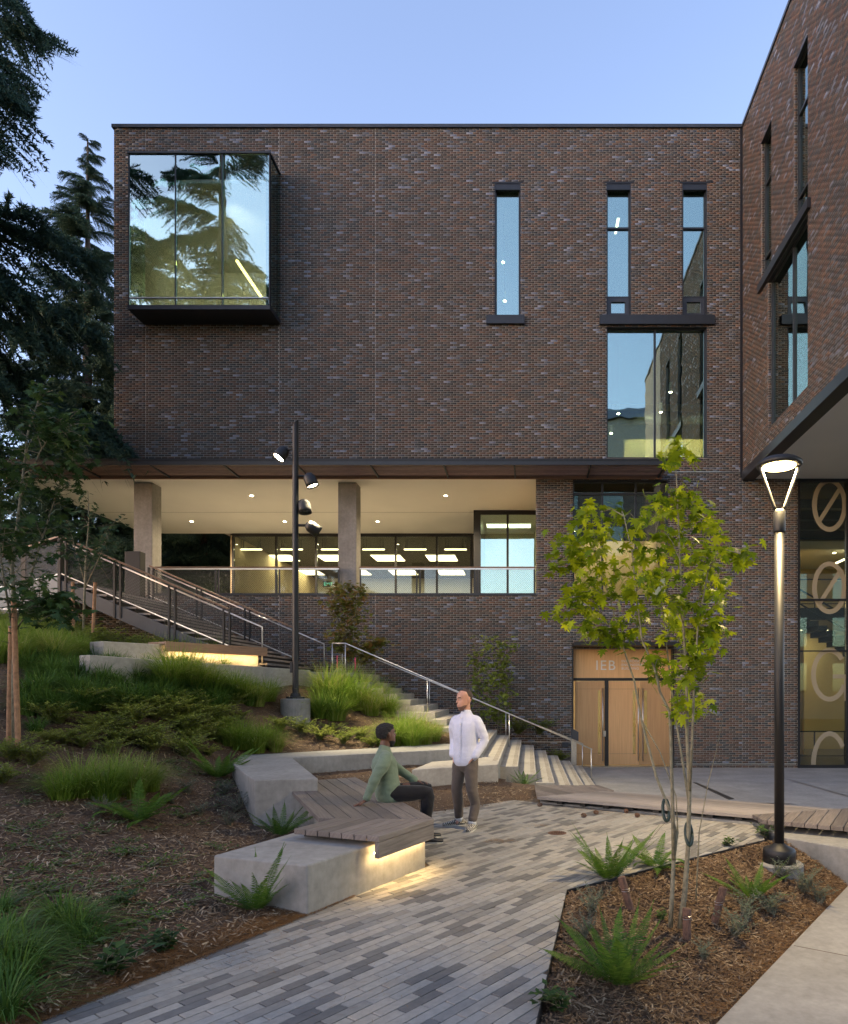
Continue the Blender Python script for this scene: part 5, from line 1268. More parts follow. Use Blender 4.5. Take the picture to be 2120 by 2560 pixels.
def head_rings(mat, grow=0.0, t0=0.0, front=None, back=None, H=.232):
    out = []
    for t, w, f, bk in HEADP:
        if t < t0: continue
        f2 = max(f, front(t)) if front else f; b2 = min(bk, back(t)) if back else bk
        if b2 - f2 < .03: continue
        c = Vector((0, (f2 + b2) / 2, t * H)); out.append((mat @ c, mat.to_3x3() @ Vector((w + grow, 0, 0)), mat.to_3x3() @ Vector((0, (b2 - f2) / 2 + grow, 0))))
    return out
def build_head(mb, mat):
    loft(mb, head_rings(mat), 24, .4)
    r3 = mat.to_3x3()
    loft(mb, [(mat @ Vector((0, -.092, .128)), r3 @ Vector((.008, 0, 0)), r3 @ Vector((0, .01, 0))), (mat @ Vector((0, -.108, .098)), r3 @ Vector((.012, 0, 0)), r3 @ Vector((0, .012, 0))), (mat @ Vector((0, -.112, .082)), r3 @ Vector((.016, 0, 0)), r3 @ Vector((0, .011, 0)))], 10)
    loft(mb, [(mat @ Vector((-.03, -.096, .137)), r3 @ Vector((0, .008, 0)), r3 @ Vector((0, 0, .007))), (mat @ Vector((.03, -.096, .137)), r3 @ Vector((0, .008, 0)), r3 @ Vector((0, 0, .007)))], 8)
    for s in (-1, 1):
        loft(mb, [(mat @ Vector((s * .074, .012, .085)), r3 @ Vector((.007, 0, 0)), r3 @ Vector((0, .010, 0))), (mat @ Vector((s * .081, .016, .11)), r3 @ Vector((.007, 0, 0)), r3 @ Vector((0, .017, 0))), (mat @ Vector((s * .082, .020, .135)), r3 @ Vector((.006, 0, 0)), r3 @ Vector((0, .014, 0)))], 10)
    for z, w in ((.052, .024), (.043, .022)):
        loft(mb, [(mat @ Vector((-w, -.094, z)), r3 @ Vector((0, .007, 0)), r3 @ Vector((0, 0, .005))), (mat @ Vector((0, -.102, z)), r3 @ Vector((0, .008, 0)), r3 @ Vector((0, 0, .006))), (mat @ Vector((w, -.094, z)), r3 @ Vector((0, .007, 0)), r3 @ Vector((0, 0, .005)))], 8)
def build_hand(mb, wrist, d, n, s, curl=0.25):
    """palm and five fingers; d = pointing direction, n = back of the hand, s = +1 when the thumb lies on the side d x n"""
    w = Vector(wrist); d = Vector(d).normalized(); n = Vector(n); n = (n - d * n.dot(d)).normalized(); x = d.cross(n) * s
    loft(mb, [(w, x * .027, n * .019), (w + d * .04, x * .038, n * .016), (w + d * .085, x * .041, n * .013)], 14)
    for i, L in enumerate((.070, .080, .074, .058)):
        o = w + d * .085 + x * (.030 - .020 * i); dd = (d + x * (.10 - .07 * i)).normalized()
        p1 = o + dd * L * .45 + n * .004; p2 = p1 + (dd - n * curl).normalized() * L * .32; p3 = p2 + (dd - n * curl * 2.2).normalized() * L * .25
        limb(mb, [o - dd * .02, p1, p2, p3], [.0095, .009, .0082, .007], n, 1.0, 3)
    o = w + d * .03 + x * .030; limb(mb, [o, o + d * .028 + x * .026 - n * .004, o + d * .062 + x * .036 - n * .008], [.012, .0105, .008], n, 1.0, 3)
def skin_obj(name, mb, m, parent, voxel, smooth_it=4, wrinkle=0.0, freq=1.0):
    me = mb.mesh(name); o = bpy.data.objects.new(name, me); C.objects.link(o)
    rm = o.modifiers.new('remesh', 'REMESH'); rm.mode = 'VOXEL'; rm.voxel_size = voxel
    sm = o.modifiers.new('smooth', 'SMOOTH'); sm.factor = 0.5; sm.iterations = smooth_it
    me2 = bpy.data.meshes.new_from_object(o.evaluated_get(bpy.context.evaluated_depsgraph_get())); bpy.data.objects.remove(o); me2.name = name
    if wrinkle:
        for v in me2.vertices:
            c0 = v.co.copy(); c = c0 * freq; q = mnoise.noise(Vector((c.x * 8 + c.z * 9, c.y * 9, c.z * 20))) + .4 * mnoise.noise(Vector((c.x * 20 + 5 - c.z * 14, c.y * 20, c.z * 30)))
            v.co = c0 + v.normal * q * wrinkle
    me2.materials.clear()
    o = link(name, me2, m, None, smooth=True); o.parent = parent; return o
def add_part(name, mb, m, parent, smooth=True):
    o = obj(name, mb, m, None, smooth=smooth); o.parent = parent; return o
def face_parts(parent, mat, hair_m, hair_fn, hair_t0, grow, beard=False, brow=True):
    r3 = mat.to_3x3()
    for s in (-1, 1):
        e = MB(); c = mat @ Vector((s * .031, -.0865, .118)); e.tube([c - r3 @ Vector((.011, 0, 0)), c, c + r3 @ Vector((.011, 0, 0))], [.002, .0075, .002], 8); ey = add_part('eye', e, 'eye_white', parent)
        e = MB(); c = mat @ Vector((s * .031, -.0925, .118)); e.tube([c, c + r3 @ Vector((0, -.002, 0))], .0045, 8); add_part('iris', e, 'eye_dark', ey)
        if brow:
            e = MB(); e.tube([mat @ Vector((s * .016, -.103, .136)), mat @ Vector((s * .034, -.101, .141)), mat @ Vector((s * .052, -.086, .136))], .004, 6); add_part('eyebrow', e, hair_m, parent)
    hb = MB(); loft(hb, head_rings(mat, grow, hair_t0, hair_fn), 24, .25); h = skin_obj('hair', hb, hair_m, parent, .006, 3, .006 if grow > .01 else .0012, 4.0)
    if beard:
        bb = MB(); loft(bb, [(mat @ Vector((0, -.052, -.002)), r3 @ Vector((.034, 0, 0)), r3 @ Vector((0, .038, 0))), (mat @ Vector((0, -.046, .018)), r3 @ Vector((.0535, 0, 0)), r3 @ Vector((0, .0575, 0))), (mat @ Vector((0, -.03, .040)), r3 @ Vector((.0595, 0, 0)), r3 @ Vector((0, .060, 0)))], 24)
        skin_obj('beard', bb, beard, parent, .006, 2)
def shoe(parent, ankle, toe, m, name='shoe', sole='sole_white'):
    a = Vector((ankle[0], ankle[1], 0)); d = Vector((toe[0] - ankle[0], toe[1] - ankle[1], 0)).normalized(); x = Vector((-d.y, d.x, 0)); z0 = ankle[2]
    L = .2
    mb = MB(); loft(mb, [(a - d * .06 + Vector((0, 0, z0 + .045)), x * .042, Vector((0, 0, .040))), (a + d * .0 + Vector((0, 0, z0 + .05)), x * .047, Vector((0, 0, .050))), (a + d * .09 + Vector((0, 0, z0 + .038)), x * .049, Vector((0, 0, .036))), (a + d * .15 + Vector((0, 0, z0 + .03)), x * .049, Vector((0, 0, .027))), (a + d * .205 + Vector((0, 0, z0 + .028)), x * .038, Vector((0, 0, .02)))], 16)
    s = add_part(name, mb, m, parent)
    sl2 = MB(); pts = [(a + d * u + x * w) for u, w in ((-.085, .02), (-.08, -.02), (.05, -.04), (.15, -.046), (.205, -.03), (.215, 0), (.205, .03), (.15, .046), (.05, .04))]
    sl2.prism([(p.x, p.y) for p in pts], z0 + .0, z0 + .022); add_part('sole', sl2, sole, s, False)

# ---- standing man: white shirt, taupe trousers, hands in pockets
sm_ = thing('person', 'standing man in white shirt and taupe trousers, hands in pockets', 'person', (-0.80, 8.83, 0.0), R(-30))
hm = Matrix.Translation((0, -.015, 1.53)) @ Matrix.Rotation(R(-22), 4, 'Z') @ Matrix.Rotation(R(3), 4, 'X') @ Matrix.Scale(1.05, 4)
body = MB(); build_head(body, hm)
limb(body, [(0, .02, 1.42), (0, .012, 1.5), (0, .0, 1.58)], [.062, .056, .056])
torso(body, [(0, 0, .9, .14, .10), (0, 0, 1.05, .13, .09), (0, .0, 1.25, .16, .105), (0, .01, 1.38, .16, .09), (0, .015, 1.45, .08, .06)])
legsS = {-1: [(-.085, 0, .93), (-.115, -.035, .50), (-.15, .06, .085)], 1: [(.085, 0, .93), (.12, -.03, .50), (.155, -.07, .085)]}
armsS = {-1: [(-.185, .01, 1.355), (-.235, .07, 1.12), (-.175, -.045, .925)], 1: [(.185, .01, 1.355), (.245, .07, 1.12), (.18, -.045, .925)]}
for s in (-1, 1):
    L = legsS[s]; limb(body, [L[0], (L[0][0] * 1.05, -.01, .78), L[1], (L[1][0] * 1.12, .02, .3), (L[2][0], L[2][1], .085)], [.078, .074, .05, .046, .034]); limb(body, armsS[s], [.05, .04, .03])
    limb(body, [legsS[s][2], (legsS[s][2][0], legsS[s][2][1] - .05, .045)], [.03, .022])
    build_hand(body, (armsS[s][2][0] * .92, -.045, .92), (-s * .35, .12, -1), (s, -.2, 0), s, .15)
skin_obj('body', body, 'skin_light', sm_, .0065, 3)
sh = MB(); torso(sh, [(0, -.005, .845, .178, .130), (0, -.005, .93, .178, .130), (0, -.003, 1.05, .168, .122), (0, .0, 1.22, .188, .128), (0, .006, 1.33, .205, .118), (0, .010, 1.385, .185, .10), (0, .012, 1.425, .135, .085), (0, .016, 1.465, .08, .068)])
for s in (-1, 1): limb(sh, [(s * .09, .012, 1.405), (s * .165, .012, 1.372), (s * .212, .03, 1.27)] + armsS[s][1:], [.05, .066, .066, .056, .044])
loft(sh, [(Vector((0, .012, 1.455)), Vector((.070, 0, 0)), Vector((0, .066, 0))), (Vector((0, .008, 1.495)), Vector((.064, 0, 0)), Vector((0, .060, 0)))], 20)
shirt = skin_obj('shirt', sh, 'shirt_white', sm_, .011, 7, .0035)
for i in range(7):
    z = .93 + i * .08; y = -.128 - (.003 if z < 1.2 else .0) + (.0 if z < 1.3 else (z - 1.3) * .13)
    add_part('button', MB().tube([(0.004, y - .006, z), (0.004, y + .01, z)], .006, 8), 'sole_white', shirt)
add_part('placket', MB().add([(-.016, -.134, .86), (.02, -.134, .86), (.02, -.137, 1.2), (-.016, -.137, 1.2), (-.014, -.118, 1.36), (.018, -.118, 1.36)], [(0, 1, 2, 3), (3, 2, 5, 4)]), 'shirt_white', shirt, False)
tr_ = MB(); torso(tr_, [(0, .0, .80, .165, .118), (0, .0, .90, .168, .12), (0, 0, .98, .16, .113)])
for s in (-1, 1):
    L = legsS[s]; limb(tr_, [L[0], (L[0][0] * 1.05, -.01, .78), L[1], (L[1][0] * 1.12, .02, .3), (L[2][0], L[2][1], .12)], [.098, .095, .072, .066, .056])
skin_obj('trousers', tr_, 'trouser_taupe', sm_, .012, 3, .005)
for s in (-1, 1):
    L = legsS[s][2]; add_part('sock', MB().tube([(L[0], L[1], .06), (L[0], L[1], .14)], .049, 14), 'sock_white', sm_)
    shoe(sm_, (L[0], L[1] + .01, 0.0), (L[0] + s * .12 - .06, L[1] - .2), 'shoe_check')
face_parts(sm_, hm, 'hair_brown', lambda t: -.03 if t < .7 else -.055, .5, .0035, 'stubble')

# ---- seated man: green shirt, black trousers, one hand behind him on the planks
PX_, PY_ = -1.60, 7.90
st_ = thing('person', 'seated man in sage green shirt and black trousers leaning on one hand', 'person', (PX_, PY_, 0.0), R(107.5))
Z0 = .495
hm = Matrix.Translation((0, .02, 1.14)) @ Matrix.Rotation(R(26), 4, 'Z') @ Matrix.Rotation(R(-4), 4, 'X') @ Matrix.Scale(1.06, 4)
body = MB(); build_head(body, hm)
limb(body, [(0, .05, 1.04), (0, .045, 1.12), (0, .035, 1.19)], [.065, .058, .056])
torso(body, [(0, 0, .60, .15, .11), (0, .03, .75, .13, .095), (0, .05, .92, .155, .105), (0, .05, 1.02, .155, .09), (0, .05, 1.08, .08, .06)])
legs = {-1: [(-.09, .0, .59), (-.12, -.43, .585), (-.11, -.40, .10)], 1: [(.09, .0, .59), (.14, -.46, .60), (.15, -.43, .10)]}
arms = {-1: [(-.18, .05, .985), (-.25, .17, .80), (-.23, .265, .565)], 1: [(.18, .04, .985), (.245, -.13, .83), (.17, -.33, .69)]}
for s in (-1, 1):
    limb(body, legs[s], [.078, .05, .037]); limb(body, arms[s], [.05, .04, .03])
    limb(body, [legs[s][2], (legs[s][2][0], legs[s][2][1] - .1, .04)], [.035, .03])
build_hand(body, (-.232, .275, .548), (-.1, .9, -.42), (0, .35, 1), -1, .02)
build_hand(body, (.165, -.345, .685), (-.25, -.9, -.22), (0, -.2, 1), 1, .45)
skin_obj('body', body, 'skin_dark', st_, .0065, 3)
sh = MB(); torso(sh, [(0, .0, .545, .185, .15), (0, .01, .64, .19, .15), (0, .03, .76, .18, .142), (0, .05, .90, .198, .148), (0, .052, .97, .208, .132), (0, .052, 1.02, .175, .1), (0, .052, 1.06, .125, .085), (0, .05, 1.095, .08, .068)])
for s in (-1, 1): limb(sh, [(s * .09, .05, 1.035), (s * .165, .05, 1.005), tuple(Vector(arms[s][0]).lerp(Vector(arms[s][1]), .35) + Vector((s * .02, 0, 0)))] + arms[s][1:], [.05, .07, .073, .06, .044])
loft(sh, [(Vector((0, .05, 1.075)), Vector((.072, 0, 0)), Vector((0, .068, 0))), (Vector((0, .045, 1.12)), Vector((.065, 0, 0)), Vector((0, .062, 0)))], 20)
shirt = skin_obj('shirt', sh, 'shirt_green', st_, .011, 7, .007)
tr_ = MB(); torso(tr_, [(0, .01, .555, .165, .125), (0, .005, .60, .17, .13), (0, .01, .68, .155, .115)])
for s in (-1, 1):
    L = legs[s]; limb(tr_, [L[0], (L[1][0] * .9, L[1][1] * .5, .585), L[1], (L[2][0], L[2][1] - .02, .34), (L[2][0], L[2][1], .13)], [.098, .092, .075, .066, .058])
skin_obj('trousers', tr_, 'trouser_black', st_, .012, 3, .005)
for s in (-1, 1):
    L = legs[s][2]; shoe(st_, (L[0], L[1] + .01, 0.0), (L[0] + s * .03, L[1] - .2), 'shoe_black')
    add_part('sock', MB().tube([(L[0], L[1], .06), (L[0], L[1], .14)], .042, 12), 'shoe_black', st_)
face_parts(st_, hm, 'hair_black', lambda t: -.088 if t > .78 else (-.07 if t > .7 else (-.02 if t > .55 else (.015 if t > .4 else .045))), .16, .014, 'hair_black')
# ================================================================== mulch litter
def chips(name, surf, pts, m, lmin, lmax, wmin, wmax, label, seed, up=0.35, kind='stuff'):
    r = np.random.default_rng(seed); n = len(pts); pts = np.asarray(pts, float)
    a = r.uniform(0, 2 * math.pi, n); tilt = r.normal(0, up, n); L = r.uniform(lmin, lmax, n) ** 1.0; Wd = r.uniform(wmin, wmax, n)
    d = np.stack([np.cos(a) * np.cos(tilt), np.sin(a) * np.cos(tilt), np.sin(tilt)], 1)
    s = np.stack([-np.sin(a), np.cos(a), r.normal(0, up, n)], 1); s /= np.linalg.norm(s, axis=1)[:, None]
    nn = np.cross(d, s); c = pts + np.array((0, 0, 0.006)) + r.uniform(0, 0.012, n)[:, None] * np.array((0, 0, 1.0))
    h = (L / 2)[:, None] * d; w = (Wd / 2)[:, None] * s; t = (Wd * 0.25)[:, None] * nn
    V = np.stack([c - h - w * r.uniform(.3, 1, (n, 1)), c - h + w * r.uniform(.3, 1, (n, 1)), c + h + w * r.uniform(.2, 1, (n, 1)), c + h - w * r.uniform(.2, 1, (n, 1)), c + t], 1).reshape(-1, 3)
    f = np.array([(0, 1, 4), (1, 2, 4), (2, 3, 4), (3, 0, 4)]); Fc = (np.arange(n)[:, None, None] * 5 + f[None]).reshape(-1, 3)
    o = link(name, np_mesh(name, V, Fc), m); o['kind'] = kind; o['label'] = label
    return o
# on the slope: dense near the camera, thinner far away
u = rng.random(120000); Yc = 2.4 + 14.5 * u ** 1.5; Xc = rng.uniform(-1, 0.1, len(u)) * (1.02 * Yc + 1.0); Zc = hill(Xc, Yc)
s_ = ((LNE[1][0]-LNE[0][0]) * (Yc - LNE[0][1]) - (LNE[1][1]-LNE[0][1]) * (Xc - LNE[0][0])) / math.hypot(LNE[1][0]-LNE[0][0], LNE[1][1]-LNE[0][1])
kc = np.floor((-0.54 - Xc) / 0.35).astype(int)
nc = np.array([{0: 12.1, 1: 13.5, 2: 14.5, 3: 15.5, 4: 16.3, 5: 16.9}.get(int(q), 12.0 if q < 0 else 17.4) for q in kc])
ok = (Zc > -0.02) & ((s_ > 0.02) | (Yc > 7.5)) & (Zc < 2.25) & (Yc < nc - 0.1)
pts = np.c_[Xc, Yc, Zc][ok]
ok2 = rng.random(len(pts)) < 0.8
chips('bark_mulch', sl, pts[ok2][:62000], 'chip', 0.02, 0.085, 0.006, 0.02, 'brown bark chips and twigs covering the planted slope', 3)
# orange needle litter along the paver edge and in drifts
nn_ = 16000; t_ = rng.uniform(-0.2, 1.25, nn_); dd = np.abs(rng.normal(0, 0.16, nn_)) * (1 if True else 0)
ex0 = np.array(LNE[0]); ed = np.array(LNE[1]) - ex0; en = np.array((-ed[1], ed[0])) / np.hypot(*ed)
pl_ = ex0 + t_[:, None] * ed * 0.56 + (dd[:, None] - 0.03) * en
pz_ = np.maximum(hill(pl_[:, 0], pl_[:, 1]), 0.001 - 0.004)
pm_ = np.c_[rng.uniform(-6, -2, 9000), rng.uniform(2.8, 9, 9000)]; pmz = hill(pm_[:, 0], pm_[:, 1])
okm = (pmz > 0.03) & (np.sin(pm_[:, 0] * 2.1 + 1) * np.cos(pm_[:, 1] * 1.7) > 0.25)
alln = np.r_[np.c_[pl_, pz_], np.c_[pm_, pmz][okm]]
chips('needle_litter', sl, alln, 'needle_litter', 0.03, 0.075, 0.0016, 0.003, 'orange fallen conifer needles drifted along the paver edge', 5, 0.15)
# in the planter
bp = []
while len(bp) < 22000:
    x, y = rnd.uniform(-0.1, 3.6), rnd.uniform(2.9, 8.3)
    if -sdist((x, y), PLC, PLE) > 0.02 and -sdist((x, y), PLF, PLC) > 0.02 and sdist((x, y), wkB, wkA) > 0.02: bp.append((x, y, soil(x, y)))
chips('bark_mulch', bed, bp[:18000], 'chip', 0.02, 0.085, 0.006, 0.02, 'brown bark chips covering the triangular bed', 4)
nb = []
while len(nb) < 6000:
    t_ = rnd.random(); q = abs(rnd.gauss(0, 0.14)); d = ((wkA[0]-wkB[0]), (wkA[1]-wkB[1])); L = math.hypot(*d)
    x, y = wkB[0] + d[0] * t_ - d[1] / L * q, wkB[1] + d[1] * t_ + d[0] / L * q
    if -sdist((x, y), PLC, PLE) > 0.02 and -sdist((x, y), PLF, PLC) > 0.02: nb.append((x, y, soil(x, y)))
chips('needle_litter', bed, nb, 'needle_litter', 0.03, 0.07, 0.0016, 0.003, 'orange fallen needles beside the concrete walk', 6, 0.15)
# loose needles and crumbs on the pavers
lp_ = []
for cx_, cy_, n_, sg in [(*G(1240, 2104), 260, .10), (*G(930, 2120), 0, .1), (*G(1347, 2066), 70, .06), (*G(700, 2330), 160, .22), (*G(1010, 2240), 60, .2), (*G(1190, 2350), 60, .3), (*G(560, 2400), 240, .25), (*G(1660, 2035), 300, .5), (*G(1480, 2025), 300, .4), (*G(880, 2480), 70, .3)]:
    for _ in range(n_): lp_.append((rnd.gauss(cx_, sg), rnd.gauss(cy_, sg * 0.6), 0.0015))
lp_ = [p for p in lp_ if sdist(p, DKA, DKB) < -0.01 and sdist(p, LNE[1], LNE[0]) > -0.05]
chips('needle_crumbs', patio, lp_, 'needle_litter', 0.02, 0.06, 0.0015, 0.003, 'orange needles scattered on the grey pavers', 8, 0.05)

# larger sticks lying on the mulch
for px, py, L, a in ((150, 2120, .5, 2.6), (90, 2150, .4, 1.9), (330, 2140, .35, 2.9), (430, 2215, .3, .6), (60, 2080, .45, 2.4), (280, 2230, .3, 1.2), (200, 2200, .25, .3), (120, 1990, .3, 1.0), (450, 2110, .25, 2.2)):
    q = on_hill(px, py)
    if q:
        d_ = Vector((math.cos(a), math.sin(a), 0)) * L / 2; c_ = Vector(q)
        pp = [Vector((c_.x + d_.x * t, c_.y + d_.y * t + .02 * math.sin(5 * t), hz(c_.x + d_.x * t, c_.y + d_.y * t) + .012)) for t in (-1, -.4, .2, 1)]
        tag(obj('fallen_stick', MB().tube(pp, [.006, .007, .006, .003], 6), 'bark'), 'thin fallen stick lying on the open bark mulch', 'stick', 'sticks on the mulch')

# ================================================================== plant meshes
class Tri:
    def __init__(s): s.v = []; s.f = []; s.n = 0
    def strip(s, pts, wid, side):                     # flat tapering blade along pts
        k = s.n
        for p, w in zip(pts, wid): s.v.append(p - side * w); s.v.append(p + side * w)
        m = len(pts)
        for i in range(m - 1): s.f.append((k+2*i, k+2*i+1, k+2*i+3)); s.f.append((k+2*i, k+2*i+3, k+2*i+2))
        s.n += 2 * m
    def poly(s, pts):
        k = s.n; s.v += pts; s.n += len(pts)
        for i in range(1, len(pts) - 1): s.f.append((k, k+i, k+i+1))
    def mesh(s, name): return np_mesh(name, np.array(s.v, float), np.array(s.f))
A = np.array
def grass_clump(seed, n, h, spread, wid, plume=0.0, arch=1.0):
    r = random.Random(seed); t = Tri()
    for _ in range(n):
        a = r.uniform(0, 6.283); rr = r.random() ** 0.5 * 0.075 * spread / 0.3; L = h * r.uniform(0.55, 1.1); out = spread * r.uniform(0.2, 1.15) * arch
        d = A((math.cos(a), math.sin(a), 0)); base = d * rr; lean = a + r.uniform(-0.5, 0.5); d2 = A((math.cos(lean), math.sin(lean), 0)); s = A((-d2[1], d2[0], 0))
        pts = []; m = 6
        for i in range(m):
            u = i / (m - 1); pts.append(base + d2 * out * u ** 1.8 + A((0, 0, L * (u - min(0.8, 0.62 * arch * (out / h)) * u ** 2.4))))
        w = wid * r.uniform(0.6, 1.2); t.strip(pts, [w, w, w * 0.9, w * 0.7, w * 0.45, 0.0004], s)
        if r.random() < plume:
            p0 = pts[-1]; dd = (pts[-1] - pts[-2]); dd = dd / (np.linalg.norm(dd) + 1e-9)
            for q in range(5): t.strip([p0 - dd * 0.02 * q, p0 - dd * 0.02 * q + A((r.uniform(-.012, .012), r.uniform(-.012, .012), 0.012))], [0.004, 0.001], s)
    return t.mesh('grass_blades')
def frond_mesh(seed, L, droop, nw=22, width=0.15):
    r = random.Random(seed); t = Tri(); pts = []; m = nw * 2
    for i in range(m + 1):
        u = i / m; pts.append(A((L * (math.sin(u * 1.0 * (0.6 + droop)) / (0.6 + droop)), 0.02 * math.sin(u * 3 + seed), L * (0.78 * u - 0.75 * droop * u * u))))
    t.strip(pts[::4] + [pts[-1]], [0.004] * len(pts[::4]) + [0.001], A((0, 1, 0)))
    for i in range(3, m):
        u = i / m; w = L * width * (math.sin(math.pi * min(1, (u + 0.10)) ** 0.75) ** 0.8) * (1 - u * 0.3)
        tan = pts[min(i + 1, m)] - pts[i - 1]; tan = tan / np.linalg.norm(tan)
        for sg in (-1, 1):
            d = A((0, sg, 0)) * 0.95 + tan * 0.32 + A((0, 0, -0.12 + r.uniform(-.12, .12))); d /= np.linalg.norm(d)
            ww = L * 0.0082; p = pts[i]; q = p + d * w
            t.poly([p - tan * ww * 0.7, p + d * w * 0.5 - tan * ww + A((0, 0, 0.004)), q, p + d * w * 0.5 + tan * ww + A((0, 0, 0.004)), p + tan * ww * 0.7])
    return t.mesh('frond')
FR = [frond_mesh(i, 1.0, d, 24, w) for i, (d, w) in enumerate(((0.45, 0.13), (0.7, 0.12), (0.95, 0.13), (0.25, 0.12)))]
for m_ in FR: m_.materials.append(M['fern'])
def fern(loc, size, n, label, seed, upright=0.0, spread=1.0):
    r = random.Random(seed); t = thing('sword_fern', label, 'fern', loc)
    for i in range(n):
        k = r.choice((0, 0, 1, 2)) if not upright else r.choice((0, 3, 3))
        o = bpy.data.objects.new('frond', FR[k]); C.objects.link(o); o.parent = t
        a = 6.283 * (i + r.uniform(-.3, .3)) / n; sc = size * r.uniform(0.6, 1.1)
        o.rotation_euler = (r.uniform(-.3, .3), R(r.uniform(-14, 22)) - R(22) * upright, a); o.scale = (sc,) * 3; o.location = (0.02 * math.cos(a), 0.02 * math.sin(a), 0.0)
    return t
def leafy(seed, stems, h, spread, leaf, n, shape=2.2, droop=0.5):
    """low shrub: thin stems with small pointed leaves"""
    r = random.Random(seed); t = Tri(); st = MB()
    for _ in range(stems):
        a = r.uniform(0, 6.283); d = A((math.cos(a), math.sin(a), 0)); L = h * r.uniform(0.6, 1.15); o = spread * r.uniform(0.25, 1.0)
        pts = [d * o * u ** 1.3 + A((0.02 * math.sin(9 * u + a), 0.02 * math.cos(7 * u), L * (u - droop * 0.6 * u * u))) for u in np.linspace(0, 1, 8)]
        st.tube([tuple(p) for p in pts], [0.004 * (1 - 0.7 * i / 7) for i in range(8)], 4, False)
        for k in range(n):
            u = 0.12 + 0.88 * (k + r.random()) / n; i = min(6, int(u * 7)); p = pts[i] + (pts[i+1] - pts[i]) * (u * 7 - i)
            q = r.uniform(0, 6.283); ld = A((math.cos(q), math.sin(q), r.uniform(-.3, .7))); ld /= np.linalg.norm(ld); s = np.cross(ld, A((0, 0, 1))); s /= np.linalg.norm(s) + 1e-9
            l_ = leaf * r.uniform(0.6, 1.2); w = l_ / shape
            t.poly([p, p + ld * l_ * .45 + s * w * .5 + A((0, 0, .1 * l_)), p + ld * l_, p + ld * l_ * .45 - s * w * .5 + A((0, 0, .1 * l_))])
    return t.mesh('leaves'), st.mesh('stems')
def make_shrub(name, label, cat, loc, ms, lm, grp=None, scale=1, rz=0):
    t = thing(name, label, cat, loc, rz, grp); t.scale = (scale,) * 3
    for nm, me, m in (('leaves', ms[0], lm), ('stems', ms[1], 'bark')):
        if not me.materials: me.materials.append(M[m])
        o = bpy.data.objects.new(nm, me); C.objects.link(o); o.parent = t
    return t
def clump(name, label, loc, me, m, scale, rz, grp):
    if not me.materials: me.materials.append(M[m])
    o = bpy.data.objects.new(name, me); C.objects.link(o); o.location = loc; o.scale = scale if hasattr(scale, '__len__') else (scale,) * 3; o.rotation_euler = (0, 0, rz)
    return tag(o, label, 'grass', grp)

# ---- grasses
GT = [grass_clump(i, 420, 0.85, 0.75, 0.0048, 0.12) for i in range(3)]            # big fine fountain grass
GD = [grass_clump(10 + i, 150, 0.5, 0.46, 0.0065, 0.0, 1.1) for i in range(4)]   # dark broad sedge
GW = [grass_clump(20 + i, 170, 0.66, 0.62, 0.0075, 0.0, 1.15) for i in range(2)]   # broad near sedge
def at(px, py, sink=0.02):
    q = on_hill(px, py); return (q[0], q[1], q[2] - sink) if q else None
# lit fountain grass right of the floodlight pole, in front of the stair
for px, py, s in ((815, 1745, 1.25), (850, 1765, 1.35), (895, 1775, 1.35), (925, 1788, 1.2), (870, 1735, 1.3), (800, 1795, 1.0), (840, 1800, 1.1), (950, 1762, 1.1), (905, 1740, 1.2), (970, 1790, 0.95)):
    p = at(px, py); clump('fountain_grass', 'lamplit yellow-green fountain grass between floodlight pole and stair', p, rnd.choice(GT), 'grass', s * rnd.uniform(.9, 1.1), rnd.uniform(0, 6), 'lamplit fountain grasses')
for px, py, s in ((990, 1862, .95), (1030, 1868, .9), (1060, 1860, .85), (1085, 1852, .7), (1010, 1850, 1.0), (960, 1866, .75), (1040, 1845, .9)):
    p = at(px, py); clump('fountain_grass', 'seed-tipped fountain grass spilling over the back of the seat wall', p, rnd.choice(GT), 'grass', s, rnd.uniform(0, 6), 'grasses behind the seat wall')
for px, py, s in ((600, 1872, 1.0), (640, 1880, 1.0), (665, 1868, .9), (575, 1862, .9), (690, 1878, .7)):
    p = at(px, py); clump('fountain_grass', 'soft green fountain grass at the corner of the seat wall beside a fern', p, rnd.choice(GT), 'grass', s * .85, rnd.uniform(0, 6), 'grasses at the seat wall corner')
for px, py, s in ((200, 1990, 1.15), (260, 2000, 1.2), (330, 1992, 1.1), (370, 1975, 1.0), (155, 1998, .9), (300, 1965, 1.0)):
    p = at(px, py); clump('fountain_grass', 'broad mound of green fountain grass on the open mulch slope', p, rnd.choice(GT), 'grass', s * .7, rnd.uniform(0, 6), 'mound grasses on the slope')
for px, py, s in ((0, 2430, 1.0), (40, 2470, 1.05), (70, 2400, .9), (20, 2350, .9), (180, 2330, .95), (215, 2360, .8), (150, 2300, .8), (-40, 2420, 1.1), (10, 2540, 1.0), (0, 2280, .7)):
    p = at(px, py); clump('sedge', 'broad-bladed dark green sedge near the lower end of the paver edge', p, rnd.choice(GW), 'dark_grass', s * .62, rnd.uniform(0, 6), 'sedges by the paver edge')
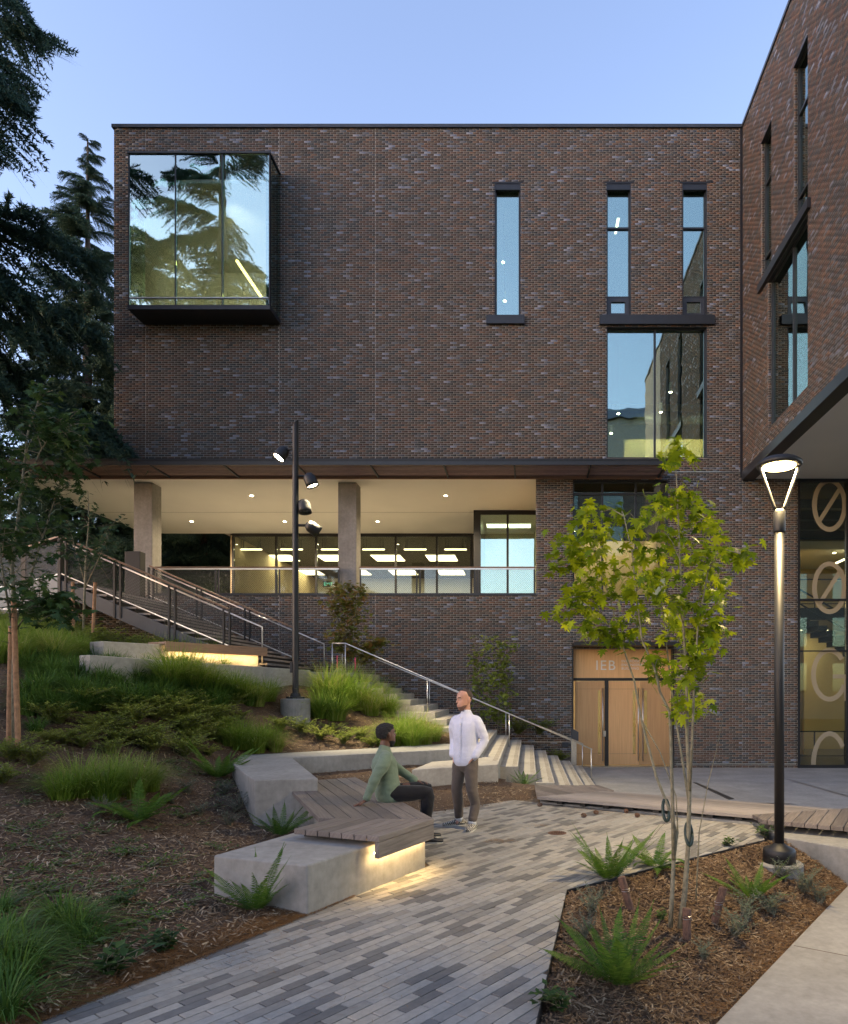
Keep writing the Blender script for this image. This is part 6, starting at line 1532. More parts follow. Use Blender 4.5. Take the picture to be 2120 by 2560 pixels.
# darker sedges filling the upper slope below the landing curb
for _ in range(150):
    px = rnd.uniform(60, 640); py = rnd.uniform(1655, 1785) if px > 190 else rnd.uniform(1640, 1790)
    p = at(px, py)
    if p and p[1] < 17: clump('sedge', 'dark green sedge in the band below the landing curb', p, rnd.choice(GD), 'dark_grass', rnd.uniform(.75, 1.15), rnd.uniform(0, 6), 'sedges below the landing curb')
for px, py, s in ((420, 1722, 1.5), (440, 1716, 1.6), (470, 1722, 1.5), (500, 1728, 1.4), (530, 1735, 1.3), (610, 1755, 1.1), (640, 1765, 1.1), (670, 1752, 1.1), (590, 1742, 1.2)):
    p = at(px, py); clump('tall_sedge', 'tall dark sedge in front of the lit landing bench', p, rnd.choice(GT), 'dark_grass', s * .75, rnd.uniform(0, 6), 'tall sedges before the landing bench')
# pale meadow grass at the far left
for _ in range(46):
    px = rnd.uniform(-30, 210); py = rnd.uniform(1585, 1660); p = at(px, py)
    if p: clump('meadow_grass', 'pale green meadow grass at the top of the slope beside the staked sapling', p, rnd.choice(GT), 'grass', rnd.uniform(.65, .95), rnd.uniform(0, 6), 'meadow grasses at the top of the slope')
for px, py in ((90, 1830), (165, 1735), (100, 1760), (85, 1700), (250, 1770), (170, 1775)):
    p = at(px, py); clump('sedge', 'single dark sedge tuft on bare mulch by the staked sapling', p, rnd.choice(GD), 'dark_grass', .75, rnd.uniform(0, 6), 'single sedge tufts')

# ---- ferns
def fern_at(px, py, size, n, label, seed, **k):
    p = at(px, py, 0.0); return fern(p, size, n, label, seed, **k)
fern_at(345, 2055, 0.72, 20, 'wide sword fern with low fronds on the slope below the mound grass', 1, spread=1.0)
fern_at(545, 1945, 0.72, 24, 'bushy sword fern growing against the seat wall corner', 2, upright=0.4)
fern_at(640, 2275, 0.55, 20, 'sword fern at the end of the near concrete bench block', 3, upright=0.7)
fern_at(700, 2090, 0.55, 16, 'yellow-green sword fern squeezed between bench seat and tall seat wall', 4, upright=0.6)
def fern_bed(px, py, size, n, label, seed, **k):
    x, y = G(px, py, -0.1)
    for _ in range(6): x, y = G(px, py, soil(x, y))
    return fern((x, y, soil(x, y)), size, n, label, seed, **k)
fern_bed(1545, 2462, 0.62, 26, 'large sword fern at the pointed near end of the mulch bed', 5, upright=0.8)
fern_bed(1525, 2200, 0.6, 22, 'sword fern at the corner of the mulch bed next to a wooden stub', 6, upright=0.5)
fern_bed(1640, 2170, 0.55, 18, 'sword fern behind the maple stems at the paver edge', 7)
fern_bed(1880, 2245, 0.5, 22, 'feathery dark fern between lamp footing and wooden stub', 8, upright=0.2)
p_ = G(1310, 1965, 0.0); fern((p_[0], p_[1], 0.02), 0.5, 10, 'small fern in the mulch strip beside the stair end', 9, upright=0.2)

# ---- low shrubs and ground cover
CV = [leafy(30 + i, 46, 0.6, 0.5, 0.055, 34, 2.0, 0.7) for i in range(3)]
for px, py, s in ((270, 1835, 1.0), (330, 1815, 1.1), (420, 1795, 1.1), (460, 1835, 1.05), (500, 1850, 1.0), (380, 1855, .9), (300, 1862, .8), (520, 1800, .9), (230, 1850, .8), (560, 1830, .9), (440, 1775, .8)):
    p = at(px, py); make_shrub('arching_groundcover', 'arching yellow-green groundcover mound in the middle of the slope', 'shrub', p, rnd.choice(CV), 'cover_leaf', 'groundcover mounds on the slope', s * .85, rnd.uniform(0, 6))
for _ in range(60):
    px, py = rnd.uniform(120, 640), rnd.uniform(1755, 1900); p = at(px, py)
    if p and not (px > 570 and py > 1850): make_shrub('arching_groundcover', 'arching yellow-green groundcover mound in the middle of the slope', 'shrub', p, rnd.choice(CV), 'cover_leaf', 'groundcover mounds on the slope', rnd.uniform(.5, .9), rnd.uniform(0, 6))
for px, py, s in ((700, 1830, 1.0), (755, 1835, .95), (800, 1852, .95), (860, 1862, .9), (900, 1850, .9), (830, 1835, .8), (930, 1868, .7)):
    p = at(px, py); make_shrub('arching_groundcover', 'arching groundcover mound in front of the floodlight footing', 'shrub', p, rnd.choice(CV), 'cover_leaf', 'groundcover by the floodlight footing', s * .85, rnd.uniform(0, 6))
for px, py, s in ((30, 1905, 1.0), (80, 1915, .9), (5, 1960, .8)):
    p = at(px, py); make_shrub('arching_groundcover', 'arching groundcover patch at the foot of the tree stakes', 'shrub', p, rnd.choice(CV), 'cover_leaf', 'groundcover at the stakes', s * .8, rnd.uniform(0, 6))
GS = [leafy(50 + i, 22, 0.26, 0.22, 0.028, 22, 2.6, 0.2) for i in range(2)]
for px, py, s, lb in ((590, 2030, 1.1, 'grey-green low shrub against the side of the seat wall'), (575, 2065, .9, 'grey-green shrub at the foot of the seat wall front'), (245, 2040, .9, 'grey-green trailing shrub left of the wide sword fern'), (560, 1985, .9, 'grey-green shrub between fern and seat wall'), (470, 1985, 1.0, 'grey-green shrub on open mulch left of the seat wall fern'), (500, 2040, .9, 'grey-green shrub below the seat wall fern'), (430, 2010, .8, 'grey-green shrub between the mound grass and seat wall')):
    make_shrub('grey_shrub', lb, 'shrub', at(px, py), rnd.choice(GS), 'grey_leaf', None, s, rnd.uniform(0, 6))
OG = [leafy(60 + i, 10, 0.22, 0.20, 0.07, 9, 1.5, 0.4) for i in range(2)]
for px, py, s, lb in ((270, 2440, 1.0, 'glossy dark leafy seedling beside the sedge at the paver edge'), (415, 2375, .8, 'glossy dark leafy seedling in the mulch above the paver edge'), (310, 2265, .6, 'small dark seedling in the open mulch below the wide fern')):
    make_shrub('leafy_seedling', lb, 'plant', at(px, py), rnd.choice(OG), 'dark_leaf', None, s * 1.25, rnd.uniform(0, 6))
SP = leafy(70, 7, 0.06, 0.18, 0.02, 12, 1.6, 0.3)
for i in range(130):
    px, py = rnd.uniform(10, 570), rnd.uniform(1900, 2400); p = at(px, py)
    if p and p[2] > 0.05: make_shrub('creeping_sprig', 'tiny creeping green sprig scattered over the open mulch', 'plant', p, SP, 'fern', 'creeping sprigs on the mulch', rnd.uniform(.9, 1.8), rnd.uniform(0, 6))
def bed_pt(px, py):
    x, y = G(px, py, -0.1)
    for _ in range(6): x, y = G(px, py, soil(x, y))
    return (x, y, soil(x, y))
for px, py, s, lb, k in ((1870, 2300, 1.0, 'grey-green shrub between two wooden stubs', 1), (1930, 2290, 1.0, 'grey-green shrub in the middle of the bed near the walk', 1), (2050, 2260, .9, 'grey-green shrub under the low wall end', 1), (1460, 2350, .8, 'grey-green shrub along the steel edging', 1), (1400, 2530, .8, 'dark lobed seedling at the near tip of the mulch bed', 0), (1545, 2375, .7, 'dark leafy plant behind the large fern', 0), (1815, 2120, .7, 'leafy seedling by the steel edging', 0), (1910, 2098, .9, 'leafy seedling between lamp base and pavers', 0),
        (1480, 2290, .9, 'grey-green shrub behind the bed corner', 1), (1840, 2345, 1.0, 'grey-green trailing shrub beyond the front wooden stub', 1), (2010, 2235, 1.1, 'grey-green shrub beside the lamp footing', 1), (1960, 2200, .9, 'grey-green shrub in front of the lamp footing', 1), (1760, 2400, .6, 'little grey-green sprig near the front wooden stub', 1), (1650, 2300, .5, 'bright seedling at the foot of the maple stems', 0)):
    make_shrub('leafy_seedling' if k == 0 else 'grey_shrub', lb, 'plant' if k == 0 else 'shrub', bed_pt(px, py), rnd.choice(OG if k == 0 else GS), 'dark_leaf' if k == 0 else 'grey_leaf', None, s * 1.05, rnd.uniform(0, 6))
for i, (x, y, z, s, lb) in enumerate(((0.35, 18.6, 0.1, 1.3, 'low green shrub behind the stair treads by the brick wall'), (-0.3, 18.9, 0.3, 1.3, 'low feathery shrub between stair and brick wall'), (0.9, 19.0, -0.3, 1.1, 'low green shrub at the bottom of the stair by the junction box'))):
    make_shrub('low_shrub', lb, 'shrub', (x, 20.9, -0.5 if x > .5 else .36), CV[i % 3], 'fern', None, s, i)
xq, yq = G(1290, 1968, 0.02)
make_shrub('low_shrub', 'small dark shrub in the mulch strip under the stair end block', 'shrub', (xq, yq, 0.02), GS[0], 'dark_leaf', None, .8, 1)

# ================================================================== trees
def maple_leaf(seed):
    r = random.Random(seed); t = Tri()
    pts = [(0, -.02), (.13, -.13), (.42, -.12), (.24, .08), (.44, .10), (.66, .26), (.46, .30), (.24, .33), (.36, .46), (.46, .70), (.28, .62), (.13, .52), (.15, .76), (0, 1.02)]
    out = [(x, y) for x, y in pts] + [(-x, y) for x, y in pts[-2:0:-1]]
    c = A((0, .3, 0.0)); V = []
    fold = r.uniform(0.1, 0.35); dr = r.uniform(0.05, .35)
    for x, y in out: V.append(A((x * r.uniform(.92, 1.08), y, fold * abs(x) * 0.5 - dr * y * y * 0.5 - 0.3 * abs(x) ** 2)))
    k = len(V); t.v = [c] + V; t.f = [(0, i + 1, (i + 1) % k + 1) for i in range(k)]; t.n = k + 1
    return t.mesh('leaf')
ML = [maple_leaf(i) for i in range(6)]
for m_ in ML: m_.materials.append(M['maple_leaf'])
TX, TY = 1.18, 5.55; TZ = soil(TX, TY)
def tp(px, py, dy=0.0): return P(px, py, TY + dy)
mp = thing('young_maple', 'multi-stemmed young maple with lamplit yellow-green leaves in the mulch bed', 'tree', (TX, TY, TZ))
stems = [  # photo traces with depth offsets: pixel x, pixel y, offset towards/away
    ([(1676, 2318, 0), (1680, 2240, 0), (1684, 2150, .03), (1692, 2085, .05), (1672, 2020, .1), (1640, 1940, .2), (1604, 1800, .3), (1585, 1700, .36), (1560, 1625, .4), (1525, 1500, .45), (1490, 1400, .5), (1470, 1300, .5)], .024, .004),
    ([(1700, 2320, .04), (1712, 2230, .03), (1720, 2120, 0), (1724, 1980, -.05), (1718, 1850, -.1), (1716, 1700, -.12), (1708, 1560, -.1), (1700, 1400, -.05), (1695, 1280, 0), (1688, 1130, .02)], .03, .004),
    ([(1684, 2150, .03), (1682, 2020, 0), (1677, 1860, -.05), (1674, 1780, -.08), (1650, 1730, -.1), (1636, 1670, -.12), (1605, 1600, -.15), (1590, 1480, -.2), (1580, 1380, -.2), (1560, 1290, -.2)], .02, .004),
    ([(1722, 2000, -.02), (1706, 1900, .1), (1690, 1800, .2), (1676, 1700, .25), (1665, 1600, .3), (1650, 1450, .35), (1640, 1330, .4)], .015, .003),
    ([(1724, 1980, -.05), (1730, 1860, -.2), (1736, 1700, -.3), (1745, 1560, -.35), (1770, 1430, -.4), (1800, 1370, -.45), (1850, 1385, -.5)], .016, .003),
    ([(1716, 1700, -.12), (1735, 1600, 0), (1750, 1480, .15), (1765, 1340, .25), (1775, 1290, .3)], .011, .003),
    ([(1740, 2250, -.1), (1748, 2080, -.15), (1770, 1960, -.15), (1790, 1880, -.15), (1806, 1800, -.15)], .008, .002),
    ([(1604, 1800, .3), (1650, 1880, .25), (1690, 1990, .15), (1695, 2085, .1)], .006, .006)]
for path, r0, r1 in stems:
    pp = [tp(*q) for q in path]; n = len(pp)
    obj('stem', MB().tube(pp, [.85 * (r0 + (r1 - r0) * (i / (n - 1)) ** .8) for i in range(n)], 8), 'pale_bark', mp, smooth=True)
tips = [(1400, 1330), (1370, 1350), (1430, 1350), (1450, 1370), (1365, 1425), (1395, 1420), (1410, 1440), (1400, 1500), (1430, 1480), (1385, 1535), (1412, 1555), (1440, 1525), (1460, 1440), (1480, 1380), (1500, 1420), (1470, 1500), (1500, 1530), (1460, 1550), (1510, 1590), (1545, 1600), (1490, 1570), (1550, 1560), (1580, 1530), (1600, 1560), (1540, 1480), (1570, 1440), (1520, 1330), (1480, 1290), (1450, 1300), (1500, 1280), (1550, 1290), (1590, 1300), (1580, 1340), (1600, 1380), (1610, 1430), (1590, 1490), (1460, 1270), (1540, 1400), (1440, 1400),
  (1640, 1240), (1670, 1220), (1700, 1230), (1730, 1240), (1750, 1260), (1660, 1260), (1700, 1270), (1740, 1290), (1770, 1300), (1780, 1320), (1660, 1330), (1640, 1360), (1690, 1330), (1720, 1340), (1760, 1350), (1690, 1390), (1730, 1390), (1770, 1390), (1800, 1385), (1830, 1380), (1850, 1390), (1660, 1420), (1700, 1440), (1740, 1440), (1780, 1430), (1810, 1450), (1680, 1490), (1720, 1490), (1760, 1500), (1800, 1480), (1690, 1540), (1740, 1550), (1780, 1540), (1810, 1570), (1820, 1555), (1770, 1580), (1790, 1600), (1720, 1590), (1690, 1580), (1650, 1500), (1640, 1450), (1690, 1130), (1700, 1140), (1680, 1150), (1650, 1650), (1630, 1645), (1640, 1670), (1680, 1690), (1730, 1640), (1740, 1660), (1720, 1700), (1690, 1750), (1730, 1740), (1750, 1765), (1700, 1770), (1745, 1620)]
sp = [(Vector(q), r0) for path, r0, r1 in stems[:6] for q in [tp(*w) for w in path]]
twg = MB(); leaves = []; r = random.Random(5)
for px, py in tips:
    base = tp(px, py); best = min(sp, key=lambda s: (Vector((s[0].x, 0, s[0].z + 0.12)) - Vector((base.x, 0, base.z))).length)[0]
    tip = tp(px, py, (best.y - TY) * 0.6 + r.uniform(-.5, .4)); md = (best + tip) / 2 + Vector((0, 0, 0.04))
    path = [best, md, tip]; twg.tube(path, [.004, .003, .0018], 5, False)
    for k in range(r.choice((14, 15, 16, 17))):
        u = r.uniform(0.55, 1.05); p = best.lerp(tip, u) if u < 1 else tip
        p = p + Vector((r.gauss(0, .06), r.gauss(0, .08), r.gauss(0, .045))); leaves.append((p, r.uniform(.058, .10)))
crown = obj('crown', twg, 'pale_bark', mp)
leaves.sort(key=lambda q: -q[1]); mass = Tri()
for i, (p, s) in enumerate(leaves):
    a = r.uniform(0, 6.283); eul = Matrix.Rotation(a, 3, 'Z') @ Matrix.Rotation(R(r.uniform(-75, 10)), 3, 'X') @ Matrix.Rotation(R(r.uniform(-30, 30)), 3, 'Y')
    if i < 298:
        o = bpy.data.objects.new('leaf', ML[i % 6]); C.objects.link(o); o.location = p; o.rotation_euler = eul.to_euler(); o.scale = (s,) * 3
        o.parent = crown; o.matrix_parent_inverse = world_inv(crown)
    else:
        m_ = ML[i % 6]; V = np.empty(len(m_.vertices) * 3); m_.vertices.foreach_get('co', V); V = V.reshape(-1, 3) * s @ np.array(eul).T + np.array(p)
        k = mass.n; mass.v += list(V); mass.f += [tuple(x + k for x in q.vertices) for q in m_.polygons]; mass.n += len(V)
if mass.n: link('leaf_mass', mass.mesh('leaf_mass'), 'maple_leaf', crown, kind='stuff')
# rubber tree ties, guy wires and wooden anchor stubs
for c, top, lb in ((tp(1665, 2010, .1), tp(1655, 2040, .1), 'green rubber hose tie looped round the leaning maple stem'), (tp(1722, 2070, 0), tp(1735, 2095, 0), 'green rubber hose tie looped round the straight maple stem')):
    t = thing('tree_tie', lb, 'tree tie', c)
    obj('hose_loop', MB().tube([c + Vector((0.026 * math.cos(a), 0.03 * math.sin(a), -0.05 + 0.085 * math.sin(a))) for a in np.linspace(0, 6.283, 17)], 0.014, 8), 'rubber', t, smooth=True)
    q = bed_pt(1565, 2200) if c.x < 1.2 else bed_pt(1717, 2275)
    obj('guy_wire', MB().tube([c + Vector((0, 0, -0.14)), Vector(q) + Vector((0, 0, 0.1))], 0.0022, 5), 'steel', t)
for (bx, by), (tx_, ty_), lb in (((1577, 2277), (1553, 2192), 'brown wooden anchor stub leaning by the corner fern'), ((1717, 2352), (1717, 2270), 'brown wooden anchor stub standing in front of the maple'), ((1785, 2308), (1809, 2218), 'brown wooden anchor stub leaning right of the maple')):
    b = Vector(bed_pt(bx, by)); tpv = P(tx_, ty_, b.y + 0.04); d = (tpv - b).normalized()
    t = thing('anchor_stub', lb, 'stake', b)
    obj('post', MB().tube([b - d * 0.15, b, tpv - d * 0.006, tpv], [0.034, 0.034, 0.034, 0.030], 14), 'stub_wood', t, smooth=False)
    obj('wire_wrap', MB().tube([b + d * 0.16 + Vector((0.036 * math.cos(a), 0.036 * math.sin(a), 0.003 * a)) for a in np.linspace(0, 12.5, 26)], 0.0025, 5), 'steel', t)

def leaf_tree(name, label, base, paths, lm, lsize, nleaf, seed, rad, bark='bark', jit=.09):
    """small tree: stems given as world paths, leaves clustered along their outer part"""
    r = random.Random(seed); t = thing(name, label, 'tree', base); tr = Tri(); tw = MB()
    for path, r0 in paths:
        n = len(path); obj('trunk' if r0 == max(q[1] for q in paths) else 'stem', MB().tube(path, [r0 * (1 - .8 * i / (n - 1)) for i in range(n)], 7), bark, t, smooth=True)
    for _ in range(nleaf // 5):
        path, r0 = r.choice(paths); u = r.uniform(rad[0], 1.0); i = min(len(path) - 2, int(u * (len(path) - 1))); p = path[i].lerp(path[i+1], u * (len(path) - 1) - i)
        d = Vector((r.gauss(0, 1), r.gauss(0, 1), r.gauss(.1, .4))).normalized() * r.uniform(.3, 1.0) * rad[1] * (1.25 - u * .8); q = p + d
        tw.tube([p, p.lerp(q, .5) + Vector((0, 0, .03)), q], [.006, .004, .002], 4, False)
        for _ in range(6):
            c = p.lerp(q, r.uniform(.45, 1.05)) + Vector((r.gauss(0, jit), r.gauss(0, jit), r.gauss(0, jit * .6))); s = lsize * r.uniform(.6, 1.2)
            a = r.uniform(0, 6.28); e = Matrix.Rotation(a, 3, 'Z') @ Matrix.Rotation(R(r.uniform(-60, 15)), 3, 'X') @ Matrix.Rotation(R(r.uniform(-25, 25)), 3, 'Y')
            m_ = ML[r.randrange(6)]; V = LV[ML.index(m_)] * s @ np.array(e).T + np.array(c); k = tr.n; tr.v += list(V); tr.f += [tuple(x + k for x in f) for f in LF]; tr.n += len(V)
    cr = obj('crown', tw, bark, t); link('foliage', tr.mesh('foliage'), lm, cr, kind='stuff')
    return t
LV = []
for m_ in ML:
    V = np.empty(len(m_.vertices) * 3); m_.vertices.foreach_get('co', V); LV.append(V.reshape(-1, 3))
LF = [tuple(q.vertices) for q in ML[0].polygons]
def tr_path(pts, Y): return [P(x, y, Y + d) for x, y, d in pts]
# staked maple at the left edge
q = on_hill(37, 1870); YT1 = q[1]
left_paths = [(tr_path([(37, 1872, 0), (35, 1700, 0), (38, 1560, 0), (30, 1420, .1), (50, 1250, .2), (70, 1080, .3), (110, 960, .3)], YT1), .035),
  (tr_path([(36, 1600, 0), (10, 1450, -.3), (-10, 1300, -.5), (20, 1150, -.6)], YT1), .016), (tr_path([(38, 1560, 0), (80, 1430, .4), (120, 1300, .6), (160, 1180, .7), (215, 1060, .7)], YT1), .016),
  (tr_path([(37, 1580, 0), (90, 1500, -.3), (120, 1520, -.5), (150, 1540, -.6)], YT1), .010), (tr_path([(30, 1420, .1), (-40, 1250, .3), (-60, 1060, .3)], YT1), .014), (tr_path([(50, 1250, .2), (100, 1130, 0), (150, 1050, -.2), (185, 1130, -.3)], YT1), .010)]
leaf_tree('staked_maple', 'dark-leaved young maple tied between two wooden stakes at the slope edge', q, left_paths, 'dark_leaf', .10, 1500, 3, (.32, .55))
for (bx, by), (tx_, ty_), lb in (((22, 1860), (28, 1565), 'short pale round tree stake touching the young maple trunk'), ((46, 1882), (34, 1500), 'tall orange-brown round tree stake in front of the maple trunk')):
    b = Vector(on_hill(bx, by)); tpv = P(tx_, ty_, b.y); t = obj('tree_stake', MB().tube([b - Vector((0, 0, .2)), b, tpv], [.032, .032, .03], 12), 'stake_wood'); tag(t, lb, 'stake')
obj_t = obj('stake_strap', MB().tube([P(24, 1568, YT1 - .02), P(36, 1568, YT1 - .05), P(46, 1570, YT1 - .02)], .012, 6), 'rubber'); tag(obj_t, 'black rubber strap tying the maple trunk to its stakes', 'strap')
# slim sapling with two stakes behind the landing bench
sY = 15.2; zb = 2.35
sap = [(tr_path([(206, 1660, 0), (212, 1470, 0), (215, 1400, 0), (222, 1300, 0), (220, 1230, 0)], sY), .03), (tr_path([(213, 1460, 0), (190, 1380, .2), (170, 1300, .3)], sY), .012), (tr_path([(213, 1470, 0), (245, 1400, -.2), (275, 1330, -.3)], sY), .012), (tr_path([(214, 1430, 0), (255, 1340, .2), (300, 1290, .3)], sY), .01)]
leaf_tree('slim_sapling', 'slim pale-trunked sapling with sparse crown between two stakes behind the landing bench', P(206, 1650, sY), sap, 'tree_leaf', .10, 420, 8, (.4, .6), 'pale_bark')
for a, b, lb in (((183, 1660), (182, 1455), 'upright round stake left of the slim sapling'), ((229, 1660), (238, 1456), 'leaning round stake right of the slim sapling')):
    tag(obj('tree_stake', MB().tube([P(*a, sY), P(*b, sY)], .035, 10), 'stake_wood'), lb, 'stake')
# two vine maples against the brick wall
vY = 18.6
vm = [(tr_path([(x0, 1690, 0), (x1, 1560, d), (x2, 1460, d * 2)], vY), .016) for x0, x1, x2, d in ((868, 862, 850, .1), (880, 885, 900, -.1), (858, 845, 835, .2), (876, 872, 880, 0))] + [(tr_path([(880, 1680, 0), (920, 1620, .1), (960, 1600, .2)], vY), .01)]
leaf_tree('vine_maple', 'vine maple with rust-tinged leaves at the top of the stair against brick', P(868, 1690, vY), vm, 'rust_leaf', .12, 1100, 12, (.2, .5), 'pale_bark')
vm = [(tr_path([(x0, 1890, 0), (x1, 1720, d), (x2, 1590, d * 2)], 19.9), .014) for x0, x1, x2, d in ((1208, 1195, 1185, .1), (1215, 1222, 1215, -.1), (1245, 1262, 1275, .1), (1240, 1250, 1245, 0))]
leaf_tree('vine_maple', 'upright green vine maple in the planting strip beside the standing man', P(1215, 1890, 19.9), vm, 'cover_leaf', .11, 900, 13, (.25, .35), 'pale_bark')
for px, py, Yd, lb in ((888, 1655, 18.3, 'pink survey stake among the stems at the stair top'), (843, 1650, 18.5, 'pink survey stake left of the stair-top vine maple'), (1226, 1845, 20.6, 'pink survey flag at the brick wall foot'), (1238, 1845, 20.5, 'pink survey flag beside the upright vine maple')):
    b = P(px, py, Yd); tag(obj('survey_stake', MB().box(b.x - .015, b.x + .015, b.y - .006, b.y + .006, b.z - .25, b.z + .12), 'pink_tape'), lb, 'stake')

# ---- big conifers
def fir_template(seed):
    """one drooping branch of unit length along +x, made of twigs with needle tufts"""
    r = np.random.default_rng(seed); V = []; Fc = []; k = 0
    def blade(p, q, w):
        nonlocal k
        d = q - p; s = np.cross(d, r.normal(size=3)); s = s / (np.linalg.norm(s) + 1e-9) * w
        V.extend([p - s * .5, p + s * .5, q]); Fc.append((k, k+1, k+2)); k += 3
    def ax(u): return A((u, 0.04 * math.sin(5 * u + seed), 0.10 * u - 0.34 * u * u))
    n = 46
    for i in range(n):
        u = 0.10 + 0.90 * i / n; p0 = ax(u)
        L = 0.40 * (math.sin(math.pi * min(1.0, u * 0.9 + 0.12)) ** 0.8 + 0.12) * r.uniform(.6, 1.2)
        for sg in (-1, 1):
            ang = r.uniform(.5, 1.1); d = A((math.cos(ang), sg * math.sin(ang), -0.28 + r.normal(0, .15)))
            m = max(3, int(L / 0.018)); p = p0.copy()
            for j in range(m):
                v = j / m; q = p0 + d * L * v + A((0, 0, -0.3 * L * v * v))
                for _ in range(4):
                    nd = d * .6 + r.normal(0, .6, 3) + A((0, 0, 0.05)); blade(q, q + nd / (np.linalg.norm(nd) + 1e-9) * r.uniform(.025, .05), .013)
            blade(p0, p0 + d * L + A((0, 0, -0.5 * L)), .006)
    return np.array(V), np.array(Fc)
FT = [fir_template(i) for i in range(4)]
def fir_mesh(seed, H, rmax, z0, nb, bare=0.0, power=0.8):
    r = np.random.default_rng(seed); Vs, Fs, k = [], [], 0
    for i in range(nb):
        u = ((i + r.random()) / nb) ** 0.9; h = z0 + (H - z0) * u; L = max(.5, rmax * (1 - u) ** power * r.uniform(.45, 1.15)); a = r.uniform(0, 6.283)
        V, Fc = FT[r.integers(4)]; V = V * A((L, L, L * r.uniform(.8, 1.35)))
        pitch = r.normal(-0.06, .2) + .3 * u; cp, sp_ = math.cos(pitch), math.sin(pitch)
        V = np.c_[V[:, 0] * cp - V[:, 2] * sp_, V[:, 1], V[:, 0] * sp_ + V[:, 2] * cp]
        ca, sa = math.cos(a), math.sin(a); V = np.c_[V[:, 0] * ca - V[:, 1] * sa, V[:, 0] * sa + V[:, 1] * ca, V[:, 2] + h]
        Vs.append(V); Fs.append(Fc + k); k += len(V)
    me = np_mesh('fir_foliage', np.concatenate(Vs), np.concatenate(Fs)); me.materials.append(M['fir']); return me
def branch_wood(H, r0, z0): 
    return MB().tube([(0, 0, -1), (0.1, 0.05, H * .3), (0, 0, H * .7), (0, 0, H)], [r0, r0 * .8, r0 * .4, .03], 12).mesh('trunk')
firA = fir_mesh(1, 27, 5.0, 6.0, 74, power=.6); tkA = branch_wood(27, .42, 2)
firB = fir_mesh(2, 22, 4.2, 1.0, 220, power=.6); tkB = branch_wood(22, .32, 2)
tkA.materials.append(M['fir_bark']); tkB.materials.append(M['fir_bark'])
def fir(loc, rz, sc, fm, tm, label, grp=None):
    t = thing('fir_tree', label, 'tree', loc, rz, grp); t.scale = (sc,) * 3
    for nm, me in (('trunk', tm), ('crown', fm)):
        o = bpy.data.objects.new(nm, me); C.objects.link(o); o.parent = t
    return t
fir((-16.0, 17.8, 3.2), 1.0, 1.0, firA, tkA, 'huge dark fir with drooping branches overhanging beside the building end')
fir((-19.2, 30, 3.8), 2.0, 1.0, firB, tkB, 'dark fir standing behind the brick building corner')
fir((-17.6, 36, 4), 3.1, .8, firB, tkB, 'fir seen under the terrace soffit left of the glazing')
fir((-15.6, 33, 4), 5.1, .7, firB, tkB, 'close fir seen under the terrace soffit')
fir((-22.5, 44, 4), 5.6, .9, firA, tkA, 'tall fir far behind the first concrete column')
fir((-18.4, 0.0, 0.5), 2.4, 1.5, firA, tkA, 'huge fir mirrored in the glass bay')
fir((-26.5, -3, 1.5), 0.8, 1.1, firB, tkB, 'second fir mirrored at the edge of the glass bay')

def crown_mesh(seed, R_, n, leaf):
    r = np.random.default_rng(seed); cl = r.normal(0, 1, (26, 3)); cl /= np.linalg.norm(cl, axis=1)[:, None]; cl *= r.uniform(.35, 1, (26, 1)) * A(R_)
    c = cl[r.integers(26, size=n)] + r.normal(0, .26, (n, 3)) * A(R_) * .55
    d = r.normal(0, 1, (n, 3)); d /= np.linalg.norm(d, axis=1)[:, None]; s = np.cross(d, r.normal(0, 1, (n, 3))); s /= np.linalg.norm(s, axis=1)[:, None]
    L = leaf * r.uniform(.6, 1.3, (n, 1)); V = np.stack([c - d * L * .5, c + s * L * .3, c + d * L * .5, c - s * L * .3], 1).reshape(-1, 3)
    me = np_mesh('leaves', V, np.arange(n * 4).reshape(-1, 4)); me.materials.append(M['tree_leaf']); return me, cl
CM = [crown_mesh(i, (2.4, 2.4, 2.2), 9000, .16) for i in range(2)]
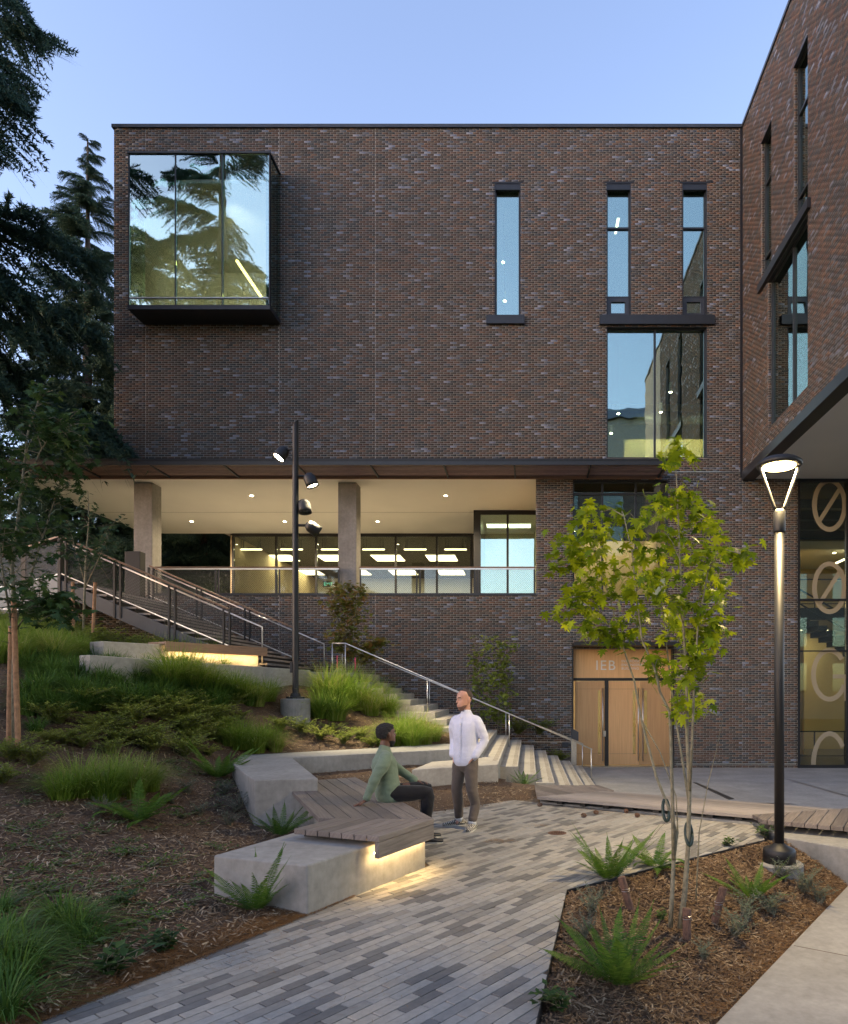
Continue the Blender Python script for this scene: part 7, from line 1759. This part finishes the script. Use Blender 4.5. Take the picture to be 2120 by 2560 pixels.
def broad(loc, rz, sc, k, label):
    t = thing('broadleaf_tree', label, 'tree', loc, rz); t.scale = (sc,) * 3; me, cl = CM[k]
    mb = MB().tube([(0, 0, -1), (.05, 0, 1.2), (0, .05, 3.0)], [.16, .13, .08], 8)
    for c in cl[:12]: mb.tube([(0, 0, 1.8), tuple(c * .5 + A((0, 0, 3.0))), tuple(c * .95 + A((0, 0, 3.6)))], [.06, .035, .012], 5, False)
    tk = mb.mesh('trunk'); tk.materials.append(M['bark'])
    for nm, m_, z in (('trunk', tk, 0), ('crown', me, 3.6)):
        o = bpy.data.objects.new(nm, m_); C.objects.link(o); o.parent = t; o.location = (0, 0, z)
for x, y, z, s, k, lb in ((-19.3, 24.5, 3.4, .62, 0, 'leafy tree behind the footbridge rail'), (-18.9, 31, 3.8, .6, 1, 'leafy tree just left of the first concrete column'), (-23, 26, 3.6, .75, 1, 'leafy tree beyond the footbridge near the huge fir'), (-16.4, 33, 4.0, .62, 0, 'shaded leafy tree behind the terrace railing'), (-14.9, 32, 4.0, .55, 1, 'shaded leafy tree next to the terrace glazing'), (-24, 33, 4, .9, 0, 'wide leafy tree far beyond the footbridge')):
    broad((x, y, z), x, s, k, lb)
# pale building beyond the trees
pb = thing('far_building', 'pale far building with long window bands behind the footbridge', 'building', (-40, 55, 4))
obj('wall', MB().box(-48, -30, 52, 60, 3, 11), 'white_paint', pb)
for i in range(3): obj('window_band', MB().box(-47.5, -30.5, 51.95, 52.0, 4.6 + i * 2.2, 5.6 + i * 2.2), 'grey_metal', pb)
obj('roof', MB().box(-48.3, -29.7, 51.7, 60.3, 11, 11.3), 'grey_metal', pb)
# juniper hedge under the bridge
for i in range(9):
    x = -13.4 + i * .62; make_shrub('juniper', 'dark feathery juniper in the shade under the steel stair', 'shrub', (x, 15.2 + .25 * (i % 3), hz(x, 15.2)), CV[i % 3], 'fir', 'junipers under the stair', 1.5, i)
for i in range(4):
    x = -9.2 + i * .5; clump('tall_sedge', 'tall blue-green sedge behind the landing bench', (x, 15.6 + .2 * i, 2.15), GT[i % 3], 'dark_grass', 1.3, i, 'sedges behind the landing bench')
